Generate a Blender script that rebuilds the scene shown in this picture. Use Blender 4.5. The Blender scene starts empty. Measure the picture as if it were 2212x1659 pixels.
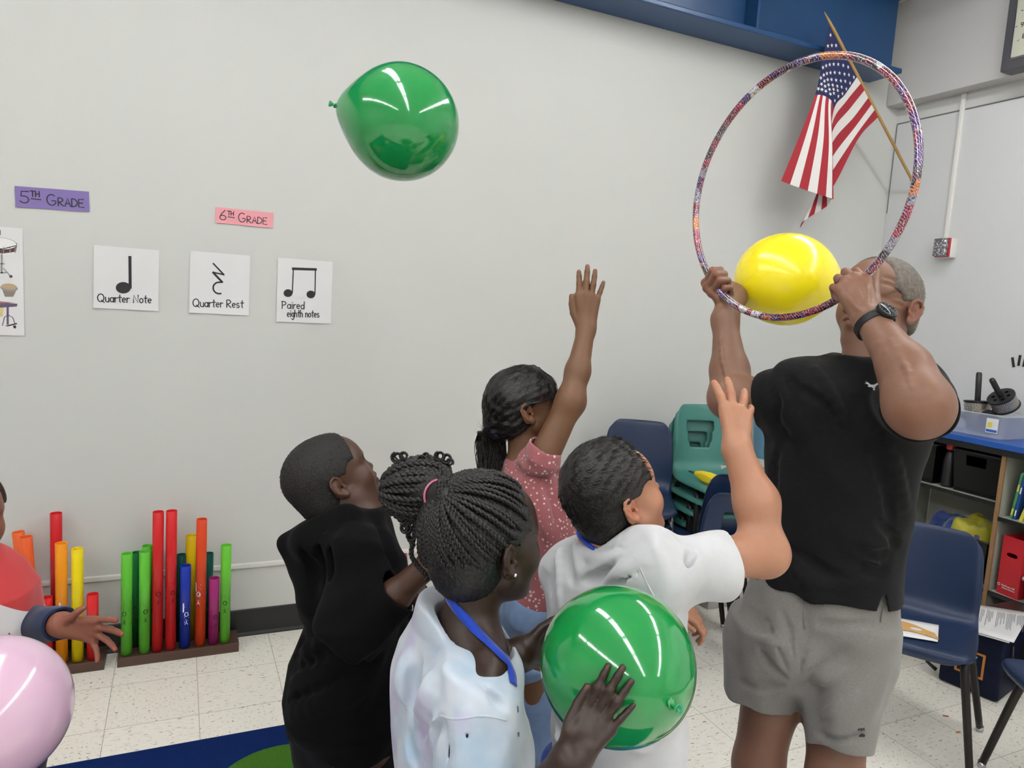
import bpy, bmesh, math, random
import numpy as np
from mathutils import Vector, Matrix

# ------------------------------------------------------------------ camera
SC = bpy.context.scene
W, H = 2212, 1659
FPX, PITCH, ROLL, YAW, CH = 1562.55, 0.1116, 0.0629, 0.4348, 1.5804
FWD = np.array([math.sin(YAW)*math.cos(PITCH), math.cos(YAW)*math.cos(PITCH), -math.sin(PITCH)])
_r = np.array([math.cos(YAW), -math.sin(YAW), 0.0]); _u = np.cross(_r, FWD)
RGT = _r*math.cos(ROLL) + _u*math.sin(ROLL)
UPV = -_r*math.sin(ROLL) + _u*math.cos(ROLL)
EYE = np.array([0, 0, CH])
cd = bpy.data.cameras.new('camera'); cam = bpy.data.objects.new('camera', cd); SC.collection.objects.link(cam)
cd.sensor_width = 36; cd.sensor_fit = 'HORIZONTAL'; cd.lens = FPX/W*36; cd.clip_start = .02
cam.matrix_world = Matrix(((RGT[0], UPV[0], -FWD[0], 0), (RGT[1], UPV[1], -FWD[1], 0), (RGT[2], UPV[2], -FWD[2], CH), (0, 0, 0, 1)))
SC.camera = cam

# ------------------------------------------------------------------ world, exposure, lights
wd = bpy.data.worlds.new('world'); SC.world = wd; wd.use_nodes = True
wd.node_tree.nodes['Background'].inputs[0].default_value = (.75, .8, .85, 1)
wd.node_tree.nodes['Background'].inputs[1].default_value = .05
SC.view_settings.view_transform = 'Standard'; SC.view_settings.look = 'None'
SC.view_settings.gamma = 1; SC.view_settings.exposure = 0.0; SC.view_settings.use_curve_mapping = False
LAMP = 25.0                      # strength of the ceiling tubes
SC.cycles.max_bounces = 7; SC.cycles.diffuse_bounces = 4; SC.cycles.glossy_bounces = 3; SC.cycles.transmission_bounces = 4; SC.cycles.transparent_max_bounces = 8
CEIL = 3.56
LIGHT_ROWS = (-2.55, 0.12, 2.75)
LIGHT_Y = (-4.9, -3.55, -2.2, -0.85, 0.5, 1.85)

# ------------------------------------------------------------------ geometry helpers
def V(*a): return np.array(a, float)
def nrm(v): v = np.asarray(v, float); return v/np.linalg.norm(v)
def ray(u, v): return FWD + RGT*((u-W/2)/FPX) - UPV*((v-H/2)/FPX)
def P(u, v, z): return EYE + ray(u, v)*z                  # point seen at a pixel, at a given depth
def PX(u, v, x): d = ray(u, v); return EYE + d*(x/d[0])
def PY(u, v, y): d = ray(u, v); return EYE + d*(y/d[1])
def PZ(u, v, h): d = ray(u, v); return EYE + d*((h-CH)/d[2])
def cdir(r, u, b): return nrm(RGT*r + UPV*u - FWD*b)      # direction: right, up, back towards the viewer
def px(n, z): return n*z/FPX
def lin(c): return c/12.92 if c <= .04045 else ((c+.055)/1.055)**2.4
def hx(s):
    if not isinstance(s, str): return tuple(lin(v/255) for v in s) + (1,)
    return tuple(lin(int(s[i:i+2], 16)/255) for i in (0, 2, 4)) + (1,)

def link(o, parent=None):
    SC.collection.objects.link(o)
    if parent is not None: o.parent = parent
    return o
def empty(name, loc=(0, 0, 0), rz=0, parent=None):
    o = bpy.data.objects.new(name, None); o.location = tuple(loc); o.rotation_euler = (0, 0, rz); o.empty_display_size = .05
    return link(o, parent)
def tag(o, label, cat, group=None, kind=None):
    o['label'] = label; o['category'] = cat
    if group: o['group'] = group
    if kind: o['kind'] = kind
    return o
def struct(o): o['kind'] = 'structure'; return o
def copy_tree(o, parent=None):
    c = o.copy(); link(c); c.parent = parent
    for ch in list(o.children): copy_tree(ch, c)
    return c

def bez(pts, n=8):
    """Catmull-Rom through points"""
    p = [np.asarray(q, float) for q in pts]; p = [2*p[0]-p[1]] + p + [2*p[-1]-p[-2]]; out = []
    for i in range(1, len(p)-2):
        for k in range(n):
            t = k/n; a, b, c, d = p[i-1], p[i], p[i+1], p[i+2]
            out.append(.5*((2*b)+(-a+c)*t+(2*a-5*b+4*c-d)*t*t+(-a+3*b-3*c+d)*t**3))
    out.append(p[-2]); return out

class MB:
    """mesh builder: collects shapes, builds one mesh object"""
    def __init__(s): s.v = []; s.f = []; s.m = []; s.mi = 0; s.uv = None
    def add(s, vs, fs, M=None):
        o = len(s.v)
        for q in vs:
            q = np.asarray(q, float)
            if M is not None: q = np.array(M @ Vector(q))
            s.v.append(tuple(q))
        for f in fs: s.f.append(tuple(i+o for i in f)); s.m.append(s.mi)
        return s
    def box(s, lo, hi, M=None, bev=0):
        bm = bmesh.new(); bmesh.ops.create_cube(bm, size=1)
        for q in bm.verts: q.co = Vector([lo[i]+(q.co[i]+.5)*(hi[i]-lo[i]) for i in range(3)])
        if bev: bmesh.ops.bevel(bm, geom=bm.edges[:], offset=bev, segments=3, affect='EDGES', profile=.5, clamp_overlap=True)
        bm.verts.index_update(); s.add([q.co[:] for q in bm.verts], [[w.index for w in f.verts] for f in bm.faces], M); bm.free(); return s
    def tube(s, pts, r, n=10, cap=True, closed=False, flat=None):
        pts = [np.asarray(q, float) for q in pts]; N = len(pts); vs = []; fs = []
        rr = r if hasattr(r, '__len__') else [r]*N
        tg = [nrm(pts[(i+1) % N]-pts[i-1]) if closed else nrm(pts[min(i+1, N-1)]-pts[max(i-1, 0)]) for i in range(N)]
        a = V(0, 0, 1) if abs(tg[0][2]) < .9 else V(1, 0, 0); a = nrm(a-tg[0]*(a@tg[0]))
        for i in range(N):
            a = a-tg[i]*(a@tg[i]); a = nrm(a); b = np.cross(tg[i], a)
            for k in range(n):
                th = 2*math.pi*k/n; vs.append(pts[i]+rr[i]*(math.cos(th)*a+math.sin(th)*b*(flat or 1)))
        for i in range(N if closed else N-1):
            j = (i+1) % N
            for k in range(n): l = (k+1) % n; fs.append((i*n+k, i*n+l, j*n+l, j*n+k))
        if cap and not closed: fs.append(tuple(range(n-1, -1, -1))); fs.append(tuple((N-1)*n+k for k in range(n)))
        return s.add(vs, fs)
    def lathe(s, prof, n=32, M=None):
        vs = []; fs = []
        for r, z in prof:
            for k in range(n): t = 2*math.pi*k/n; vs.append((r*math.cos(t), r*math.sin(t), z))
        for i in range(len(prof)-1):
            for k in range(n): l = (k+1) % n; fs.append((i*n+k, i*n+l, (i+1)*n+l, (i+1)*n+k))
        return s.add(vs, fs, M)
    def prism(s, poly, z0, z1, M=None):
        n = len(poly); vs = [(x, y, z0) for x, y in poly]+[(x, y, z1) for x, y in poly]
        fs = [tuple(range(n-1, -1, -1)), tuple(range(n, 2*n))]+[(i, (i+1) % n, n+(i+1) % n, n+i) for i in range(n)]
        return s.add(vs, fs, M)
    def grid(s, rows, closed=False):
        r, c = len(rows), len(rows[0]); vs = [q for row in rows for q in row]; fs = []
        for i in range(r-1):
            for j in range(c if closed else c-1): k = (j+1) % c; fs.append((i*c+j, i*c+k, (i+1)*c+k, (i+1)*c+j))
        return s.add(vs, fs)
    def ribbon(s, pts, w, M=None, t=.0006):
        """flat pen stroke in the xy plane"""
        pts = [np.asarray(q, float)[:2] for q in pts]; n = len(pts); L = []; R = []
        for i in range(n):
            d = nrm(pts[min(i+1, n-1)]-pts[max(i-1, 0)]+1e-9); q = V(-d[1], d[0])*w/2
            e = d*w*.35*(-1 if i == 0 else 1 if i == n-1 else 0)
            L.append((*(pts[i]+q+e), t)); R.append((*(pts[i]-q+e), t))
        return s.add(L+R, [(i, n+i, n+i+1, i+1) for i in range(n-1)], M)
    def build(s, name, mat, parent=None, smooth=True, loc=None):
        me = bpy.data.meshes.new(name); me.from_pydata(s.v, [], s.f)
        for m in (mat if isinstance(mat, (list, tuple)) else [mat]): me.materials.append(m)
        if any(s.m): me.polygons.foreach_set('material_index', s.m)
        if smooth: me.polygons.foreach_set('use_smooth', [True]*len(me.polygons))
        me.update(); o = bpy.data.objects.new(name, me)
        if smooth == 'auto':
            pass
        if loc is not None: o.location = tuple(loc)
        return link(o, parent)
def mod(o, t, **k):
    m = o.modifiers.new(t.lower(), t)
    for a, b in k.items(): setattr(m, a, b)
    return m
def frame(x, y, z, o=(0, 0, 0)):
    return Matrix(((x[0], y[0], z[0], o[0]), (x[1], y[1], z[1], o[1]), (x[2], y[2], z[2], o[2]), (0, 0, 0, 1)))

# ------------------------------------------------------------------ materials
class NT:
    def __init__(s, name):
        s.mat = bpy.data.materials.new(name); s.mat.use_nodes = True; s.t = s.mat.node_tree; s.b = s.t.nodes['Principled BSDF']; s.out = s.t.nodes['Material Output']
    def n(s, ty, **k):
        q = s.t.nodes.new('ShaderNode'+ty)
        for a, b in k.items():
            if a.startswith('i_'):
                key = a[2:]; key = int(key) if key.isdigit() else key.replace('_', ' ')
                s.set(q.inputs[key], b)
            else: setattr(q, a, b)
        return q
    def set(s, inp, b):
        if isinstance(b, bpy.types.NodeSocket): s.t.links.new(b, inp)
        elif hasattr(b, 'outputs'): s.t.links.new(b.outputs[0], inp)
        else: inp.default_value = b
    def p(s, **k):
        for a, b in k.items(): s.set(s.b.inputs[a.replace('_', ' ')], b)
        return s
    def coord(s, kind='Object'): return s.n('TexCoord').outputs[kind]
    def map(s, co, scale=(1, 1, 1), rot=(0, 0, 0), loc=(0, 0, 0)): return s.n('Mapping', i_Vector=co, i_Scale=scale, i_Rotation=rot, i_Location=loc)
    def noise(s, co, scale, detail=3, rough=.5): return s.n('TexNoise', i_Vector=co, i_Scale=scale, i_Detail=detail, i_Roughness=rough)
    def ramp(s, fac, stops, interp='LINEAR'):
        q = s.n('ValToRGB'); s.set(q.inputs[0], fac); e = q.color_ramp; e.interpolation = interp
        while len(e.elements) < len(stops): e.elements.new(.5)
        for el, (a, c) in zip(e.elements, stops): el.position = a; el.color = c
        return q
    def mix(s, fac, a, b, mode='MIX'):
        q = s.n('Mix', data_type='RGBA', blend_type=mode); s.set(q.inputs[0], fac); s.set(q.inputs[6], a); s.set(q.inputs[7], b); return q.outputs[2]
    def math(s, op, a, b=0.0, c=None):
        q = s.n('Math', operation=op); s.set(q.inputs[0], a); s.set(q.inputs[1], b)
        if c is not None: s.set(q.inputs[2], c)
        return q.outputs[0]
    def bump(s, h, strength=.3, dist=.002): s.p(Normal=s.n('Bump', i_Strength=strength, i_Distance=dist, i_Height=h)); return s
def plain(name, col, rough=.5, metal=0, noise=0, nscale=40, bump=0, **k):
    m = NT(name); c = hx(col)
    if noise or bump:
        nz = m.noise(m.coord(), nscale, 4)
        if noise: m.p(Base_Color=m.mix(nz.outputs[0], tuple(x*(1-noise) for x in c[:3])+(1,), tuple(min(1, x*(1+noise)) for x in c[:3])+(1,)))
        else: m.p(Base_Color=c)
        if bump: m.bump(nz.outputs[0], bump, .003)
    else: m.p(Base_Color=c)
    m.p(Roughness=rough, Metallic=metal, **k); return m.mat
def cloth(name, col, col2=None, scale=900, bump=.25, rough=.85, streak=None, noise=.12, sheen=.2):
    """woven cloth: fine weave bump and slight mottling"""
    m = NT(name); co = m.coord(); c = hx(col); c2 = hx(col2) if col2 else tuple(x*(1-noise) for x in c[:3])+(1,)
    src = m.map(co, scale=streak) if streak else co
    nz = m.noise(src, 60 if streak else 14, 4, .6)
    m.p(Base_Color=m.mix(m.ramp(nz.outputs[0], [(.35, (0, 0, 0, 1)), (.65, (1, 1, 1, 1))]).outputs[0], c, c2), Roughness=rough)
    m.p(Sheen_Weight=sheen, Sheen_Roughness=.5, Specular_IOR_Level=.15)
    m.bump(m.noise(co, scale, 2).outputs[0], bump, .001); return m.mat
# ================================================================== ROOM
XL, XR, YF, YB = -5.2, 4.12, -6.2, 3.339          # left wall, right wall, wall behind the viewer, back wall
XU = 4.01                                          # upper part of the right wall stands proud above a ledge
ZL = 2.9475
def paint(name, col, spot=True):
    m = NT(name); c = hx(col); co = m.coord()
    n1 = m.noise(co, .7, 3); n2 = m.noise(co, 9, 4)
    a = m.mix(n1.outputs[0], c, tuple(x*.955 for x in c[:3])+(1,))
    m.p(Base_Color=m.mix(m.math('MULTIPLY', n2.outputs[0], .12), a, tuple(x*.9 for x in c[:3])+(1,)), Roughness=.5, Specular_IOR_Level=.3)
    m.bump(m.noise(co, 130, 3).outputs[0], .08, .002); return m.mat
M_WALL = paint('wall_paint', 'cfcfcb'); M_WALLR = paint('wall_paint_right', 'cdcdcb'); M_WALLU = paint('wall_paint_upper', 'bfbdbb')
M_CEIL = paint('ceiling_paint', 'dedcd6'); M_WHITE = plain('white_gloss', 'dfddd8', .35)
def floor_mat():
    m = NT('vinyl_tiles'); co = m.coord(); t = .3048
    gr = m.map(co, loc=(.224, -3.038, 0))
    sep = m.n('SeparateXYZ', i_Vector=gr)
    def cellf(s): return m.math('FLOOR', m.math('DIVIDE', sep.outputs[s], t))
    def edge(s):
        f = m.math('FRACT', m.math('DIVIDE', sep.outputs[s], t)); return m.math('MINIMUM', f, m.math('SUBTRACT', 1, f))
    chk = m.math('MODULO', m.math('ABSOLUTE', m.math('ADD', cellf(0), cellf(1))), 2)
    seed = m.n('CombineXYZ', i_0=m.math('MULTIPLY', cellf(0), 1.7), i_1=m.math('MULTIPLY', cellf(1), 2.3))
    rnd = m.n('TexWhiteNoise', noise_dimensions='2D', i_Vector=seed)
    def fleck(scale, lo, hi, seedz):
        a = m.noise(m.map(co, scale=scale, loc=(seedz, 3, seedz)), 1, 2, .4)
        return m.ramp(a.outputs[0], [(lo, (0, 0, 0, 1)), (hi, (1, 1, 1, 1))]).outputs[0]
    dark = m.mix(chk, fleck((38, 130, 1), .66, .70, 0), fleck((75, 95, 1), .665, .70, 5))
    lite = m.mix(chk, fleck((30, 110, 1), .56, .66, 11), fleck((110, 60, 1), .56, .66, 17))
    tone = m.mix(rnd.outputs[0], hx('efeadf'), hx('f5f0e6'))
    c1 = m.mix(m.math('MULTIPLY', lite, .30), tone, hx('c4bcac'))
    c2 = m.mix(m.math('MULTIPLY', dark, .75), c1, hx('55504a'))
    rf = m.noise(m.map(co, loc=(9, 9, 0)), 55, 1); red = m.ramp(rf.outputs[0], [(.74, (0, 0, 0, 1)), (.76, (1, 1, 1, 1))])
    c2 = m.mix(m.math('MULTIPLY', red.outputs[0], .5), c2, hx('a07c6c'))
    line = m.math('LESS_THAN', m.math('MINIMUM', edge(0), edge(1)), .0035)
    m.p(Base_Color=m.mix(m.math('MULTIPLY', line, .75), c2, hx('7d766a')), Roughness=m.math('ADD', .28, m.math('MULTIPLY', m.noise(co, 5, 3).outputs[0], .18)), Specular_IOR_Level=.4)
    return m.mat
struct(MB().box((XL, YF, -.1), (XR, YB, 0)).build('floor', floor_mat(), smooth=False))
struct(MB().box((XL, YF, CEIL), (XR, YB, CEIL+.1)).build('ceiling', M_CEIL, smooth=False))
struct(MB().box((XL-.1, YB, -.1), (XR+.1, YB+.1, CEIL+.1)).build('wall_back', M_WALL, smooth=False))
struct(MB().box((XR, YF, -.1), (XR+.1, YB, CEIL+.1)).build('wall_right', M_WALLR, smooth=False))
struct(MB().box((XU, YF, ZL), (XR-.001, YB-.001, CEIL-.001), bev=.004).build('wall_right_upper', M_WALLU, smooth=False))
struct(MB().box((XL-.1, YF, -.1), (XL, YB, CEIL+.1)).build('wall_left', M_WALL, smooth=False))
struct(MB().box((XL, YF-.1, -.1), (XR, YF, CEIL+.1)).build('wall_front', M_WALL, smooth=False))
M_BASE = plain('black_rubber', '1c1c1d', .45)
b = MB()
b.prism([(0, 0), (.018, 0), (.016, .006), (.006, .014), (.005, .118), (.003, .122), (0, .122)], 0, XR-XL-.02, frame((0, -1, 0), (0, 0, 1), (1, 0, 0), (XL+.01, YB, 0)))
struct(b.build('baseboard_back', M_BASE, smooth=False))
b = MB(); b.box((XR-.006, YF+.01, 0), (XR, YB-.01, .122)); struct(b.build('baseboard_right', M_BASE, smooth=False))
b = MB(); b.box((XL+.01, YB-.012, .318), (XR-.01, YB, .342), bev=.004); struct(b.build('trim_1', M_WHITE))
# wall sheet panel joints on the right wall
b = MB(); b.box((XR-.0025, YF+.1, .2), (XR, YB-.012, 2.85)); struct(b.build('trim_2', paint('board_white', 'd0d0d0'), smooth=False))
b = MB(); b.box((XR-.004, YF+.1, 2.85), (XR, YB-.010, 2.858)); b.box((XR-.004, YB-.014, 2.3), (XR, YB-.008, 2.85)); struct(b.build('trim_3', plain('joint_grey', '6c6b68', .6), smooth=False))
# blue steel beam under the ceiling along the back wall (I section)
M_BLUE = plain('beam_blue_paint', '1c4470', .38, noise=.12, nscale=6, bump=.05)
b = MB(); x0, x1 = XL+.02, 3.86
b.box((x0, YB-.13, 3.085), (x1, YB-.12, 3.50)); b.box((x0, YB-.235, 3.055), (x1-.03, YB-.005, 3.083), bev=.006); b.box((x0, YB-.235, 3.50), (x1, YB-.005, 3.55))
bo = struct(b.build('beam_back', M_BLUE, smooth=False)); 
for sx in (1.02, 2.72):
    b = MB(); b.box((sx, YB-.225, 3.084), (sx+.016, YB-.131, 3.499)); b.build('stiffener_plate', M_BLUE, bo, smooth=False)
b = MB()                                             # sloping brace running out from the beam to the ceiling
b.box((2.25, YB-.9, 3.42), (2.38, YB-.236, 3.54)); b.build('brace', M_BLUE, bo, smooth=False)

# ------------------------------------------------------------------ ceiling lights
M_TUBE = NT('lit_tube'); M_TUBE.p(Base_Color=(1, 1, 1, 1), Emission_Color=(.965, .985, 1.0, 1), Emission_Strength=LAMP); M_TUBE = M_TUBE.mat
M_HOUS = plain('white_enamel', 'f0efec', .4)
first = None
for i, lx in enumerate(LIGHT_ROWS):
    for j, ly in enumerate(LIGHT_Y):
        if first is None:
            r = first = empty('ceiling_light', (lx, ly, CEIL))
            b = MB(); b.box((-.15, -.62, -.055), (.15, .62, -.001), bev=.008); b.build('housing', M_HOUS, r)
            for s in (-1, 1):
                b = MB(); b.tube([(s*.07, -.6, -.083), (s*.07, .6, -.083)], .026, 12); b.build('tube', M_TUBE, r)
        else: r = copy_tree(first); r.location = (lx, ly, CEIL)
        tag(r, 'long twin-tube fluorescent ceiling light mounted overhead in rows across the room', 'ceiling light', 'ceiling lights')

# ------------------------------------------------------------------ rug
m = NT('rug_pile'); co = m.coord(); pile = m.noise(co, 420, 2)
d = m.n('VectorMath', operation='DISTANCE'); m.set(d.inputs[0], m.map(co, scale=(1, 1, 0))); d.inputs[1].default_value = (.33, 2.185, 0)
wob = m.math('ADD', d.outputs['Value'], m.math('MULTIPLY', m.math('SUBTRACT', pile.outputs[0], .5), .012))
navy = m.mix(pile.outputs[0], hx('081a48'), hx('14347a')); grn = m.mix(pile.outputs[0], hx('2e5a18'), hx('5c9034'))
m.p(Base_Color=m.mix(m.math('LESS_THAN', wob, .245), navy, grn), Roughness=.95, Specular_IOR_Level=.1); m.bump(pile.outputs[0], .9, .006)
b = MB(); b.box((-2.2, .3, 0.0005), (1.0, 2.553, .011), bev=.004)
tag(b.build('rug', m.mat), 'navy blue carpet rug with a green round patch, lying on the tiled floor', 'rug')

# ------------------------------------------------------------------ coloured music tubes in two wooden racks
M_RACK = plain('dark_wood', '4a3328', .45, noise=.25, nscale=18)
r = tag(MB().box((-.80, 3.182, .0), (-.262, 3.318, .04), bev=.002).build('tube_rack', M_RACK, smooth=False), 'dark wooden tube rack board on floor, left one behind the outstretched hand', 'rack')
r2 = tag(MB().box((-.216, 3.182, .0), (.250, 3.318, .04), bev=.002).build('tube_rack', M_RACK, smooth=False), 'dark wooden tube rack board on floor, right one with the tall red pair', 'rack')
YFR, YBR = 3.213, 3.283
T = [  # u, v of the top centre, colour, row, label, print colour
 (62, 1158, 'e8602a', 0, 'orange-red plastic tube, nearer of the two leaning orange ones in left rack', 0),
 (100, 1290, 'd8262c', 0, 'short red plastic tube between orange and amber tubes in left rack', 0),
 (132, 1173, 'f49a18', 0, 'amber orange plastic tube beside the yellow one in left rack', 1),
 (167, 1185, 'f6dc14', 0, 'yellow plastic tube standing in front row of left rack', 0),
 (200, 1283, 'dc2a2e', 0, 'short red plastic tube at right end of left rack', 0),
 (49, 1147, 'e8662c', 1, 'orange plastic tube leaning behind the other orange one in left rack', 0),
 (121, 1108, 'cf1f28', 1, 'tallest red plastic tube at the back of left rack', 0),
 (274, 1195, '62c03a', 0, 'lime green plastic tube at left end of right rack', 0),
 (313, 1191, '64c23c', 0, 'lime green plastic tube left of the tall red pair in right rack', 0),
 (342, 1105, 'd4262a', 0, 'tall red plastic tube, left one of the pair in right rack', 0),
 (371, 1103, 'd8282c', 0, 'tall red plastic tube, right one of the pair in right rack', 0),
 (401, 1221, '1a35a8', 0, 'royal blue plastic tube right of the tall red pair', 1),
 (436, 1121, 'e04a20', 0, 'tall orange-red plastic tube between the blue and magenta tubes', 1),
 (463, 1248, 'a02a72', 0, 'short magenta plastic tube near right end of right rack', 0),
 (489, 1177, '6cc83c', 0, 'lime green plastic tube at right end of right rack', 0),
 (295, 1193, '17773a', 1, 'dark green plastic tube behind and between the two lime ones', 0),
 (319, 1178, '5cbc38', 1, 'lime green plastic tube in back row against the left tall red one', 0),
 (392, 1198, '10564e', 1, 'dark teal plastic tube behind the royal blue one', 0),
 (413, 1156, 'eccb10', 1, 'yellow plastic tube in back row of right rack behind blue and orange', 0),
 (450, 1195, '0f5a50', 1, 'dark teal plastic tube behind the tall orange-red one', 0)]
M_INKB = plain('black_ink', '17151a', .5); M_INKW = plain('white_ink', 'd8d4e6', .5)
rnd = random.Random(4)
for (u, v, col, row, lab, pc) in T:
    yy = (YFR, YBR)[row]; q = PY(u, v, yy); h = q[2]-.041; R = .0212
    m = NT('tube_'+col); m.p(Base_Color=hx(col), Roughness=.28, Subsurface_Weight=.15, Subsurface_Radius=(.01, .01, .01), Specular_IOR_Level=.4)
    b = MB(); b.lathe([(R-.0016, .003), (R, 0.0), (R, h-.0005), (R-.0004, h), (R-.0016, h), (R-.002, h-.002), (R-.002, .003)], 40)
    lean = 0
    o = tag(b.build('music_tube', m.mat, loc=(q[0], yy, .041)), lab, 'tube', 'coloured music tubes in the racks')
    if row == 0 and u < 70: o.rotation_euler = (0, -.055, 0); o.location.x += .02
    if row == 1 and u < 70: o.rotation_euler = (0, -.085, 0); o.location.x += .03
    pr = MB(); zc = h*.42; base = -math.pi/2+rnd.uniform(-.5, .5)
    def onto(pts, w):
        for a, c in zip(pts[:-1], pts[1:]):
            d = nrm(V(c[0]-a[0], c[1]-a[1])+1e-9); n_ = V(-d[1], d[0])*w/2
            qs = [(a[0]+n_[0], a[1]+n_[1]), (a[0]-n_[0], a[1]-n_[1]), (c[0]-n_[0], c[1]-n_[1]), (c[0]+n_[0], c[1]+n_[1])]
            pr.add([((R+.0004)*math.cos(base+x/R), (R+.0004)*math.sin(base+x/R), z) for x, z in qs], [(0, 1, 2, 3)])
    onto([(.0075*math.cos(t*.5236), zc+.009*math.sin(t*.5236)) for t in range(13)], .0028)           # ring letter
    onto([(-.006, zc), (.006, zc)], .0026)
    onto([(-.006, zc-.045), (0, zc-.036), (.006, zc-.045)], .0022); onto([(0, zc-.036), (.001, zc-.026)], .0022); onto([(-.005, zc-.03), (.007, zc-.028)], .002)
    for k in range(22):
        x = rnd.uniform(-.032, .032); z = zc+rnd.uniform(-.05, .055); a = rnd.uniform(0, 3.1); l = rnd.uniform(.002, .004)
        onto([(x, z), (x+l*math.cos(a), z+l*math.sin(a))], .0018)
    if pc: onto([(-.012, zc+.01), (-.012, zc+.05)], .006)
    pr.build('printed_lettering', M_INKW if pc else M_INKB, o, smooth=False)

# ------------------------------------------------------------------ signs on the back wall, hand-lettered
A_ = lambda cx, cy, rx, ry, a0, a1, n=10: [(cx+rx*math.cos(math.radians(a0+(a1-a0)*i/n)), cy+ry*math.sin(math.radians(a0+(a1-a0)*i/n))) for i in range(n+1)]
GL = {
 '5': [[(.62, 1), (.12, .97), (.1, .55)]+A_(.3, .3, .32, .3, 110, -150)], '6': [[(.5, 1), (.2, .62), (.08, .3)]+A_(.32, .24, .26, .24, 180, -175, 14)],
 'T': [[(0, 1), (.7, 1)], [(.35, 1), (.35, 0)]], 'H': [[(0, 1), (0, 0)], [(.6, 1), (.6, 0)], [(0, .5), (.6, .5)]],
 'G': [A_(.38, .5, .38, .5, 50, 330, 14)+[(.74, .42), (.42, .42)]], 'R': [[(.02, 0), (0, 1)]+A_(.15, .74, .4, .26, 90, -90, 8)+[(.05, .48), (.6, 0)]],
 'A': [[(0, 0), (.33, 1), (.66, 0)], [(.12, .36), (.54, .36)]], 'D': [[(0, 0), (0, 1)]+A_(.05, .5, .6, .5, 88, -88, 10)+[(0, 0)]],
 'E': [[(.55, 1), (0, 1), (0, 0), (.58, 0)], [(0, .52), (.45, .52)]], 'Q': [A_(.4, .5, .4, .5, 60, 420, 18), [(.48, .2), (.85, -.08)]],
 'N': [[(0, 0), (0, 1), (.58, 0), (.6, 1)]], 'P': [[(.05, 0), (.05, .98)], [(-.05, .95)]+A_(.12, .72, .45, .26, 80, -95, 8)],
 'u': [[(0, .6), (.02, .2)]+A_(.22, .2, .2, .2, 180, 350, 6)+[(.42, .6), (.44, 0)]], 'a': [A_(.22, .3, .22, .28, 30, 390, 12), [(.44, .58), (.45, 0)]],
 'r': [[(0, .6), (.02, 0)], [(.02, .38), (.15, .56), (.34, .56)]], 't': [[(.18, .95), (.17, .1), (.28, 0)], [(-.02, .62), (.4, .64)]],
 'e': [[(.04, .3), (.42, .34)]+A_(.22, .3, .21, .28, 15, 310, 10)], 'o': [A_(.22, .29, .22, .28, 80, 440, 14)], 's': [A_(.18, .44, .16, .14, 30, 230, 6)+A_(.2, .14, .18, .14, 80, -150, 7)],
 'i': [[(.06, .6), (.07, 0)], [(.06, .84), (.09, .86)]], 'd': [A_(.22, .28, .22, .27, 30, 390, 12), [(.44, 1), (.45, 0)]], 'g': [A_(.22, .32, .2, .26, 30, 390, 12), [(.43, .58), (.44, -.2)]+A_(.24, -.22, .2, .16, 0, -170, 6)],
 'h': [[(0, 1), (0, 0)], [(0, .35)]+A_(.2, .38, .2, .2, 150, 0, 6)+[(.4, 0)]], 'n': [[(0, .6), (.01, 0)], [(0, .35)]+A_(.2, .38, .2, .2, 150, 0, 6)+[(.4, 0)]]}
ADV = {'5': .8, '6': .75, 'T': .82, 'H': .82, 'G': .95, 'R': .78, 'A': .8, 'D': .82, 'E': .72, 'Q': 1.0, 'N': .8, 'P': .78, 'i': .26, 'r': .45, 't': .5, ' ': .42}
def write(b, s, x, y, h, w, M, sx=1, slope=0, small=1.0):
    for k, ch in enumerate(s):
        for st in GL.get(ch, []): b.ribbon([(x+px_*h*sx, y+py_*h+slope*(x+px_*h*sx)) for px_, py_ in st], w, M)
        x += ADV.get(ch, .6)*h*sx
    return x
M_PEN = plain('pen_black', '201d24', .5); M_PAPER = plain('white_paper', 'e2e0e0', .6, Specular_IOR_Level=.2)
M_PURP = plain('purple_paper', '7d6ba6', .6); M_PINK = plain('pink_paper', 'e59aa2', .6)
ZF = [None]
def paper(name, lab, cat, corners, mat, th=.0012, curl=.004, group=None):
    """a sheet taped to the back wall: four pixel corners -> its place on the wall"""
    q = [PY(u, v, YB) for u, v in corners]; c = sum(q)/4; xd = nrm((q[1]-q[0])+(q[2]-q[3])); w = np.linalg.norm(q[1]-q[0]+q[2]-q[3])/2; h = np.linalg.norm(q[3]-q[0]+q[2]-q[1])/2
    M_ = Matrix.Translation(Vector(c)+Vector((0, -.002, 0))) @ frame(xd, nrm(np.cross(V(0, -1, 0), xd)), (0, -1, 0))
    o = empty(name, c); o.matrix_world = M_; tag(o, lab, cat, group)
    zf = ZF[0] = lambda x, y: curl*((abs(2*x/w)**4)*.5+max(0, -2*y/h)**5)*(.6+.4*math.sin(x*40))
    rows = []
    for s in (1, -1):
        for j in range(9):
            y = -h/2+h*j/8; row = []
            for i in range(9):
                x = -w/2+w*i/8; row.append((x, y, zf(x, y)+(th/2)*s))
            rows.append(row)
    b = MB(); b.grid(rows[:9]); b.grid(rows[9:])
    sheet = b.build('paper_sheet', mat, o); 
    return o, w, h
def inkpart(o, name, fn, mat=M_PEN, z=.0008):
    b = MB(); fn(b, Matrix.Translation((0, 0, z))); b.v = [(q[0], q[1], q[2]+ZF[0](q[0], q[1])) for q in b.v]; p = b.build(name, mat, o, smooth=False); return p
o, w, h = paper('grade_sign', 'purple paper sign hand-lettered 5th grade taped high on the wall', 'sign', [(33, 402), (193, 414), (193, 458), (33, 447)], M_PURP, curl=.003)
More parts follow.
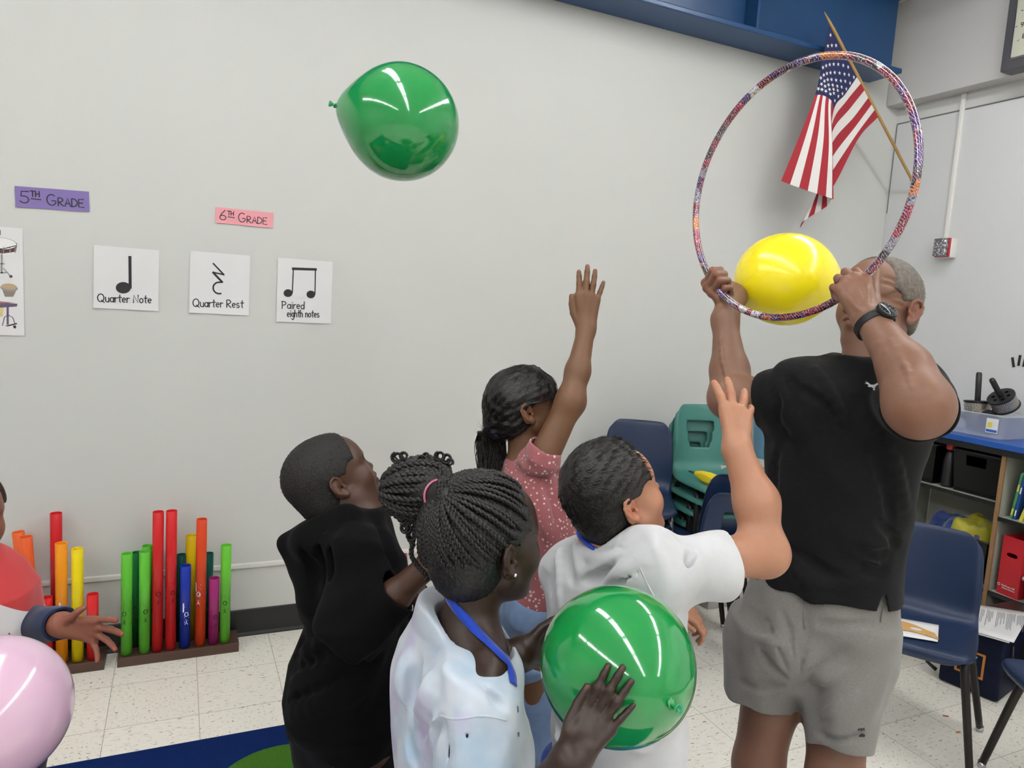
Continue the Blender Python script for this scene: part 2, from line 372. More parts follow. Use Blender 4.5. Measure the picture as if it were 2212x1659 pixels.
def f(b, M_):
    x = write(b, '5', -w*.44, -h*.28, h*.56, .0042, M_, 1.05); xx = write(b, 'TH', x-.002, h*.06, h*.26, .0042, M_); b.ribbon([(x, -h*.05), (xx, -h*.07)], .004, M_)
    x = write(b, 'G', xx+h*.25, -h*.30, h*.52, .0042, M_); write(b, 'RADE', x-.002, -h*.30, h*.39, .0042, M_, .95)
inkpart(o, 'hand_lettering', f)
def f6(b, M_):
    x = write(b, '6', -w*.44, -h*.28, h*.62, .0036, M_, 1.15); xx = write(b, 'TH', x-.002, h*.06, h*.26, .0036, M_); b.ribbon([(x, -h*.05), (xx, -h*.07)], .0035, M_)
    x = write(b, 'G', xx+h*.25, -h*.30, h*.58, .0036, M_); write(b, 'RADE', x-.002, -h*.30, h*.42, .0036, M_, 1.0)
o, w, h = paper('grade_sign', 'pink paper sign hand-lettered 6th grade taped above the note cards', 'sign', [(466, 447), (590, 460), (590, 493), (465, 481)], M_PINK, curl=.003)
inkpart(o, 'hand_lettering', f6)
def blob(b, x, y, rx, ry, M_, rot=0, n=24):
    pts = [(x+rx*math.cos(t)*math.cos(rot)-ry*math.sin(t)*math.sin(rot), y+rx*math.cos(t)*math.sin(rot)+ry*math.sin(t)*math.cos(rot), .0006) for t in [2*math.pi*i/n for i in range(n)]]
    b.add(pts, [tuple(range(n))], M_)
NG = 'note cards on the back wall'
o, w, h = paper('note_card', 'white card with a quarter note, leftmost of the three note cards', 'sign', [(203, 529), (344, 541), (342, 672), (202, 665)], M_PAPER, group=NG)
def f(b, M_):
    blob(b, -.012, -.037, .027, .023, M_, .2); b.ribbon([(.0125, -.035), (.0105, .088)], .011, M_)
    write(b, 'Quarter Note', -w*.44, -h*.385, h*.125, .0042, M_, .89, .03)
inkpart(o, 'note_drawing', f)
o, w, h = paper('note_card', 'white card with a zigzag quarter rest, middle of the three note cards', 'sign', [(410, 542), (540, 552), (538, 682), (409, 675)], M_PAPER, group=NG)
def f(b, M_):
    for pts, wd_ in (([(-.028, .083), (.014, .040)], .0065), ([(.014, .040), (-.028, .046)], .006), ([(-.028, .046), (.008, .008)], .0085), ([(.008, .008), (-.012, .005)]+A_(-.004, -.018, .023, .024, 120, 290, 8), .0065)): b.ribbon(pts, wd_, M_)
    write(b, 'Quarter Rest', -w*.44, -h*.385, h*.125, .0042, M_, .89, .03)
inkpart(o, 'note_drawing', f)
o, w, h = paper('note_card', 'white card with paired eighth notes, rightmost of the three note cards', 'sign', [(598, 557), (717, 565), (716, 700), (599, 694)], M_PAPER, group=NG)
def f(b, M_):
    blob(b, -.072, -.012, .019, .017, M_, .2); blob(b, .026, -.012, .019, .017, M_, .2)
    b.ribbon([(-.054, -.01), (-.052, .094)], .005, M_); b.ribbon([(.044, -.01), (.043, .094)], .005, M_); b.ribbon([(-.054, .096), (.045, .1)], .011, M_)
    write(b, 'Paired', -w*.41, -h*.28, h*.115, .0042, M_, .95, .03); write(b, 'eighth notes', -w*.31, -h*.41, h*.11, .0042, M_, .72, .03)
inkpart(o, 'note_drawing', f)
# drum poster cut by the left edge of the frame
o, w, h = paper('drum_poster', 'white poster picturing drums at the left edge of the frame', 'poster', [(-110, 482), (52, 493), (50, 726), (-112, 720)], M_PAPER, curl=.002)
SX = lambda u: (u-(-30))/82*(w/2)      # picture pixels -> sheet
b = MB(); M_ = Matrix.Translation((0, 0, .0008)); mats = [plain('print_'+c, c, .5) for c in ('eceae8', '5a2c22', '8c8c8c', '2c2a2c', 'b49c7a', '8a7a6e', '5c5068', 'd3c07a', 'a86a6a', '3f6a2c')]
def at(u, v): 
    q = PY(u, v, YB); lc = o.matrix_world.inverted() @ Vector(q); return lc.x, lc.y
def pgon(mi, pts, z=.0006):
    b.mi = mi; b.add([(*at(*q), z) for q in pts], [tuple(range(len(pts)))], M_)
def pel(mi, u, v, ru, rv, z=.0006): pgon(mi, [(u+ru*math.cos(t), v+rv*math.sin(t)+ru*math.cos(t)*.08) for t in [2*math.pi*i/20 for i in range(20)]], z)
def pln(mi, pts, wd_, z=.0007):
    b.mi = mi; b.ribbon([at(*q) for q in pts], wd_, M_, z)
pgon(9, [(-12, 497), (2, 497), (2, 508), (-12, 507)])
pgon(1, [(-38, 528), (36, 532), (35, 546), (4, 549), (-30, 544)], .0005); pel(3, 1, 527, 37, 14, .0006); pel(0, 1, 526, 35, 12.5, .0007)
pln(0, [(-30, 545), (6, 549), (36, 545)], .004); pln(0, [(-34, 534), (6, 538), (37, 530)], .003)
for uu in (-12, 8, 22, 33): pln(2, [(uu, 534), (uu, 546)], .003, .0008)
pln(2, [(4, 550), (4, 590)], .006); pln(2, [(-10, 570), (10, 570)], .003); pln(2, [(8, 580), (23, 596)], .003); pel(3, 24, 597, 3.5, 3); pln(2, [(-8, 580), (-22, 596)], .003); pln(2, [(-8, 589), (14, 589)], .004)
for uu in (-22, 20): pgon(5, [(uu-17, 620), (uu+18, 622), (uu+9, 641), (uu-9, 641)], .0005); pel(2, uu, 622, 19, 8, .0006); pel(4, uu, 619, 17, 6.5, .0007)
pgon(6, [(-44, 650), (38, 656), (37, 662), (-46, 668)]); pgon(8, [(-40, 647), (34, 654), (-38, 656)], .0007); pgon(7, [(-12, 664), (8, 664), (6, 684), (-8, 684)], .0005)
pln(6, [(17, 662), (17, 700)], .007); pln(3, [(-8, 710), (36, 699)], .005); pln(6, [(5, 706), (10, 685), (18, 680), (28, 686), (33, 700)], .003); pel(3, 32, 706, 3.5, 3.5); pel(3, 4, 716, 3.5, 3.5); pln(6, [(-38, 668), (-36, 712)], .006)
b.build('printed_picture', mats, o, smooth=False)
# ================================================================== RIGHT WALL: clock, alarm strobe, conduit, flag
M_DGREY = plain('dark_grey_plastic', '4c4b4f', .45); M_DIAL = plain('clock_dial', 'b9b9a8', .5); M_BLACK = plain('black_plastic', '19191b', .4); M_CHROME = plain('chrome', 'b8b8bc', .2, 1)
def text_mesh(s, size, M_, name, mat, parent, thick=.0005, bold=False):
    cu = bpy.data.curves.new(name, 'FONT'); cu.body = s; cu.size = size; cu.align_x = 'CENTER'; cu.align_y = 'CENTER'; cu.extrude = thick
    if bold: cu.offset = size*.018
    tmp = bpy.data.objects.new(name, cu); SC.collection.objects.link(tmp); dg = bpy.context.evaluated_depsgraph_get(); me = bpy.data.meshes.new_from_object(tmp.evaluated_get(dg)); bpy.data.objects.remove(tmp)
    me.transform(M_); me.materials.clear(); me.materials.append(mat); o = bpy.data.objects.new(name, me); return link(o, parent)
# square-framed wall clock
xc = XU-.10; q = PX(2159, 157, xc); y1 = q[1]; z0 = q[2]; S = .42
o = empty('wall_clock', (xc, y1-S/2, z0+S/2)); tag(o, 'grey framed wall clock high on the right wall, cut by the frame edge', 'clock')
b = MB(); b.box((0, -S/2, -S/2), (.098, S/2, S/2), bev=.008); b.build('case', M_DGREY, o)
b = MB(); b.box((-.006, -S/2+.045, -S/2+.05), (.004, S/2-.045, S/2-.045), bev=.02); b.build('bezel', M_CHROME, o)
b = MB(); b.box((-.010, -S/2+.052, -S/2+.057), (.0, S/2-.052, S/2-.052), bev=.018); b.build('dial', M_DIAL, o)
R2 = frame((0, -1, 0), (0, 0, 1), (-1, 0, 0))
for k in range(1, 13):
    a = math.radians(90-30*k); rr = .118; M_ = Matrix.Translation((-.0108, 0, 0)) @ R2 @ Matrix.Translation((rr*math.cos(a), rr*math.sin(a), 0)); text_mesh(str(k), .036, M_, 'numeral', M_BLACK, o)
b = MB()
for k in range(12):
    a = math.radians(30*k); b.ribbon([(.142*math.cos(a), .142*math.sin(a)), (.152*math.cos(a), .152*math.sin(a))], .003, Matrix.Translation((-.0106, 0, 0)) @ R2)
b.build('minute_ticks', M_BLACK, o, smooth=False)
b = MB(); b.ribbon([(0, 0), (.05, .04)], .008, Matrix.Translation((-.012, 0, 0)) @ R2); b.build('hour_hand', M_BLACK, o, smooth=False)
b = MB(); b.ribbon([(0, 0), (.02, -.095)], .006, Matrix.Translation((-.0125, 0, 0)) @ R2); b.build('minute_hand', M_BLACK, o, smooth=False)
# fire alarm strobe with its surface conduit
q0 = PX(2010, 515, XR-.085); q1 = PX(2006, 556, XR-.085); qb = PX(2054, 558, XR)
ya, yb_, za, zb = q0[1]-.03, q0[1]-.115, q1[2], q0[2]
o = empty('alarm_strobe', (XR, (ya+yb_)/2, (za+zb)/2)); tag(o, 'red and white fire alarm strobe with clear lens on the right wall', 'alarm strobe')
L = lambda x, y, z: (x-XR, y-(ya+yb_)/2, z-(za+zb)/2)
b = MB(); b.box(L(XR-.058, yb_, za), L(XR-.003, ya, zb), bev=.003); b.build('back_box', M_WHITE, o)
M_RED = plain('alarm_red', 'a81e26', .35); b = MB(); b.box(L(XR-.074, yb_+.001, za+.001), L(XR-.058, ya-.001, zb-.001), bev=.002); b.build('red_plate', M_RED, o)
m = NT('strobe_lens'); v = m.n('TexVoronoi', i_Vector=m.coord(), i_Scale=90); m.p(Base_Color=m.ramp(v.outputs['Distance'], [(.1, hx('f4f4f6')), (.5, hx('7a7880'))]).outputs[0], Roughness=.08, Metallic=.6); m.bump(v.outputs['Distance'], .8, .004)
b = MB(); b.box(L(XR-.104, yb_+.004, za+.004), L(XR-.072, ya-.004, zb-.004), bev=.008); b.build('clear_lens', m.mat, o)
yc_ = PX(2066, 360, XR)[1]
b = MB(); b.box((XR-.020, yc_-.012, zb+.003), (XR-.002, yc_+.012, ZL-.002), bev=.003); struct(b.build('trim_4', M_WHITE))
# magnet strips stuck to the board, and a nail hole
b0 = None
for (ua, va, ub, vb), lab in zip(((2187, 772, 2190, 793), (2204, 767, 2200, 790), (2216, 770, 2211, 792)), ('short black magnet strip leaning left on the white board', 'short black magnet strip upright in the middle on the white board', 'short black magnet strip cut by the right edge of frame')):
    a, c = PX(ua, va, XR-.004), PX(ub, vb, XR-.004); b = MB(); d = nrm(c-a); s_ = np.cross(d, V(1, 0, 0)); 
    b.box((-.006, -.0025, 0), (.006, .0015, np.linalg.norm(c-a)), frame(s_, (1, 0, 0), d, a)); tag(b.build('magnet_strip', M_BLACK, smooth=False), lab, 'magnet', 'magnet strips')
# flag on a wall-mounted pole
o = empty('wall_flag', PX(1978, 415, XR)); base = V(*o.location); tag(o, 'American flag drooping from a slanted wooden pole on the wall', 'flag')
YF_ = 3.04
tip = PY(1781, 26, YF_); foot = base+V(-.035, -.015, .035)
M_POLE = plain('pale_wood', 'a88550', .5, noise=.2, nscale=30)
n_ = 24; pts = [foot+(tip-foot)*i/n_-base for i in range(n_+1)]
b = MB(); b.tube(pts, [.0085]*(n_-1)+[.0065, .002], 12); b.build('pole', M_POLE, o)
b = MB(); b.lathe([(0, 0), (.022, 0), (.022, .006), (.014, .008), (0, .008)], 20, frame((0, 1, 0), (0, 0, 1), (-1, 0, 0))); b.tube([V(-.004, 0, 0), V(-.03, -.012, .03), foot-base+nrm(tip-foot)*.05], .012, 12); b.build('bracket', M_CHROME, o)
SS = [0, 3/13, 6/13, 7/13, 8/13, 10/13, 12/13, 1]
CT = [[(975, 165), (930, 380), (885, 602), (785, 865), (668, 1150)], [(1050, 305), (985, 470), (935, 606), (900, 880), (838, 1212)],
      [(1125, 445), (1055, 560), (988, 640), (994, 950), (992, 1262)], [(1150, 490), (1075, 600), (1003, 700), (970, 1000), (985, 1268)],
      [(1175, 530), (1085, 640), (998, 770), (960, 1020), (960, 1310)],
      [(1222, 622), (1130, 745), (998, 900), (940, 1100), (880, 1360)], [(1262, 700), (1150, 850), (998, 1080), (900, 1230), (805, 1410)], [(1283, 745), (1160, 880), (1000, 1185), (885, 1300), (785, 1455)]]
DO = [[0, .0, .01, .02, .03], [0, .0, -.01, -.03, -.03], [0, -.01, -.03, -.07, -.08], [0, -.005, -.02, -.05, -.06], [0, 0, -.01, .0, .0], [0, .01, .0, .03, .03], [0, .0, .01, .05, .05], [0, 0, .0, .05, .07]]
tip2 = lambda s: foot+(tip-foot)*(.965-.525*s)
def cpt(si, tj):
    u, v = CT[si][tj]; u = 1460+u*.34; v = v*.34
    p = PY(u, v, YF_+DO[si][tj]+ (0 if tj else 0))
    if tj == 0: yy = foot[1]+(tip[1]-foot[1])*(.965-.525*SS[si]); p = PY(u, v, yy-.002)
    else: p = PY(u, v, YF_+.02*SS[si]+DO[si][tj])
    return p
ctrl = [[cpt(i, j) for j in range(5)] for i in range(8)]
rows = []; NS, NTT = 52, 40
cols = [bez([ctrl[i][j] for i in range(8)], 10) for j in range(5)]       # along s for each t
sv = []
for i in range(7): sv += [SS[i]+(SS[i+1]-SS[i])*k/10 for k in range(10)]
sv.append(1.0); 
def surf(s, t):
    i = np.interp(s, sv, range(len(sv))); a = int(min(i, len(sv)-2)); fr = i-a
    cp = [cols[j][a]*(1-fr)+cols[j][a+1]*fr for j in range(5)]
    k = min(int(t*4), 3); x = t*4-k; e = [2*cp[0]-cp[1]]+cp+[2*cp[4]-cp[3]]; A, B, Cc, D = e[k], e[k+1], e[k+2], e[k+3]
    return .5*((2*B)+(-A+Cc)*x+(2*A-5*B+4*Cc-D)*x*x+(-A+3*B-3*Cc+D)*x**3)
me_s = [i/NS for i in range(NS+1)]; b = MB(); b.grid([[surf(s, t/NTT)-base for t in range(NTT+1)] for s in me_s])
fl = None
m = NT('flag_cloth'); uv = m.n('UVMap'); sp = m.n('SeparateXYZ', i_Vector=uv.outputs[0])
st = m.math('MODULO', m.math('FLOOR', m.math('MULTIPLY', sp.outputs[1], 12.999)), 2)
can = m.math('MULTIPLY', m.math('LESS_THAN', sp.outputs[0], .5), m.math('LESS_THAN', sp.outputs[1], 7/13))
m.p(Base_Color=m.mix(can, m.mix(st, hx('9c2430'), hx('dcd8d4')), hx('1c2350')), Roughness=.85); m.bump(m.noise(m.coord(), 1200).outputs[0], .2, .001)
fl = b.build('flag_cloth', m.mat, o)
uvl = fl.data.uv_layers.new(name='UVMap')
for poly in fl.data.polygons:
    for li in poly.loop_indices: vi = fl.data.loops[li].vertex_index; uvl.data[li].uv = ((vi % (NTT+1))/NTT, (vi//(NTT+1))/NS)
b = MB()
for r_ in range(9):
    for c_ in range(6 if r_ % 2 == 0 else 5):
        s0 = (r_+.7)/9.4*7/13; t0 = ((c_+.5)/6 if r_ % 2 == 0 else (c_+1)/6)*.5; pts = []; pc = surf(s0, t0); du = nrm(surf(min(s0+.03, 1), t0)-surf(max(s0-.03, 0), t0)); dv = nrm(surf(s0, t0+.03)-surf(s0, max(0, t0-.03))); n0 = nrm(np.cross(du, dv)); dv = nrm(dv-du*(du@dv))
        if n0[1] > 0: n0 = -n0
        for k in range(10): rr = .0125 if k % 2 == 0 else .005; a = math.pi*k/5; pts.append(pc-base+n0*.0025+du*rr*math.cos(a)+dv*rr*math.sin(a))
        b.add(pts+[pc-base+n0*.0025], [(k, (k+1) % 10, 10) for k in range(10)])
b.build('star_pattern', plain('star_white', 'dedbd8', .8), fl, smooth=False)

# ================================================================== SHELF UNIT on the right
M_LAM = plain('grey_laminate', '9a9a90', .5); M_EDGE = plain('ply_edge', '8a6a48', .6, noise=.2, nscale=25); M_TOP = plain('blue_laminate', '1e4f9e', .35); M_BLKE = plain('black_edge', '141416', .4)
XS, XB = 3.72, 4.10; ZT = 1.04; YD = 2.185; YA = 2.80; YE = 1.35
o = empty('shelf_unit', (XS, YD, 0)); tag(o, 'low open shelf unit with blue top against the right wall', 'shelf unit')
def sb(name, lo, hi, mat, bev=.002): b = MB(); b.box((lo[0]-XS, lo[1]-YD, lo[2]), (hi[0]-XS, hi[1]-YD, hi[2]), bev=bev); return b.build(name, mat, o, smooth=False)
sb('top_panel', (XS-.02, YE-.02, ZT-.028), (XB, YA+.02, ZT), M_TOP)
sb('top_edge', (XS-.015, YE-.01, ZT-.06), (XB-.01, YA+.01, ZT-.0285), M_BLKE)
for yy in (YA, YD, YE):
    p = sb('side_panel', (XS+.012, yy-.018, .03), (XB-.012, yy+.001, ZT-.061), M_LAM)
    b = MB(); b.box((0, yy-YD-.0185, .03), (.0118, yy-YD+.0015, ZT-.061)); b.build('plywood_edge', M_EDGE, p, smooth=False)
sb('back_panel', (XB-.011, YE, .03), (XB, YA-.02, ZT-.061), M_LAM)
for (ya_, yb__, zz) in ((YD+.0015, YA-.0185, .738), (YD+.0015, YA-.0185, .29), (YE+.0015, YD-.019, .672), (YE+.0015, YD-.019, .29)):
    p = sb('shelf_board', (XS+.012, ya_, zz-.018), (XB-.012, yb__, zz), M_LAM)
    b = MB(); b.box((0.0, ya_-YD, zz-.0185), (.0118, yb__-YD, zz+.0005)); b.build('shelf_edging', M_BLKE, p, smooth=False)
sb('plinth', (XS+.02, YE+.002, .0), (XB-.012, YA-.019, .029), M_BLKE)
# woven black baskets
def basket(x0, x1, y0, y1, z0, h, lab, holes=True):
    c = V((x0+x1)/2, (y0+y1)/2, z0); r = empty('basket', c); tag(r, lab, 'basket')
    wx, wy = (x1-x0)/2, (y1-y0)/2
    m_ = NT('black_weave'); co = m_.coord('UV'); br = m_.n('TexBrick', i_Vector=co, i_Scale=1.0); br.offset = .5
    br.inputs['Color1'].default_value = (1, 1, 1, 1); br.inputs['Color2'].default_value = (.8, .8, .8, 1); br.inputs['Mortar'].default_value = (0, 0, 0, 1); br.inputs['Mortar Size'].default_value = .006; br.inputs['Brick Width'].default_value = .022; br.inputs['Row Height'].default_value = .011
    m_.p(Base_Color=m_.mix(br.outputs[0], hx('040405'), hx('303034')), Roughness=.25); m_.bump(br.outputs[0], 1, .003)
    b = MB(); uvs = []
    per = [(-1, -1), (1, -1), (1, 1), (-1, 1), (-1, -1)]; nn = 14; ring = []
    for k in range(4):
        for i in range(nn): t = i/nn; ring.append((per[k][0]*(1-t)+per[k+1][0]*t, per[k][1]*(1-t)+per[k+1][1]*t))
    rows = []
    for j in range(13):
        t = j/12; sc = .88+.12*t; rows.append([(x*wx*sc, y*wy*sc, .004+t*h) for x, y in ring])
    N = len(ring)
    b.add([q for row in rows for q in row], [(j*N+i, j*N+(i+1) % N, (j+1)*N+(i+1) % N, (j+1)*N+i) for j in range(12) for i in range(N) if not (holes and 7 < j < 11 and (nn*3+4 <= i < nn*3+10))])
    b.add([(-wx*.88, -wy*.88, .004), (wx*.88, -wy*.88, .004), (wx*.88, wy*.88, .004), (-wx*.88, wy*.88, .004)], [(0, 1, 2, 3)])
    w_ = b.build('woven_wall', m_.mat, r, smooth=False); ul = w_.data.uv_layers.new(name='UVMap')
    for poly in w_.data.polygons:
        for li in poly.loop_indices:
            p_ = w_.data.vertices[w_.data.loops[li].vertex_index].co; ul.data[li].uv = ((p_.x+p_.y), p_.z)
    mod(w_, 'SOLIDIFY', thickness=.004, offset=-1)
    b = MB(); b.tube([(x*wx, y*wy, h+.004) for x, y in ring], .006, 8, closed=True); b.build('rim', M_BLACK, r)
    return r
basket(3.745, 4.075, 2.20, 2.45, .739, .215, 'black woven plastic basket on the upper shelf beside the plywood divider')
basket(3.745, 4.075, 2.545, 2.775, .739, .215, 'black woven plastic basket on the upper shelf, half hidden by the man')
basket(3.745, 4.075, 2.21, 2.52, .291, .22, 'black woven basket of scarves on the lower shelf', False)
# red-capped bottle between the baskets
o = empty('bottle', (3.80, 2.497, .739)); tag(o, 'black bottle with a red cap between two black baskets', 'bottle')
b = MB(); b.lathe([(0, 0), (.03, 0), (.032, .01), (.032, .15), (.022, .185), (.014, .2), (0, .2)], 24); b.build('body', M_BLACK, o)
b = MB(); b.lathe([(0, .2005), (.016, .2005), (.026, .205), (.027, .235), (.022, .243), (0, .245)], 24); b.build('cap', plain('red_cap', 'c83a36', .35), o)
# gauzy scarves heaped in the lower basket
def scarf(c, rx, ry, hgt, col, lab, seed):
    rn = random.Random(seed); ph = [rn.uniform(0, 6.28) for _ in range(8)]; rows = []
    for j in range(29):
        row = []
        for i in range(49):
            th = 2*math.pi*i/48; rr = j/28; x, y = rr*math.cos(th), rr*math.sin(th)
            z = (1-rr**2.2)*hgt + .015*math.sin(5*x+3*y+ph[0])*math.sin(4*y-3*x+ph[1]) + .006*math.sin(9*x+ph[2]+2*math.sin(5*y+ph[3])) + .004*math.sin(12*y+ph[4]+3*math.sin(4*x))
            wob = 1+.16*math.sin(3*th+ph[5])+.1*math.sin(5*th+ph[6]); zz = z-(.10*max(0, rr-.82)/.18 if rr > .82 else 0)
            row.append((x*rx*wob, y*ry*wob, zz))
        rows.append(row)
    b = MB(); b.grid(rows); m_ = NT('organza_'+col); m_.p(Base_Color=hx(col), Roughness=.45, Sheen_Weight=.6)
    tr = m_.n('BsdfTransparent'); tr.inputs[0].default_value = tuple(.4+.6*x for x in hx(col)[:3])+(1,); mx = m_.n('MixShader'); mx.inputs[0].default_value = .30; m_.t.links.new(m_.b.outputs[0], mx.inputs[1]); m_.t.links.new(tr.outputs[0], mx.inputs[2]); m_.t.links.new(mx.outputs[0], m_.out.inputs[0])
    q_ = b.build('scarf', m_.mat, loc=c); return tag(q_, lab, 'scarf', 'gauzy scarves in the lower basket')
scarf((3.86, 2.45, .53), .12, .13, .055, '24408a', 'sheer blue scarf heaped at the back of the scarf basket', 1)
scarf((3.90, 2.30, .50), .12, .10, .06, '3a2a78', 'sheer purple scarf hanging at divider side of the basket', 2)
scarf((3.88, 2.42, .522), .12, .10, .05, '2a7a5a', 'sheer green scarf under the yellow one in the basket', 3)
scarf((3.86, 2.34, .545), .125, .13, .06, 'b8b018', 'sheer yellow scarf on top of the scarf heap', 5)
# magazine file, books, white basket on the right-hand shelves
M_REDC = plain('red_card', 'b8202a', .45)
q = V(3.75, 2.14, .291); o = empty('file_box', q); tag(o, 'red cardboard file box with handle slot on the lower shelf', 'file box')
b = MB(); wv = .105; dp = .25; hh = .295
def slot_panel():
    outer = [(0, 0), (-wv, 0), (-wv, hh), (0, hh)]; bm = bmesh.new()
    N = 24; ring = [bm.verts.new((0, -wv/2+.028*math.copysign(abs(math.cos(t))**.6, math.cos(t)), .205+.011*math.sin(t))) for t in [2*math.pi*k/N for k in range(N)]]
    sq = [bm.verts.new((0, y, z)) for y, z in outer]
    es = [bm.edges.new((ring[i], ring[(i+1) % N])) for i in range(N)]+[bm.edges.new((sq[i], sq[(i+1) % 4])) for i in range(4)]
    bmesh.ops.triangle_fill(bm, edges=es, use_beauty=True); bm.verts.index_update(); b.add([v.co[:] for v in bm.verts], [[v.index for v in f.verts] for f in bm.faces]); bm.free()
slot_panel()
b.add([(0, 0, 0), (dp, 0, 0), (dp, 0, hh), (0, 0, hh)], [(0, 1, 2, 3)]); b.add([(0, -wv, 0), (dp, -wv, 0), (dp, -wv, hh), (0, -wv, hh)], [(3, 2, 1, 0)]); b.add([(0, 0, .001), (dp, 0, .001), (dp, -wv, .001), (0, -wv, .001)], [(3, 2, 1, 0)]); b.add([(dp, 0, 0), (dp, -wv, 0), (dp, -wv, hh), (dp, 0, hh)], [(0, 1, 2, 3)])
p = b.build('card_body', M_REDC, o, smooth=False); mod(p, 'SOLIDIFY', thickness=.0025)
R2b = frame((0, -1, 0), (0, 0, 1), (-1, 0, 0), (-.002, -.055, .045))
text_mesh('McGraw-Hill', .013, R2b, 'printed_lettering', M_PAPER, o); text_mesh('School Division', .0105, R2b @ Matrix.Translation((.003, -.012, 0)), 'printed_lettering', M_PAPER, o)
b = MB(); b.ribbon(A_(0, 0, .006, .006, 0, 360), .003, R2b @ Matrix.Translation((-.047, .0, 0))); b.build('printed_emblem', M_PAPER, o, smooth=False)
o.rotation_euler = (0, 0, math.radians(-6))
bk = [('3f8a5c', .012, .235, 'green book leaning leftmost on the right shelf'), ('20458c', .010, .22, 'dark blue book beside the leaning green one'), ('d8cc4a', .016, .20, 'yellow spined book between blue books on the shelf'), ('3a3a8c', .014, .18, 'violet blue book right of the yellow one'), ('c8c0b8', .018, .17, 'pale striped book at frame edge on the shelf'), ('b04a3a', .012, .2, 'rust red book at the right of the row'), ('5a86b0', .014, .21, 'light blue book at the right of the row')]
yy = 2.135
for k, (col, tk, hh_, lab) in enumerate(bk):
    o = empty('book', (3.76, yy, .673)); tag(o, lab, 'book', 'books on the right shelf')
    b = MB(); b.box((0, -tk, 0), (.21, 0, hh_), bev=.0015); b.build('cover', plain('cover_'+col, col, .5), o, smooth=False)
    b = MB(); b.box((.008, -tk+.0015, .0028), (.2125, -.0015, hh_+.0008)); b.build('pages', M_PAPER, o, smooth=False)
    for za_, zb_ in ((.08, .22), (.6, .75)): b = MB(); b.box((-.0006, -tk+.002, hh_*za_), (.0, -.002, hh_*zb_)); b.build('spine_label', M_PAPER if k % 2 else plain('lbl_y', 'd8c850', .5), o, smooth=False)
    o.rotation_euler = (math.radians([6, 5, 14, 14, 15, 10, 4][k]), 0, 0); yy -= tk+.016*hh_/.2*([.3, .9, 2.2, 1, 1, 1, 1][k])
M_WB = plain('white_plastic', 'c9c6c0', .4)
o = tag(empty('white_basket', (3.80, 1.90, .291)), 'white plastic basket at the right frame edge on the lower shelf', 'basket')
b = MB(); b.box((-.08, -.12, .0), (.2, .1, .115), bev=.02); b.build('tub', M_WB, o)
b = MB(); b.box((-.092, -.132, .112), (.212, .112, .132), bev=.008); b.build('rim', M_WB, o)
# ---------------------------- instruments on the blue top
def bead_mat():
    m_ = NT('steel_beads'); co = m_.coord('UV'); v_ = m_.n('TexVoronoi', i_Vector=co, i_Scale=1, i_Randomness=.15); m_.p(Base_Color=m_.ramp(v_.outputs['Distance'], [(.25, hx('d2ccc0')), (.55, hx('2c2822'))]).outputs[0], Metallic=.7, Roughness=.3); m_.bump(v_.outputs['Distance'], -1, .004); return m_.mat
M_BEAD = bead_mat()
def cabasa(c, ax, lab, hlen=.16):
    o_ = empty('cabasa', c); ax = nrm(ax); x = nrm(np.cross(ax, V(.3, 1, .1))); o_.matrix_world = Matrix.Translation(Vector(c)) @ frame(x, np.cross(ax, x), ax); tag(o_, lab, 'cabasa', 'bead cabasas')
    b = MB(); b.lathe([(.062, .004), (.062, .064)], 48); q_ = b.build('bead_chain', M_BEAD, o_); ul = q_.data.uv_layers.new(name='UVMap')
    for poly in q_.data.polygons:
        for li in poly.loop_indices:
            p_ = q_.data.vertices[q_.data.loops[li].vertex_index].co; ul.data[li].uv = (math.atan2(p_.y, p_.x)/6.283*52, p_.z*150)
    for z0_, z1_ in ((-.004, .006), (.062, .072)):
        b = MB(); bm = bmesh.new(); circ = lambda r_, cx=0, cy=0, n=32: [(cx+r_*math.cos(2*math.pi*k/n), cy+r_*math.sin(2*math.pi*k/n)) for k in range(n)]
        loops = [circ(.066)]+[circ(.0095, .036*math.cos(k*1.047), .036*math.sin(k*1.047), 14) for k in range(6)]; es = []
        for lp in loops:
            vs = [bm.verts.new((x_, y_, z1_)) for x_, y_ in lp]; es += [bm.edges.new((vs[i], vs[(i+1) % len(vs)])) for i in range(len(vs))]
        bmesh.ops.triangle_fill(bm, edges=es, use_beauty=True)
        bm.verts.index_update(); b.add([v_.co[:] for v_ in bm.verts], [[v_.index for v_ in f_.verts] for f_ in bm.faces]); bm.free()
        d_ = b.build('end_disc', M_BLACK, o_, smooth=False); mod(d_, 'SOLIDIFY', thickness=.009, offset=0)
    b = MB(); b.lathe([(.058, .0), (.058, .066)], 32); b.build('core', M_BLKE, o_)
    b = MB(); b.tube([(0, 0, .07), (0, 0, .08), (0, 0, .07+hlen-.01), (0, 0, .07+hlen)], [.012, .0145, .0145, .011], 16); b.build('handle', M_BLACK, o_); return o_
cabasa(PX(2112, 882, 3.93)+V(0, 0, -.035), (0, .08, 1), 'upright bead cabasa with black handle standing behind the clear bin')
cabasa(PX(2176, 872, 3.93)+V(0, 0, -.02), (-.62, .12, .75), 'bead cabasa tilted with its black end disc facing out, right of upright one', .12)
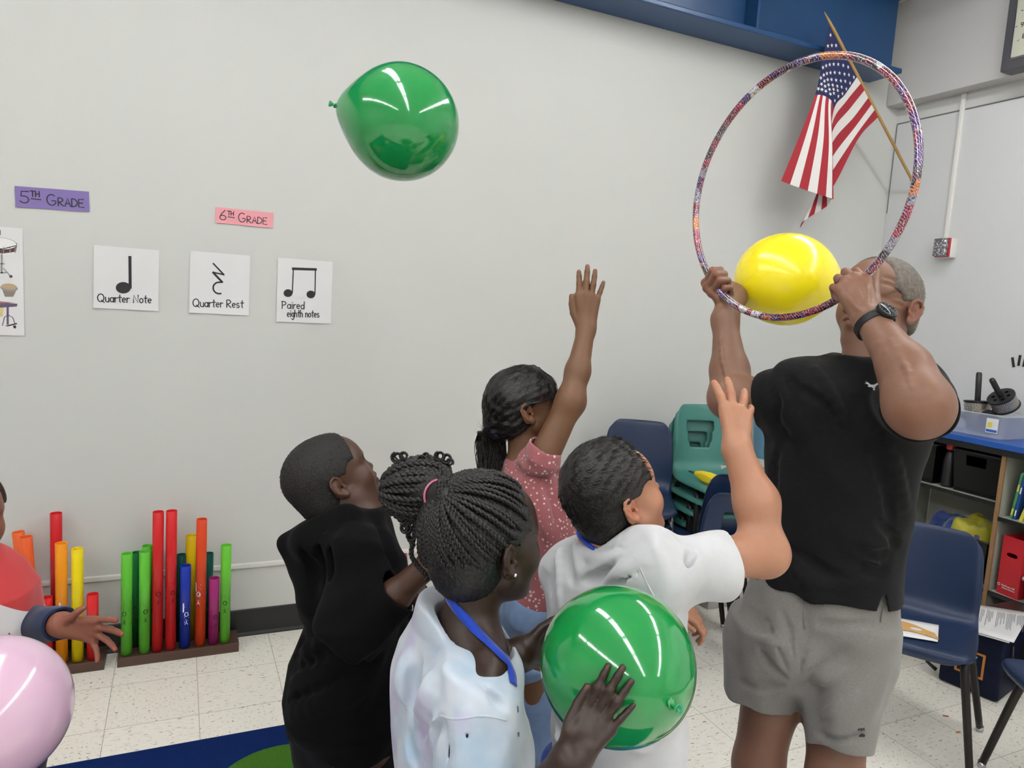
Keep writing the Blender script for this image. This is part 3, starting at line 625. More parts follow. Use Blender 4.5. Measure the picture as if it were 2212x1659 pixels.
# clear storage bin
m = NT('clear_plastic'); m.p(Base_Color=hx('dfe4ee'), Roughness=.18, Alpha=.42, Specular_IOR_Level=.6); M_CLEAR = m.mat
bx0, bx1, by0, by1 = 3.79, 4.03, 2.235, 2.76
o = tag(empty('storage_bin', (0, 0, ZT+.001)), 'clear plastic storage bin with teal latch on the blue top', 'bin')
b = MB(); cx_, cy_ = (bx0+bx1)/2, (by0+by1)/2
def rrect(sx, sy, z, r=.03, n=6):
    out = []
    for k, (ax_, ay_) in enumerate(((1, 1), (-1, 1), (-1, -1), (1, -1))):
        for i in range(n+1): a = math.pi/2*(k+i/n); out.append((cx_+ax_*(sx-r)+r*math.cos(a), cy_+ay_*(sy-r)+r*math.sin(a), z))
    return out
sx, sy = (bx1-bx0)/2, (by1-by0)/2
b.grid([rrect(sx*.9, sy*.92, .002), rrect(sx*.92, sy*.94, .006), rrect(sx*.98, sy*.98, .115), rrect(sx*1.03, sy*1.02, .117), rrect(sx*1.03, sy*1.02, .125)], closed=True)
t_ = rrect(sx*.9, sy*.92, .002); b.add(t_, [tuple(range(len(t_)))]); p = b.build('tub', M_CLEAR, o); mod(p, 'SOLIDIFY', thickness=.002)
b = MB(); b.box((bx0-.016, 2.50, .098), (bx0-.004, 2.62, .130), bev=.003); b.build('latch', plain('teal_plastic', '3f9a96', .4), o)
b = MB(); b.box((bx0-.0035, 2.265, .03), (bx0-.0025, 2.325, .105)); lab_ = b.build('label_card', M_PAPER, o, smooth=False)
b = MB(); b.box((bx0-.0042, 2.268, .035), (bx0-.0034, 2.322, .048)); b.build('printed_band', plain('lbl_blue', '2a58a8', .5), o, smooth=False)
b = MB(); b.box((bx0-.0042, 2.295, .058), (bx0-.0034, 2.318, .085)); b.build('printed_patch', plain('lbl_yel', 'd8c850', .5), o, smooth=False)
cabasa((3.905, 2.39, ZT+.07), (.15, 1, .05), 'bead cabasa lying inside the clear bin', .10)
M_STICK = plain('stick_wood', 'b99868', .5, noise=.15, nscale=40)
for (ua, va, ub, vb), lab in zip(((2138, 934, 2212, 929), (2165, 938, 2222, 938)), ('pale wooden rhythm stick lying behind the other on blue top', 'pale wooden rhythm stick lying nearest the counter edge on blue top')):
    a, c = PZ(ua, va, ZT+.009), PZ(ub, vb, ZT+.009); b = MB(); d = nrm(c-a); b.tube([a, a+d*.004, c+d*.1], [.005, .008, .008], 12); tag(b.build('rhythm_stick', M_STICK), lab, 'rhythm stick', 'rhythm sticks')
o = empty('blue_cup', PZ(2222, 940, ZT)); tag(o, 'blue plastic cup at the right frame edge on the blue top', 'cup')
b = MB(); b.lathe([(0, .002), (.045, .002), (.058, .11), (.061, .112), (.059, .114), (.055, .11), (.043, .006), (0, .006)], 32); b.build('cup_wall', plain('cup_blue', '1c64a8', .35), o)
# dark scraper cone lying in the cup's mouth
o = empty('scraper', V(*PZ(2222, 940, ZT))+V(0, 0, .15)); tag(o, 'black open metal scraper cylinder resting on the blue cup', 'scraper')
b = MB(); dd = nrm(V(-.25, .9, .2)); b.tube([V(0, 0, 0)-dd*.02, V(0, 0, 0)+dd*.09, V(0, 0, 0)+dd*.12], [.03, .034, .036], 20, cap=False); p = b.build('barrel', M_BLACK, o); mod(p, 'SOLIDIFY', thickness=.003)
b = MB(); b.tube([V(0, 0, -.035)+dd*.10, V(-.02, 0, -.03)+dd*.13, V(0, .0, -.037)-dd*.02], .003, 8); b.build('wire', M_CHROME, o)
# ================================================================== CHAIRS
def chair_shell(w=1.0, hole=None, sc=1.0):
    prof = bez([(.208, .396), (.222, .42), (.20, .44), (.10, .437), (-.06, .428), (-.14, .434), (-.185, .47), (-.203, .54), (-.222, .65), (-.238, .74), (-.247, .775), (-.258, .783)], 4)
    n = len(prof); hw = np.interp(np.linspace(0, 1, n), [0, .1, .3, .5, .58, .7, 1], [.185, .20, .205, .195, .19, .19, .168])*w
    NU = 28; rows = []; L = np.r_[0, np.cumsum([np.linalg.norm(prof[i+1]-prof[i]) for i in range(n-1)])]
    for i in range(n):
        row = []
        for j in range(NU+1):
            u = -1+2*j/NU; au = abs(u)
            cr = max(0, (au-.62)/.38)**2.2
            # corners: slide the ends of the profile back along it
            l = L[i]; l_top = L[-1]-.055*cr; l_fr = .05*cr
            l = l_fr+(l-0)*(l_top-l_fr)/L[-1]
            y = np.interp(l, L, [q[0] for q in prof]); z = np.interp(l, L, [q[1] for q in prof])
            back = np.clip((z-.44)/.15, 0, 1)
            y += back*.034*u*u; z += (1-back)*(.010*u*u)
            lip = max(0, (au-.90)/.10)
            z -= (1-back)*.022*lip**1.5; y -= back*.020*lip**1.5
            row.append((u*hw[i]*sc, y*sc, z*sc))
        rows.append(row)
    b = MB(); c = NU+1; vs = [q for r_ in rows for q in r_]; fs = []
    for i in range(n-1):
        for j in range(NU):
            if hole:
                zc = (rows[i][NU//2][2]+rows[i+1][NU//2][2])/2/sc; u = -1+2*(j+.5)/NU
                if rows[i][NU//2][1] < -.15*sc and hole[0] < zc < hole[1] and abs(u) < hole[2]*(1-(.25*(hole[1]-zc)/(hole[1]-hole[0]) if len(hole) > 3 else 0)): continue
            fs.append((i*c+j, i*c+j+1, (i+1)*c+j+1, (i+1)*c+j))
    b.add(vs, fs); return b
def make_chair(lab, cat, mat, legmat, w=1.0, hole=None, sc=1.0, group=None, r0=.0165):
    o = empty('school_chair'); tag(o, lab, cat, group)
    s = chair_shell(w, hole, sc).build('seat_shell', mat, o); mod(s, 'SOLIDIFY', thickness=.006, offset=0); mod(s, 'SUBSURF', levels=1, render_levels=1)
    for sx in (-1, 1):
        for path in (((.09, .04, .418), (.14, .07, .414), (.172, .115, .395), (.182, .145, .34), (.235, .20, .012)), ((.09, .0, .418), (.14, -.05, .414), (.17, -.105, .40), (.182, -.135, .34), (.24, -.225, .012))):
            pts = bez([V(sx*x*w, y, z)*sc for x, y, z in path], 7); N = len(pts)
            b = MB(); b.tube(pts, [sc*(r0-.004*max(0, (i/N-.5))*2) for i in range(N)], 14); l = b.build('leg', legmat, o)
            b = MB(); p0 = pts[-1]; b.lathe([(0, 0), (.013*sc, 0), (.0145*sc, .006), (.0135*sc, .022), (0, .022)], 16, Matrix.Translation((p0[0], p0[1], 0))); b.build('foot_cap', M_CHROME, l)
    b = MB(); b.box((-.10*w*sc, -.02*sc, .404*sc), (.10*w*sc, .06*sc, .424*sc), bev=.004); b.build('seat_bracket', legmat, o)
    return o
def place(o, x, y, F, z=0):
    o.location = (x, y, z); o.rotation_euler = (0, 0, math.atan2(F[1], F[0])-math.pi/2); return o
def polyp(name, col, rough=.38):
    m_ = NT(name); co = m_.coord(); m_.p(Base_Color=m_.mix(m_.noise(co, 5, 3).outputs[0], hx(col), tuple(x*.8 for x in hx(col)[:3])+(1,)), Roughness=rough, Specular_IOR_Level=.45); m_.bump(m_.noise(co, 700, 2).outputs[0], .12, .0008); return m_.mat
M_NAVY = polyp('navy_plastic', (23, 42, 75)); M_GRN = polyp('green_plastic', '3f7d74'); M_LEG = plain('dark_metal', '2a2725', .38, .6)
ch1 = place(make_chair('navy blue plastic chair with a picture on its seat, behind the man', 'chair', M_NAVY, M_LEG, w=1.05), 2.60, 1.765, (-.87, -.49))
ch2 = place(make_chair('navy blue plastic chair cut by the bottom right corner of frame', 'chair', M_NAVY, M_LEG, w=1.05), 2.735, 1.185, (-.86, .5))
# stack of green chairs by the back wall
HOLE = (.56, .70, .50, 1)
g = make_chair('green plastic chair with back opening, topmost of the green stack, yellow pouch on it', 'chair', M_GRN, M_LEG, w=.82, hole=HOLE, group='stacked green chairs')
GF = nrm(V(-.25, -.97, 0)); GR = V(GF[1], -GF[0], 0); gx, gy, gz = 2.44, 2.78, .325
GL_ = ['green plastic chair second from the top of the green stack', 'green plastic chair third from the top of the green stack', 'green plastic chair third from the bottom of the green stack', 'green plastic chair second from the bottom of the green stack', 'green plastic chair standing on the floor at the bottom of the green stack']
for k in range(5):
    c_ = copy_tree(g); d = (GF*-.036+GR*.016)*(k+1); place(c_, gx+d[0], gy+d[1], GF, gz-.065*(k+1)); c_['label'] = GL_[k]
place(g, gx, gy, GF, gz)
# navy chairs near the green stack
NFD = nrm(V(.30, .95, 0)); nbk = P(1608, 1108, 3.06)
n1 = place(make_chair('navy plastic chair with slotted back facing away, nearest in front of the green stack', 'chair', M_NAVY, M_LEG, w=.86, hole=(.60, .70, .48), sc=1.08), nbk[0]+NFD[0]*.25, nbk[1]+NFD[1]*.25, NFD, 0)
n2 = place(copy_tree(n1), nbk[0]+NFD[0]*.30+.02, nbk[1]+NFD[1]*.30, NFD, .068); n2['label'] = 'navy plastic chair stacked on the slotted navy one, only its top edge showing'
# stack of navy chairs against the back wall
M_CHLEG = plain('chrome_leg', '9a98a2', .25, .9)
k0 = make_chair('navy plastic chair on top of the stack at the back wall', 'chair', M_NAVY, M_CHLEG, w=.92, group='navy stack at the back wall', r0=.012)
for k, lab in enumerate(('navy plastic chair second from top of the back wall stack', 'navy plastic chair second from bottom of the back wall stack', 'navy plastic chair on the floor under the back wall stack')):
    c_ = copy_tree(k0); place(c_, 2.02, 2.84+.030*(k+1), (-.55, -.84), .24-.08*(k+1)); c_['label'] = lab
place(k0, 2.02, 2.84, (-.55, -.84), .24)
# pouch on the green chair
def ellips(b, c, r, M=None, n=20, m=12):
    rows = [[(c[0]+r[0]*math.sin(math.pi*i/m)*math.cos(2*math.pi*j/n), c[1]+r[1]*math.sin(math.pi*i/m)*math.sin(2*math.pi*j/n), c[2]-r[2]*math.cos(math.pi*i/m)) for j in range(n)] for i in range(m+1)]
    rows = [[tuple((M @ Vector(q)) if M is not None else q) for q in r_] for r_ in rows]; b.grid(rows, closed=True)
a, c = PZ(1502, 1022, gz+.475), PZ(1600, 1062, gz+.462); d = nrm(c-a); o = empty('fabric_pouch', a); tag(o, 'yellow fabric pouch with black loop lying on the top green chair', 'pouch')
m = NT('yellow_nylon'); w_ = m.n('TexWave', i_Vector=m.coord(), i_Scale=30, i_Distortion=3); m.p(Base_Color=hx('e4c81e'), Roughness=.6); m.bump(w_.outputs[1], .4, .004)
b = MB(); b.tube([d*t for t in (0, .012, .05, .10, .16, .22, .25)], [.010, .016, .026, .032, .032, .024, .010], 16, flat=.8); b.build('pouch_body', m.mat, o)
b = MB(); sd = nrm(np.cross(d, V(0, 0, 1))); b.tube([-d*.022+.022*(-d*math.cos(t)*1.1+sd*.45*math.sin(t))+V(0, 0, -.002) for t in [2*math.pi*k/16 for k in range(16)]], .0022, 6, closed=True); b.build('loop_cord', M_BLACK, o)
# white low cabinet with buckets behind the man
o = tag(empty('low_cabinet', (2.95, 2.98, 0)), 'off-white low cabinet behind the man by the back wall', 'cabinet'); M_OFFW = plain('offwhite_lam', 'b4b2ac', .5)
b = MB(); b.box((-.34, -.05, .0), (.45, .30, .78), bev=.004); b.build('body', M_OFFW, o, smooth=False); b = MB(); b.box((-.36, -.07, .7805), (.47, .32, .80), bev=.004); b.build('worktop', M_OFFW, o, smooth=False)
o = empty('bucket', (3.05, 3.04, .801)); tag(o, 'light blue bucket of mallets on the low cabinet behind the man', 'bucket')
M_SKY = plain('sky_blue_plastic', '7ab4d8', .4); b = MB(); b.lathe([(0, 0), (.085, 0), (.11, .21), (.116, .212), (.116, .235), (.108, .235), (.082, .006), (0, .006)], 36); b.build('bucket_wall', M_SKY, o)
o = empty('bucket', (3.27, 3.10, .801)); tag(o, 'mid blue bucket beside the light blue one, behind the man', 'bucket'); b = MB(); b.lathe([(0, 0), (.08, 0), (.10, .20), (.106, .202), (.106, .225), (.098, .225), (.078, .006), (0, .006)], 36); b.build('bucket_wall', plain('mid_blue_plastic', '3f7fb0', .4), o)
for (dx, dy, col, lab) in ((.02, .01, 'd8642a', 'orange-headed mallet standing in the light blue bucket'), (-.03, .03, '1a1a1c', 'black mallet lying across the light blue bucket rim')):
    o = empty('mallet', (3.05+dx, 3.04+dy, .83)); tag(o, lab, 'mallet', 'mallets in the bucket')
    b = MB(); top = V(.04 if col[0] == 'd' else -.06, -.05, .235); b.tube([(0, 0, 0), top], .006, 10); b.build('shaft', M_BLACK, o); b = MB(); dd = nrm(top); b.tube([top-dd*.004, top+dd*.045], .016, 14); b.build('head', plain('mallet_'+col, col, .5), o)
# picture on the seat of the front chair
def flat_sheet(name, lab, cat, pts3, mat, curl=.0):
    c = sum(pts3)/4; o_ = empty(name, c); tag(o_, lab, cat); rows = []
    for j in range(7):
        t = j/6; row = []
        for i in range(9):
            s_ = i/8; q_ = (pts3[0]*(1-s_)+pts3[1]*s_)*(1-t)+(pts3[3]*(1-s_)+pts3[2]*s_)*t-c; row.append(q_+V(0, 0, curl*(abs(2*s_-1)**3)))
        rows.append(row)
    b_ = MB(); b_.grid(rows); p_ = b_.build('sheet', mat, o_); mod(p_, 'SOLIDIFY', thickness=.0012, offset=1); return o_
S0 = .452
pc = [PZ(1893, 1326, S0+.006), PZ(2028, 1350, S0), PZ(2026, 1386, S0-.001), PZ(1890, 1364, S0)]
o = flat_sheet('picture_sheet', 'white picture sheet with a tan instrument on the navy chair seat', 'sheet', pc, M_PAPER)
b = MB(); cc = sum(pc)/4; ex = nrm(pc[1]-pc[0]); ey = np.cross(V(0, 0, 1), ex); ln = np.linalg.norm(pc[1]-pc[0]); wd_ = np.linalg.norm(pc[3]-pc[0])
xs = np.linspace(-.46, .42, 30); up = [(x*ln, wd_*(.02+.20*math.cos(x*6.0)+.1), 0) for x in xs]; dn = [(x*ln, wd_*(-.30+.10*math.cos(x*6.0)), 0) for x in xs]
hp = lambda t: (ln*(.14+.09*math.cos(t)), wd_*(-.02+.07*math.sin(t)))
b.add([tuple(ex*p_[0]+ey*p_[1]+V(0, 0, .0022)+(V(0, 0, .003)*abs(p_[0]/ln) if 0 else 0)) for p_ in up+dn], [(i, i+1, 31+i, 30+i) for i in range(29)])
b.mi = 1; b.add([tuple(ex*hp(t)[0]+ey*hp(t)[1]+V(0, 0, .0028)) for t in [2*math.pi*k/18 for k in range(18)]], [tuple(range(18))])
b.build('printed_picture', [plain('tan_print', 'c79a5c', .5, noise=.2, nscale=12), M_PAPER], o, smooth=False)
# cooler bag, papers, tray, blocks on the floor
M_BAG = cloth('navy_bag', '111a33', '0b1226', rough=.55, sheen=0)
bl, br = V(3.150, 1.995, 0), V(3.206, 1.762, 0); dv = nrm(br-bl); nv = nrm(V(dv[1], -dv[0], 0)); nv = nv if nv[0] < 0 else -nv; wb = np.linalg.norm(br-bl); HB = .285
o = empty('cooler_bag', bl); o.matrix_world = Matrix.Translation(Vector(bl)) @ frame(dv, -nv, (0, 0, 1)); tag(o, 'navy insulated shopping bag with orange-framed logo on the floor by the shelf', 'bag')
b = MB(); b.box((0, 0, .004), (wb, .24, HB), bev=.012); b.build('bag_body', M_BAG, o)
b = MB(); b.box((.012, .012, HB-.002), (wb-.012, .228, HB+.004)); b.build('red_lining', plain('bag_red', '5a1a26', .6), o)
FR = frame((1, 0, 0), (0, 0, 1), (0, -1, 0)); M_ORNG = plain('logo_orange', 'c07a2c', .5); M_LB = plain('logo_lightblue', '5f9fc4', .5); M_LW = plain('logo_white', 'd6d8dc', .5)
lx, lz, ls = .118, .135, .052
b = MB(); lg = FR.copy(); lg.translation = Vector((lx, -.001, lz)); 
b.ribbon([(-ls, -ls), (ls, -ls)], .010, lg, .001); b.ribbon([(-ls, ls), (ls, ls)], .010, lg, .001); b.ribbon([(-ls, -ls), (-ls, ls)], .010, lg, .0012); b.ribbon([(ls, -ls), (ls, ls)], .010, lg, .0012); lo = b.build('logo_frame', M_ORNG, o, smooth=False)
b = MB()
for k in range(3): b.ribbon([(-.030+k*.017, -.004), (-.012+k*.017, .036)], .0095, lg, .001)
b.build('logo_stripes', M_LB, o, smooth=False); text_mesh('ALDI', .03, lg @ Matrix.Translation((0, -.024, .001)), 'logo_lettering', M_LW, o, bold=True)
b = MB(); b.tube([(wb+.012, .05, HB-.03), (wb+.016, .05, .2), (wb+.014, .05, .12)], .007, 8, flat=.4); p = b.build('side_strap', M_BLACK, o); b = MB(); b.tube([(wb+.016, .05, .20), (wb+.018, .04, .16), (wb+.016, .05, .12), (wb+.018, .06, .16)], .004, 8, closed=True); b.build('blue_clip', M_LB, p)
b = MB(); b.tube([(-.01, .05, HB-.06), (-.05, .04, .12), (-.06, .03, .05), (-.02, .03, .03)], .010, 8, flat=.4); b.build('side_strap', M_BLACK, o)
p4 = [PZ(2112, 1306, .318), PZ(2226, 1324, .318), PZ(2190, 1388, .312), PZ(2098, 1362, .312)]
o = flat_sheet('printed_papers', 'white printed papers lying on top of the navy shopping bag', 'papers', p4, M_PAPER)
o2 = flat_sheet('printed_papers', 'lower white sheet peeking out under the printed papers on the bag', 'papers', [q_+V(-.01, .012, -.006) for q_ in p4], M_PAPER)
b = MB(); cc = sum(p4)/4; ex = nrm(p4[1]-p4[0]); ey = nrm(p4[3]-p4[0]); ln = np.linalg.norm(p4[1]-p4[0]); wd_ = np.linalg.norm(p4[3]-p4[0]); rn = random.Random(3); sh = p4[0]-cc
for k in range(30):
    if k in (3, 9, 10, 17, 24): continue
    a_ = ln*(.10+.027*k); c0_ = wd_*rn.uniform(.14, .2); c1_ = wd_*rn.uniform(.4, .82)
    q0, q1 = sh+ex*a_+ey*c0_, sh+ex*a_+ey*c1_; hwd = ex*.0010; zz = V(0, 0, .004-.006*0)
    sl = lambda q_: q_+V(0, 0, .0022)
    b.add([sl(q0-hwd), sl(q0+hwd), sl(q1+hwd), sl(q1-hwd)], [(0, 1, 2, 3)])
b.build('printed_lines', plain('print_grey', '74747a', .6), o, smooth=False)
o = tag(empty('paper_tray', (3.55, 1.80, .0)), 'black paper tray box between the bag and the shelf unit', 'tray')
b = MB(); b.box((-.10, -.30, 0), (.13, .22, .285), bev=.006); b.build('tray_body', plain('tray_black', '1d1a1a', .45), o, smooth=False); b = MB(); b.box((-.105, -.305, .286), (.135, .225, .30), bev=.004); b.build('tray_lid', plain('tray_brown', '2c2625', .4), o, smooth=False)
M_BLOCK = plain('block_wood', 'b9a283', .6, noise=.12, nscale=30)
for (u, v, rz, sz, zz, lab, mt) in ((1908, 1424, .5, (.055, .03, .028), 0, 'wooden block lying on the floor beside the man, lower one', M_BLOCK), (1928, 1412, .2, (.06, .032, .028), .0285, 'wooden block resting on the lower block beside the man', M_BLOCK), (1902, 1404, .35, (.06, .05, .02), .0575, 'white block on top of the wooden blocks beside the man', M_WHITE)):
    q = PZ(1915, 1424, 0) if zz else PZ(u, v, 0); q = q+V(.012 if zz else 0, .0, zz); b = MB(); b.box((-sz[0], -sz[1], 0), (sz[0], sz[1], sz[2]), bev=.003); o = b.build('floor_block', mt, smooth=False, loc=q); o.rotation_euler = (0, 0, rz); tag(o, lab, 'block', 'small blocks on the floor')
for (u, v, lab, col) in ((2043, 1547, 'tiny red scrap on the floor by the chair leg', 'a8442c'), (2070, 1582, 'tiny orange scrap on the floor below the chair', 'b8722c')):
    q = PZ(u, v, .0003); b = MB(); b.box((-.011, -.004, 0), (.011, .004, .002), bev=.0005); o = b.build('floor_scrap', plain('scrap_'+col, col, .6), loc=q); o.rotation_euler = (0, 0, -.6 if u < 2050 else -.1); tag(o, lab, 'scrap')
q = PZ(1733, 1548, .004); b = MB(); b.tube([q+V(.019*math.cos(t), .016*math.sin(t), 0) for t in [2*math.pi*k/24 for k in range(24)]], .0028, 8, closed=True); b.tube([q+V(-.002, .016, .001), q+V(.012, .05, .002), q+V(.03, .085, .002)], .0028, 8); tag(b.build('metal_ring', M_CHROME), 'small metal ring on the floor seen between the man\'s legs', 'ring')

# ================================================================== BALLOONS AND HOOP
def balloon_mat(name, col, tr=.1, rough=.1, coat=.6):
    m_ = NT(name); c = hx(col); m_.p(Base_Color=c, Roughness=rough, Specular_IOR_Level=.55, Coat_Weight=coat, Coat_Roughness=rough*.6, Subsurface_Weight=.35 if coat > .5 else .12, Subsurface_Radius=(.05, .05, .05), Subsurface_Scale=.5)
    t = m_.n('BsdfTransparent'); t.inputs[0].default_value = tuple(min(1, .15+x*1.3) for x in c[:3])+(1,); mx = m_.n('MixShader'); mx.inputs[0].default_value = tr
    m_.t.links.new(m_.b.outputs[0], mx.inputs[1]); m_.t.links.new(t.outputs[0], mx.inputs[2]); m_.t.links.new(mx.outputs[0], m_.out.inputs[0]); return m_.mat
def balloon(lab, c, ax, R, el, mat, tie=True, neck=.12, group='round party balloons'):
    ax = nrm(ax); x = nrm(np.cross(ax, V(.2, .3, 1))); y = np.cross(ax, x); o_ = empty('balloon', c); o_.matrix_world = Matrix.Translation(Vector(c)) @ frame(x, y, ax); tag(o_, lab, 'balloon', group)
    pr = []; n = 64
    for i in range(n+1):
        t = math.pi*i/n; cz = math.cos(t)                     # t=0 at the tie end (+z)
        z = R*el*cz + R*neck*math.exp(-(t/.42)**2); r_ = R*math.sin(t)*(1-.10*max(0, cz)**2)
        pr.append((max(r_, 1e-5), z))
    b_ = MB(); b_.lathe(pr[::-1], 72); b_.build('balloon_skin', mat, o_)
    if tie:
        z0 = pr[0][1]; b_ = MB(); b_.lathe([(.0015, z0-.006), (.005, z0-.001), (.0058, z0+.003), (.0028, z0+.006), (.0034, z0+.009), (.006, z0+.014), (.0076, z0+.017), (.0072, z0+.0182), (.0045, z0+.014), (.002, z0+.011)], 20)
        b_.tube([(.0052*math.cos(t_), .0052*math.sin(t_), z0+.002+.003*math.sin(t_)) for t_ in [2*math.pi*k/16 for k in range(16)]], .0022, 8, closed=True)
        b_.build('tied_knot', mat, o_)
    return o_
MB_G = balloon_mat('green_latex', (24, 141, 68), .06); MB_Y = balloon_mat('yellow_latex', 'fbe71e', .0, .24, .25); MB_P = balloon_mat('pink_latex', 'd9b6cc', .03, .14)
B_FLOAT = P(866, 265, 1.78); balloon('green balloon floating high in front of the bare wall', B_FLOAT, cdir(-.96, .24, .05), px(122, 1.78), 1.03, MB_G, neck=.13)
B_YEL = P(1699, 604, 2.0); balloon('yellow balloon hanging in the air behind the lower part of the hoop', B_YEL, cdir(.98, -.05, -.12), px(99, 2.0), 1.12, MB_Y, neck=.14)
BG_C = P(1335, 1437, 1.06); BG_R = px(167, 1.06); balloon('large green balloon held between the hands of the girl with braids', BG_C, P(1425, 1502, .975)-BG_C, BG_R, 1.03, MB_G, neck=.02)
BP_C = P(-22, 1541, 1.05); balloon('pale pink balloon at the lower left corner in front of the child in red', BP_C, cdir(-.3, -.9, -.2), px(158, 1.05), 1.03, MB_P)
HC = V(1.3048, 1.3222, 1.8846); HR = .3; _n = V(math.cos(.1194)*math.cos(-.054), math.sin(.1194)*math.cos(-.054), math.sin(-.054)); HA = nrm(np.cross(_n, V(0, 0, 1))); HB_ = np.cross(_n, HA)
def hoop_at(u, v):
    """point and tangent of the hoop nearest to a pixel"""
    best = None
    for k in range(1440):
        t = 2*math.pi*k/1440; q_ = HC+HR*(math.cos(t)*HA+math.sin(t)*HB_); d_ = q_-EYE; z_ = d_@FWD; uu = W/2+FPX*(d_@RGT)/z_; vv = H/2-FPX*(d_@UPV)/z_; e = (uu-u)**2+(vv-v)**2
        if best is None or e < best[0]: best = (e, q_, -math.sin(t)*HA+math.cos(t)*HB_, z_)
    return best[1:]
m = NT('hologram_tape'); co = m.coord()
v1 = m.n('TexVoronoi', i_Vector=co, i_Scale=38); pal = m.ramp(m.n('SeparateColor', i_Color=v1.outputs['Color']).outputs[0], [(0, hx('7e0f2e')), (.22, hx('4a2068')), (.36, hx('c86a14')), (.48, hx('2e1026')), (.60, hx('a01440')), (.74, hx('8a8494')), (.84, hx('6a1038')), (.93, hx('d8d4dc'))], 'CONSTANT')
st = m.noise(co, 260, 4, .7); st2 = m.n('TexWave', i_Vector=m.map(co, rot=(.6, .3, .8)), i_Scale=70, i_Distortion=6, i_Detail=2)
c1 = m.mix(m.ramp(st2.outputs[1], [(.95, (0, 0, 0, 1)), (.98, (1, 1, 1, 1))]).outputs[0], pal.outputs[0], hx('cfcad2')); c2 = m.mix(m.ramp(st.outputs[0], [(.54, (0, 0, 0, 1)), (.58, (1, 1, 1, 1))]).outputs[0], c1, hx('2a0f1e')); c2 = m.mix(m.ramp(m.noise(m.map(co, loc=(3, 1, 2)), 330, 3, .7).outputs[0], [(.60, (0, 0, 0, 1)), (.62, (1, 1, 1, 1))]).outputs[0], c2, hx('dcd8e0'))
m.p(Base_Color=c2, Metallic=.35, Roughness=.22, Coat_Weight=1.0, Coat_Roughness=.03)
b = MB(); b.tube([HR*(math.cos(t)*HA+math.sin(t)*HB_) for t in [2*math.pi*k/160 for k in range(160)]], .0088, 16, closed=True)
tag(b.build('hula_hoop', m.mat, loc=HC), 'shiny multicoloured hoop held up by the man in black', 'hoop')
# ================================================================== smooth body surfaces (implicit shapes -> one continuous mesh)
F32 = np.float32
def cone(a, b, ra, rb=None, k=.02, sub=False): return dict(t='c', a=np.asarray(a, F32), b=np.asarray(b, F32), ra=ra, rb=ra if rb is None else rb, k=k, sub=sub)
def ball(c, r, k=.02, sub=False): return dict(t='e', c=np.asarray(c, F32), R=np.eye(3, dtype=F32), r=np.array([r]*3, F32), k=k, sub=sub)
def ell(c, r, R=None, k=.02, sub=False): return dict(t='e', c=np.asarray(c, F32), R=np.eye(3, dtype=F32) if R is None else np.asarray(R, F32), r=np.asarray(r, F32), k=k, sub=sub)
def grp(ops, k=.02, sub=False): return dict(t='g', ops=ops, k=k, sub=sub)
def chain(pts, rs, k=.02, kk=.01, sub=False): return grp([cone(pts[i], pts[i+1], rs[i], rs[i+1], kk) for i in range(len(pts)-1)], k, sub)
def loft(st, k=.03, open0=False, open1=False, rnd=.012, sub=False):
    """elliptical sections along an axis; st = [(centre, half width, half depth, width direction)]"""
    C = np.array([s[0] for s in st], F32); ax = C[-1]-C[0]; L = np.linalg.norm(ax); ax = ax/L; h = (C-C[0])@ax
    a = np.array([s[1] for s in st], F32); b = np.array([s[2] for s in st], F32); w = []
    for s in st: q = np.asarray(s[3], float); q = q-ax*(q@ax); w.append(q/np.linalg.norm(q))
    return dict(t='l', C=C, ax=ax.astype(F32), h=h.astype(F32), a=a, b=b, w=np.array(w, F32), k=k, o0=open0, o1=open1, rnd=rnd, sub=sub)
def half(pt, n, k=.004): return dict(t='p', c=np.asarray(pt, F32), n=np.asarray(nrm(n), F32), k=k, sub=False)   # keep the side the normal points away from
def bound(o):
    t = o['t']
    if t == 'c': c = (o['a']+o['b'])/2; return c, np.linalg.norm(o['a']-c)+max(o['ra'], o['rb'])
    if t == 'e': return o['c'], float(max(o['r']))
    if t == 'l': c = (o['C'][0]+o['C'][-1])/2; return c, float(max(np.linalg.norm(o['C']-c, axis=1)+np.maximum(o['a'], o['b'])))+.06
    if t == 'g':
        bs = [bound(q) for q in o['ops'] if not q['sub'] and q['t'] != 'p']; c = np.mean([q[0] for q in bs], 0); return c, max(np.linalg.norm(q[0]-c)+q[1] for q in bs)
    return None
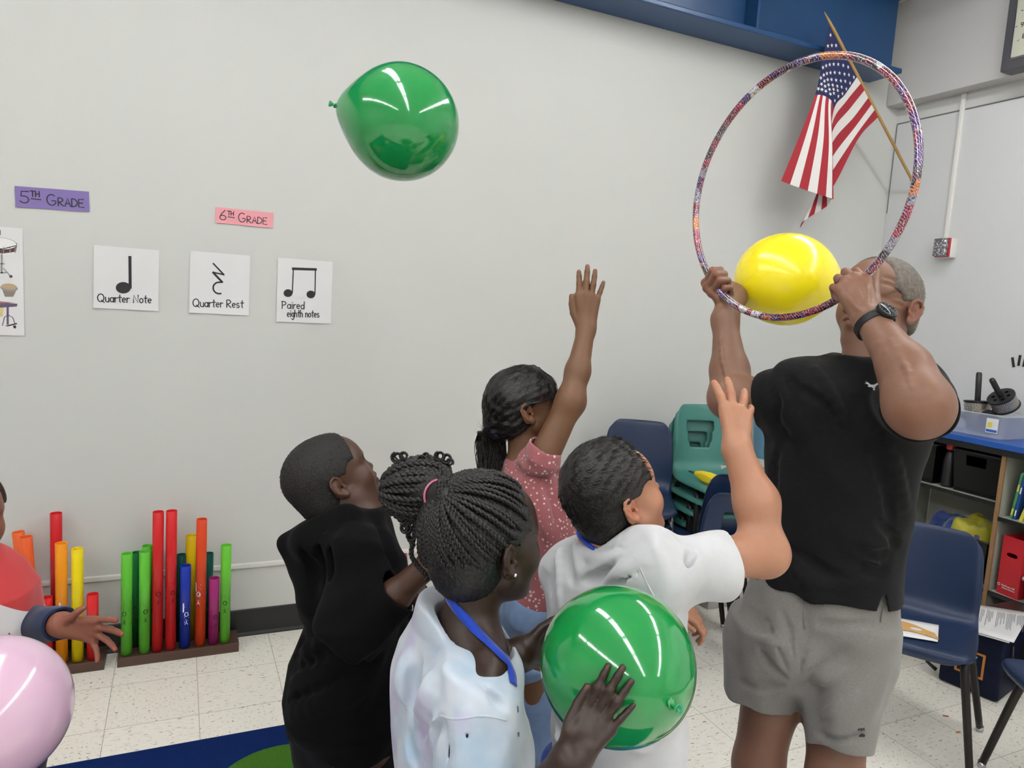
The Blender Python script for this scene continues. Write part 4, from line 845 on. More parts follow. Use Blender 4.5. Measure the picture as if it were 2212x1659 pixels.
def prim(o, p, inn):
    t = o['t']
    if t == 'c':
        ba = o['b']-o['a']; l2 = float(ba@ba)+1e-12; pa = p-o['a']; h = np.clip((pa@ba)/l2, 0, 1)
        q = pa-h[..., None]*ba; return np.sqrt((q*q).sum(-1))-(o['ra']+(o['rb']-o['ra'])*h)+inn
    if t == 'e':
        r = np.maximum(o['r']-inn, .001); q = (p-o['c'])@o['R']; k0 = np.sqrt(((q/r)**2).sum(-1)); k1 = np.sqrt(((q/(r*r))**2).sum(-1))
        return k0*(k0-1)/np.maximum(k1, 1e-6)
    if t == 'l':
        hh = (p-o['C'][0])@o['ax']; h = o['h']; x = lambda arr: np.interp(hh, h, arr).astype(F32)
        q = p-np.stack([x(o['C'][:, i]) for i in range(3)], -1); w = np.stack([x(o['w'][:, i]) for i in range(3)], -1)
        w = w/np.sqrt((w*w).sum(-1))[..., None]
        d2 = np.cross(o['ax'], w); u = (q*w).sum(-1); v = (q*d2).sum(-1); a = np.maximum(x(o['a'])-inn, .002); b = np.maximum(x(o['b'])-inn, .002)
        k0 = np.sqrt((u/a)**2+(v/b)**2); k1 = np.sqrt((u/(a*a))**2+(v/(b*b))**2); d = k0*(k0-1)/np.maximum(k1, 1e-5)
        d = np.where(k0 < .3, np.maximum(-np.minimum(a, b), d), d)
        lo = h[0]-(.06 if o['o0'] and inn > 0 else -inn); hi = h[-1]+(.06 if o['o1'] and inn > 0 else -inn)
        c0, c1 = lo-hh, hh-hi
        r0 = .003 if o['o0'] else o['rnd']; r1 = .003 if o['o1'] else o['rnd']
        for c_, r_ in ((c0, r0), (c1, r1)):
            m_ = np.maximum(d, c_); e = np.maximum(r_-np.abs(d-c_), 0)/r_; d = m_+e*e*r_*.25
        return d
    if t == 'p': return (p-o['c'])@o['n']+inn
def evalops(ops, p, bc, br, inn=0.0):
    """p: (blocks, n, 3)"""
    d = np.full(p.shape[:2], 1e3, F32)
    for o in ops:
        if o['t'] == 'p':
            e = prim(o, p, inn).astype(F32); d = -smin(-d, -e, o['k']); continue
        c, r = bound(o); m_ = np.linalg.norm(bc-c, axis=1) < r+br+o['k']+.04
        if not m_.any(): continue
        e = evalops(o['ops'], p[m_], bc[m_], br, inn) if o['t'] == 'g' else prim(o, p[m_], -inn if o['sub'] else inn).astype(F32)
        d[m_] = (-smin(-d[m_], e, o['k'])) if o['sub'] else smin(d[m_], e, o['k'])
    return d
def smin(a, b, k):
    h = np.maximum(k-np.abs(a-b), 0)/k; return np.minimum(a, b)-h*h*k*.25
RES_MUL = 1.0
CUT = [None]          # shapes cut out of a garment after it is hollowed (neck openings)
def surface(ops, res, disp=None, thick=None, clip=None, margin=.01):
    """mesh of the zero level set by surface nets over sparse blocks"""
    res = res*RES_MUL; N = 16; bs = res*N
    lo = np.full(3, 1e9); hi = -lo
    for o in ops:
        b_ = bound(o)
        if b_ is not None and not o['sub']: lo = np.minimum(lo, b_[0]-b_[1]-.03); hi = np.maximum(hi, b_[0]+b_[1]+.03)
    n = np.ceil((hi-lo)/bs).astype(int); G = np.stack(np.meshgrid(*[np.arange(k) for k in n], indexing='ij'), -1).reshape(-1, 3)
    bc = (lo+(G+.5)*bs).astype(F32); br = bs*.87
    d = np.concatenate([evalops(ops, bc[i:i+4000, None, :], bc[i:i+4000], br)[:, 0] for i in range(0, len(bc), 4000)])
    keep = np.abs(d) < br*1.5+margin+(thick or 0)+.012
    G = G[keep]; bc = bc[keep]
    ii = np.arange(N+1); off = np.stack(np.meshgrid(ii, ii, ii, indexing='ij'), -1).reshape(-1, 3)
    allk = []; allv = []; edges = [[], [], []]
    dims = n*N+3
    key = lambda c: (c[..., 0].astype(np.int64)*dims[1]+c[..., 1])*dims[2]+c[..., 2]
    corners = np.array([(i, j, k) for i in (0, 1) for j in (0, 1) for k in (0, 1)])
    ce = [(a, b) for a in range(8) for b in range(8) if a < b and np.abs(corners[a]-corners[b]).sum() == 1]
    for s in range(0, len(G), 260):
        g = G[s:s+260]; p = (lo+(g[:, None, :]*N+off[None])*res).astype(F32)
        q = evalops(ops, p, bc[s:s+260], br)
        if disp is not None: q = q+disp(p)
        if thick:
            qi = evalops(ops, p, bc[s:s+260], br+.06, thick)
            if disp is not None: qi = qi+disp(p)
            rg = np.full(q.shape, 1e3, F32)                   # hollow only near the openings
            for o in ops:
                if o['t'] == 'l':
                    for fl_, e_ in ((o['o0'], 0), (o['o1'], -1)):
                        if fl_: rg = np.minimum(rg, np.sqrt(((p-o['C'][e_])**2).sum(-1))-(max(o['a'][e_], o['b'][e_])+.035))
            q = np.maximum(q, -np.maximum(qi, rg))
        if CUT[0]: q = np.maximum(q, -evalops(CUT[0], p, bc[s:s+260], br))
        q = q.reshape(-1, N+1, N+1, N+1); sg = q < 0
        cs = np.stack([sg[:, i:N+i, j:N+j, k:N+k] for i, j, k in corners], -1); act = cs.any(-1) & ~cs.all(-1)
        bi, ci, cj, ck = np.nonzero(act)
        if not len(bi): continue
        dv = np.stack([q[bi, ci+i, cj+j, ck+k] for i, j, k in corners], -1); acc = np.zeros((len(bi), 3)); cnt = np.zeros(len(bi))
        for a, b in ce:
            da, db = dv[:, a], dv[:, b]; m_ = (da < 0) != (db < 0); t = np.where(m_, da/np.where(m_, da-db, 1), 0)
            acc += np.where(m_[:, None], corners[a]+t[:, None]*(corners[b]-corners[a]), 0); cnt += m_
        cell = g[bi]*N+np.stack([ci, cj, ck], -1); allk.append(key(cell+1)); allv.append(lo+(cell+acc/cnt[:, None])*res)
        for ax in range(3):
            e = [0, 0, 0]; e[ax] = 1
            s0 = sg[:, :N, :N, :N]; s1 = sg[:, e[0]:N+e[0], e[1]:N+e[1], e[2]:N+e[2]]
            b2, i2, j2, k2 = np.nonzero(s0 != s1); c2 = g[b2]*N+np.stack([i2, j2, k2], -1); edges[ax].append((c2, s0[b2, i2, j2, k2]))
    K = np.concatenate(allk); Vv = np.concatenate(allv); od = np.argsort(K); K = K[od]; Vv = Vv[od]
    quads = []
    for ax in range(3):
        u, v = [(1, 2), (2, 0), (0, 1)][ax]; c2 = np.concatenate([e[0] for e in edges[ax]]); fl = np.concatenate([e[1] for e in edges[ax]])
        du = np.zeros(3, int); du[u] = 1; dv_ = np.zeros(3, int); dv_[v] = 1
        idx = []; ok = np.ones(len(c2), bool)
        for c_ in (c2-du-dv_, c2-dv_, c2, c2-du):
            kk = key(c_+1); ix = np.clip(np.searchsorted(K, kk), 0, len(K)-1); ok &= K[ix] == kk; idx.append(ix)
        qd = np.stack(idx, -1); qd = np.where(fl[:, None], qd, qd[:, ::-1])[ok]; quads.append(qd)
    Q = np.concatenate(quads); used = np.zeros(len(Vv), bool); used[Q.ravel()] = True; re_ = np.cumsum(used)-1
    return Vv[used], re_[Q]
def skin_obj(name, ops, res, mat, parent=None, disp=None, thick=None, tint=None, base=(1, 1, 1), origin=None, margin=.01):
    v, q = surface(ops, res, disp, thick, margin=margin)
    org = np.zeros(3) if origin is None else np.asarray(origin, float)
    me = bpy.data.meshes.new(name); me.vertices.add(len(v)); me.vertices.foreach_set('co', (v-org).astype(F32).ravel())
    me.loops.add(len(q)*4); me.loops.foreach_set('vertex_index', q.astype(np.int32).ravel()); me.polygons.add(len(q))
    me.polygons.foreach_set('loop_start', np.arange(0, len(q)*4, 4, dtype=np.int32)); me.polygons.foreach_set('use_smooth', np.ones(len(q), bool))
    me.update(calc_edges=True); me.validate(); me.materials.append(mat)
    if tint is not None:
        col = np.ones((len(v), 4), F32); col[:, :3] = tint(v)
        at_ = me.color_attributes.new('tint', 'FLOAT_COLOR', 'POINT'); at_.data.foreach_set('color', col.ravel())
    return link(bpy.data.objects.new(name, me), parent)
def tinter(spots):
    """natural colour differences of skin: spots = [(centre, radius, rgb factor)]"""
    def f(v):
        c = np.ones((len(v), 3), F32)
        for ce_, r, rgb in spots:
            if isinstance(r, tuple): rr, R = np.array(r[0]), np.array(r[1]); d = np.sqrt((((v-ce_)@R/rr)**2).sum(1))
            else: d = np.linalg.norm(v-ce_, axis=1)/r
            w = np.clip(1.25-d*1.0, 0, 1)[:, None]; w = w*w*(3-2*w); c = c*(1-w)+c*np.array(rgb)*w
        return c
    return f
def wrinkle(seed, amp, freq, dirv, stretch=3.0, warp=.03, mask=None):
    """cloth folds: ridges that run along dirv"""
    rn = np.random.RandomState(seed); D = nrm(dirv); A = nrm(np.cross(D, V(.3, .9, .5))); B = np.cross(D, A); ph = rn.uniform(0, 6.28, 12)
    M3 = np.stack([A*freq, B*freq, D*freq/stretch], 1).astype(F32)
    def f(p):
        q = p@M3; x, y, z = q[..., 0], q[..., 1], q[..., 2]
        wx = x+1.1*np.sin(.8*z+ph[0]+.7*np.sin(y*.6+ph[1])); wy = y+1.1*np.sin(.9*z+ph[2]+.8*np.sin(x*.5+ph[3]))
        s = np.sin(wx+ph[4])*np.sin(.7*wy+ph[5])+.5*np.sin(1.9*wx+1.3*wy+ph[6]); s = s+.3*s*np.abs(s)
        e = (amp*s).astype(F32)
        return e*mask(p) if mask is not None else e
    return f
def sleeve(st, k=.05, open1=True, o0=False): return [loft(st, k, o0, open1), ball(st[0][0], min(st[0][1], st[0][2])*.98, k)]
def trace(ops, u, v, z0=.5):
    d_ = ray(u, v); z = z0
    for _ in range(40):
        p = (EYE+d_*z).astype(F32)[None, None]; e = float(evalops(ops, p, p[0], .01)[0, 0])
        if e > 100: e = .06
        z += e*.8
        if e < .0012: return EYE+d_*z
        if z > 4: return None
    return EYE+d_*z
def folds(ops, specs, k=.016):
    """creases pressed into or raised from a garment along drawn lines: (pixel path, radius, +1 ridge / -1 crease)"""
    out = []
    for path, r, sg in specs:
        h = [trace(ops, u, v) for u, v in path]
        if any(q is None for q in h): continue
        h = bez(h, 3); n = len(h)
        for i in range(n-1):
            t0, t1 = math.sin(math.pi*(i+.25)/(n-.5)), math.sin(math.pi*(i+1.25)/(n-.5)); f = lambda q, t: q+nrm(EYE-q)*((-.45 if sg > 0 else .35)*r+(-.5*r*(1-t) if sg > 0 else .5*r*(1-t)))
            out.append(cone(f(h[i], t0), f(h[i+1], t1), r*(.35+.65*t0), r*(.35+.65*t1), k, sg < 0))
    return ops+out
def addf(*fs): return lambda p: sum(f(p) for f in fs)
def near(c, r):
    c = np.asarray(c, F32)
    return lambda p: np.clip(1.3-np.sqrt(((p-c)**2).sum(-1))/r, 0, 1).astype(F32)
def skin_mat(name, col, sss=.12, rough=.48, dark=None):
    m_ = NT(name); co = m_.coord(); c = hx(col); nz = m_.noise(co, 16, 6, .7); n2 = m_.noise(co, 120, 5, .7)
    at_ = m_.n('VertexColor', layer_name='tint'); base = m_.mix(nz.outputs[0], (c[0]*.84, c[1]*.76, c[2]*.74, 1), (min(1, c[0]*1.12), c[1]*1.16, c[2]*1.18, 1))
    m_.p(Base_Color=m_.mix(1.0, base, at_.outputs[0], 'MULTIPLY'), Roughness=rough, Subsurface_Weight=sss, Subsurface_Radius=(.012, .005, .003), Subsurface_Scale=.6, Specular_IOR_Level=.4)
    m_.bump(n2.outputs[0], .28, .0016); return m_.mat

# ------------------------------------------------------------------ heads, ears, hands
def xf(c, Rm, s): return lambda q: np.asarray(c, float)+Rm@(np.asarray(q, float)*s)
def basis(F, up=(0, 0, 1)):
    """columns: right, forward, up of a body part that faces F"""
    F = nrm(F); R = nrm(np.cross(F, up)); return np.stack([R, F, np.cross(R, F)], 1)
def head_ops(c, Rm, s, chub=1.0, ears=(1, -1), eyes='open', jaw=1.0, nose=1.0, brow=1.0):
    T = xf(c, Rm, s); O = []
    E_ = lambda q, r, k=.05, rot=None, sub=False: ell(T(q), np.array(r)*s, Rm if rot is None else Rm@rot, k*s, sub)
    C_ = lambda a, b, ra, rb, k=.05, sub=False: cone(T(a), T(b), ra*s, rb*s, k*s, sub)
    O += [E_((0, -.075, .13), (.335, .425, .37)), E_((0, .12, .12), (.285, .29, .30), .1), E_((0, .13, -.14), (.255*chub, .245, .34), .1)]
    for x in (1, -1):
        O += [C_((x*.20*chub, -.02, -.22), (x*.07, .25, -.41), .085*chub, .075, .09), E_((x*.165*chub, .20, -.135), (.11*chub, .13, .13), .08), C_((x*.21, .23, .075), (x*.05, .345, .06), .055, .05*brow, .06)]
    O += [E_((0, .275, -.405), (.085*jaw, .08, .075), .06), C_((0, .33, .03), (0, .435*nose, -.10), .032, .052*nose, .05), E_((0, .30, -.245), (.10, .11, .10), .07)]
    for x in (1, -1):
        O += [E_((x*.052, .385*nose, -.125), (.042, .045, .034), .03), E_((x*.125, .385, .005), (.075, .07, .05), .06, None, True)]
        if eyes == 'open': O += [E_((x*.122, .275, .0), (.062, .062, .056), .012), C_((x*.065, .342, -.012), (x*.185, .305, -.002), .014, .012, .02)]
        else: O += [E_((x*.122, .275, .0), (.07, .072, .052), .02), C_((x*.06, .345, -.02), (x*.19, .30, -.012), .010, .008, .012)]
    O += [C_((-.085, .345, -.222), (0, .392, -.205), .018, .030, .03), C_((.085, .345, -.222), (0, .392, -.205), .018, .030, .03),
          C_((-.075, .345, -.262), (0, .378, -.268), .020, .034, .03), C_((.075, .345, -.262), (0, .378, -.268), .020, .034, .03), C_((-.095, .35, -.238), (0, .43, -.236), .007, .009, .015, True), C_((.095, .35, -.238), (0, .43, -.236), .007, .009, .015, True)]
    for x in ears:
        O.append(ear_ops(T, Rm, s, x))
    return O
def ear_ops(T, Rm, s, x, flare=.30):
    a = .35*flare*2; ca, sa = math.cos(a), math.sin(a)
    # ear plane: 'back' direction swings outwards
    bk = V(x*sa, -ca, 0); up = nrm(V(0, -.12, 1)); outw = nrm(V(x*ca, sa, 0)); o = V(x*.315, -.045, -.06)
    e_ = .84
    def W_(b, u, n): return T(o+e_*(bk*b+up*u+outw*n))
    s = s*e_
    RR = Rm@np.stack([bk, outw, up], 1)
    R_ = lambda r: r*s
    G = [ell(W_(.075, .0, .012), np.array((.094, .022, .146))*s, RR, .02*s), ell(W_(.03, -.115, .02), np.array((.045, .024, .05))*s, RR, .03*s)]
    hel = [(.0, .045, .02), (.01, .11, .03), (.06, .148, .04), (.12, .13, .045), (.158, .07, .045), (.155, .0, .04), (.125, -.065, .035), (.08, -.105, .03), (.045, -.135, .022)]
    G += [cone(W_(*hel[i]), W_(*hel[i+1]), R_(.019), R_(.019), .012*s) for i in range(len(hel)-1)]
    G += [ell(W_(.062, -.005, .045), np.array((.042, .032, .068))*s, RR, .02*s, True)]
    G += [cone(W_(.10, .05, .03), W_(.095, -.05, .028), R_(.016), R_(.015), .015*s), ell(W_(.005, -.03, .03), np.array((.02, .022, .03))*s, RR, .015*s)]
    G += [ell(W_(.035, -.01, .022), np.array((.016, .03, .02))*s, RR, .01*s, True)]
    return grp(G, .015*s)
def head_tints(c, Rm, s, lip=(.86, .62, .62), ear=(1.0, .86, .82), brow=None, cheek=(1.03, .93, .9)):
    T = xf(c, Rm, s); R = [(T((0, .385, -.237)), ((.10*s, .06*s, .042*s), Rm), lip), (T((.32, -.09, -.06)), .13*s, ear), (T((-.32, -.09, -.06)), .13*s, ear), (T((.17, .25, -.13)), .13*s, cheek), (T((-.17, .25, -.13)), .13*s, cheek)]
    if brow is not None:
        for x in (1, -1): R.append((T((x*.14, .325, .10)), ((.085*s, .05*s, .018*s), Rm), brow))
    return R
def eye_parts(c, Rm, s, parent, side=(1, -1), iris='2a1a12'):
    T = xf(c, Rm, s); wm = plain('eye_white', 'd8d2cc', .15); im = plain('iris_'+iris, iris, .1)
    for x in side:
        b = MB(); M_ = Matrix.Translation(Vector(T((x*.122, .278, .0)))) @ Matrix(Rm.tolist()).to_4x4(); ellips(b, (0, 0, 0), (.064*s, .064*s, .058*s), M_); o_ = b.build('eye', wm, parent)
        b = MB(); M2 = Matrix.Translation(Vector(T((x*.122+x*.01, .278+.058, .0)))) @ Matrix(Rm.tolist()).to_4x4(); ellips(b, (0, 0, 0), (.026*s, .008*s, .026*s), M2); b.build('iris', im, o_)
FING = {'i': (.50, .150, (.235, .135, .095), .046, .036), 'm': (.53, .052, (.255, .155, .10), .048, .037), 'r': (.505, -.048, (.235, .14, .10), .045, .035), 'p': (.455, -.140, (.18, .10, .085), .039, .030)}
def hand_ops(w, D, N, right, L, curls, spread=None, thumb=None, k=.02, fat=1.0, wr=.085):
    """w wrist, D to the fingers, N out of the back of the hand; curls {finger: (knuckle, middle, end) degrees}; thumb = points in hand axes (D, S, N)"""
    D = nrm(D); N = nrm(N-D*(np.asarray(N)@D)); S = np.cross(N, D)*(1 if right else -1)
    H = lambda d, s, n: w+L*(D*d+S*s+N*n)
    O = []; spread = spread or {}; tips = {}
    for f, (kd, ks, seg, r0, r1) in FING.items():
        kn = H(kd, ks, .0 if f in 'mr' else -.012); sp = math.radians(spread.get(f, 0)); d0 = nrm(D*math.cos(sp)+S*math.sin(sp)); pts = [kn]; ang = 0
        for j in range(3): ang += math.radians(curls[f][j]); pts.append(pts[-1]+L*seg[j]*(d0*math.cos(ang)-N*math.sin(ang)))
        rr = [r0*fat, (r0*.62+r1*.38)*fat*1.02, (r0*.3+r1*.7)*fat, r1*.93*fat]
        O.append(grp([cone(pts[j], pts[j+1], rr[j]*L, rr[j+1]*L, .008*L*2) for j in range(3)], .0028))
        tips[f] = (pts, rr[-1]*L, -(N*math.cos(ang)+d0*math.sin(ang))*-1)
    wa, wb = H(-.02, .055, 0), H(-.02, -.055, 0); palm = []
    for f, base in (('i', wa), ('m', w), ('r', w), ('p', wb)): palm.append(cone(base, H(FING[f][0]+.045*math.cos(math.radians(curls[f][0]))*(curls[f][0] < 45), FING[f][1]*1.04, -.012 if f in 'mr' else -.02), wr*fat*.82*L, .062*fat*L, .05*L))
    palm.append(ell(H(.22, -.09, -.035), np.array((.20, .075, .06))*L, np.stack([D, S, N], 1), .05*L))
    th = thumb or [(.10, .10, -.03), (.27, .235, -.055), (.42, .29, -.065), (.53, .32, -.065)]
    tp = [H(*q) for q in th]; tg_ = [cone(tp[0], tp[1], .075*fat*L, .056*fat*L, .03*L), cone(tp[1], tp[2], .054*fat*L, .047*fat*L, .012*L), cone(tp[2], tp[3], .046*fat*L, .036*fat*L, .012*L)]
    tips['t'] = (tp, .036*fat*L, N)
    return [grp(palm, k), grp([grp(tg_, .03*L)], .035*L)]+O, tips
def nail_tints(tips, L, rgb=(1.25, 1.1, 1.08)):
    out = []
    for f, (pts, r, n) in tips.items():
        d = nrm(pts[-1]-pts[-2]); n = nrm(n-d*(n@d)); s_ = np.cross(d, n); out.append((pts[-1]+n*r*.8-d*r*.1, ((r*1.15, r*.75, r*.7), np.stack([d, s_, n], 1)), rgb))
    return out
def strands(name, roots, mat, parent, r0=.0011, n=3):
    """many thin tapering hair strands in one mesh; roots = list of point lists"""
    vs = []; fs = []
    for pts in roots:
        N = len(pts); o = len(vs); t0 = nrm(pts[1]-pts[0]); a = nrm(np.cross(t0, V(.31, .77, .55))); b_ = np.cross(t0, a)
        for i, q in enumerate(pts):
            r = r0*(1-.85*i/(N-1))
            for k in range(n): th = 6.283*k/n; vs.append(q+r*(math.cos(th)*a+math.sin(th)*b_))
        for i in range(N-1):
            for k in range(n): l = (k+1) % n; fs.append((o+i*n+k, o+i*n+l, o+(i+1)*n+l, o+(i+1)*n+k))
    me = bpy.data.meshes.new(name); me.from_pydata([tuple(v) for v in vs], [], fs); me.materials.append(mat); me.polygons.foreach_set('use_smooth', [True]*len(fs)); me.update()
    return link(bpy.data.objects.new(name, me), parent)
# ================================================================== PEOPLE
from mathutils.bvhtree import BVHTree
def bvh(*objs):
    vs = []; fs = []
    for o in objs:
        k = len(vs); vs += [v.co[:] for v in o.data.vertices]; fs += [tuple(i+k for i in p.vertices) for p in o.data.polygons]
    return BVHTree.FromPolygons(vs, fs)
def cast(t, u, v):
    d = ray(u, v); h = t.ray_cast(Vector(EYE), Vector(nrm(d))); return (np.array(h[0]), np.array(h[1])) if h[0] is not None else (None, None)
def decal(t, polys, name, mat, parent, off=.0015):
    """printed mark lying on a cloth surface: polygons drawn where the photo shows them"""
    b = MB()
    for pl in polys:
        bm = bmesh.new(); vs = []
        for u, v in pl:
            h, n = cast(t, u, v)
            if h is None: continue
            vs.append(bm.verts.new(h+nrm(EYE-h)*off))
        if len(vs) < 3: bm.free(); continue
        es = [bm.edges.new((vs[i], vs[(i+1) % len(vs)])) for i in range(len(vs))]; bmesh.ops.triangle_fill(bm, edges=es, use_beauty=True); bm.verts.index_update()
        b.add([q.co[:] for q in bm.verts], [[q.index for q in f.verts] for f in bm.faces]); bm.free()
    return b.build(name, mat, parent, smooth=False)
def ring_tube(b, c, ax, rx, r, n=28, flat=None, ry=None, x=None):
    ax = nrm(ax); x = nrm(np.cross(ax, V(.3, .8, .5)) if x is None else x-ax*(x@ax)); y = np.cross(ax, x); ry = ry or rx
    b.tube([c+rx*math.cos(t)*x+ry*math.sin(t)*y for t in [2*math.pi*k/n for k in range(n)]], r, 8, closed=True, flat=flat)
def person(label, foot):
    o = empty('person', (foot[0], foot[1], 0)); return tag(o, label, 'person')
def put(o, par):
    """keep world coordinates of a child under a person"""
    o.parent = par; o.matrix_parent_inverse = Matrix.Translation(par.location).inverted(); return o
def ground(p): return V(p[0], p[1], 0)
def leg_ops(hip, knee, F, rt, rk, ra, foot=.21):
    F = nrm(V(F[0], F[1], 0)); an = V(knee[0], knee[1], .085)-F*.02; cf = knee*.6+an*.4-F*.018
    return [cone(hip, knee, rt, rk, .05), cone(knee, cf, rk*.95, rk*1.02, .03), cone(cf, an, rk*1.0, ra, .03), cone(an, an+F*foot*.55+V(0, 0, -.055), ra, .032, .03), cone(an, an-F*.03+V(0, 0, -.05), ra, .03, .02)], an, F
def shoe(an, F, L, mat, par, name='shoe'):
    c = V(an[0], an[1], 0); s_ = V(-F[1], F[0], 0)
    o = skin_obj(name, [cone(c-F*.045+V(0, 0, .042), c+F*(L*.62)+V(0, 0, .036), .042, .036, .02), ell(c+F*L*.42+V(0, 0, .038), (L*.33, .046, .036), np.stack([F, s_, V(0, 0, 1)], 1), .03), cone(c+V(0, 0, .05)-F*.01, c+V(0, 0, .095)-F*.01, .046, .046, .03), half(V(0, 0, .001), V(0, 0, -1))], .004, mat); return put(o, par)
def cap_ops(c, Rm, s, off, front, nape, side=.15, vol=1.0, earcut=True):
    T = xf(c, Rm, s); n_ = lambda q: Rm@nrm(q)
    O = [ell(T((0, -.075, .13)), np.array((.335+off, .425+off, .37+off*vol))*s, Rm, .05*s), ell(T((0, .12, .12)), np.array((.285+off, .29+off*.6, .30+off*vol))*s, Rm, .1*s), ell(T((0, -.22, -.13)), np.array((.27+off*.5, .24+off*.6, .26))*s, Rm, .1*s)]
    O += [half(T(front[0]), n_(front[1]), .03*s), half(T(nape[0]), n_(nape[1]), .04*s)]
    if earcut:
        for x in (1, -1): O.append(ell(T((x*.34, -.02, -.10)), np.array((.16, .115, .135))*s, Rm, .02*s, True)); O.append(ell(T((x*.33, .17, -.13)), np.array((.2, .16, .24))*s, Rm, .03*s, True))
    return O
def hair_roots(o, n, seed, length, flow, lift=.4, curl=.0, steps=4, keep=None, jit=.25, lj=.4, hug=0.0):
    rn = np.random.RandomState(seed); N = len(o.data.vertices); co = np.empty(N*3, F32); o.data.vertices.foreach_get('co', co); co = co.reshape(-1, 3).astype(float); no = np.array([v.normal[:] for v in o.data.vertices])
    ix = rn.choice(N, min(n*3, N*4), True); out = []
    for i in ix:
        if len(out) >= n: break
        p, q = co[i], no[i]
        if keep is not None and not keep(p, q): continue
        fl = flow(p) if callable(flow) else flow
        d = fl-q*(fl@q); d = nrm(d+1e-6)+rn.normal(0, jit, 3); d = nrm(d-q*(d@q)*.5+q*lift); l = length*(1-lj*rn.rand()); pts = [p-q*.002]; dd = d
        for k in range(steps):
            dd = nrm(dd-q*(lift/steps+hug)+rn.normal(0, curl, 3)); pts.append(pts[-1]+dd*l/steps)
        out.append(pts)
    return out
def hair_mat(name, c1, c2, rough=.42):
    m_ = NT(name); co = m_.coord(); nz = m_.noise(co, 120, 3); m_.p(Base_Color=m_.mix(nz.outputs[0], hx(c1), hx(c2)), Roughness=rough, Specular_IOR_Level=.45); m_.bump(m_.noise(co, 320, 3).outputs[0], .5, .003); return m_.mat
def garment(name, ops, res, mat, disp, thick, cut=None):
    """hollow cloth shell, open at hems, cuffs and neck"""
    CUT[0] = cut
    try: return skin_obj(name, ops, res, mat, None, disp, thick, margin=.012)
    finally: CUT[0] = None
UP = V(0, 0, 1)
M_HAIR = hair_mat('black_hair', '0a0908', '1a1614', .55)

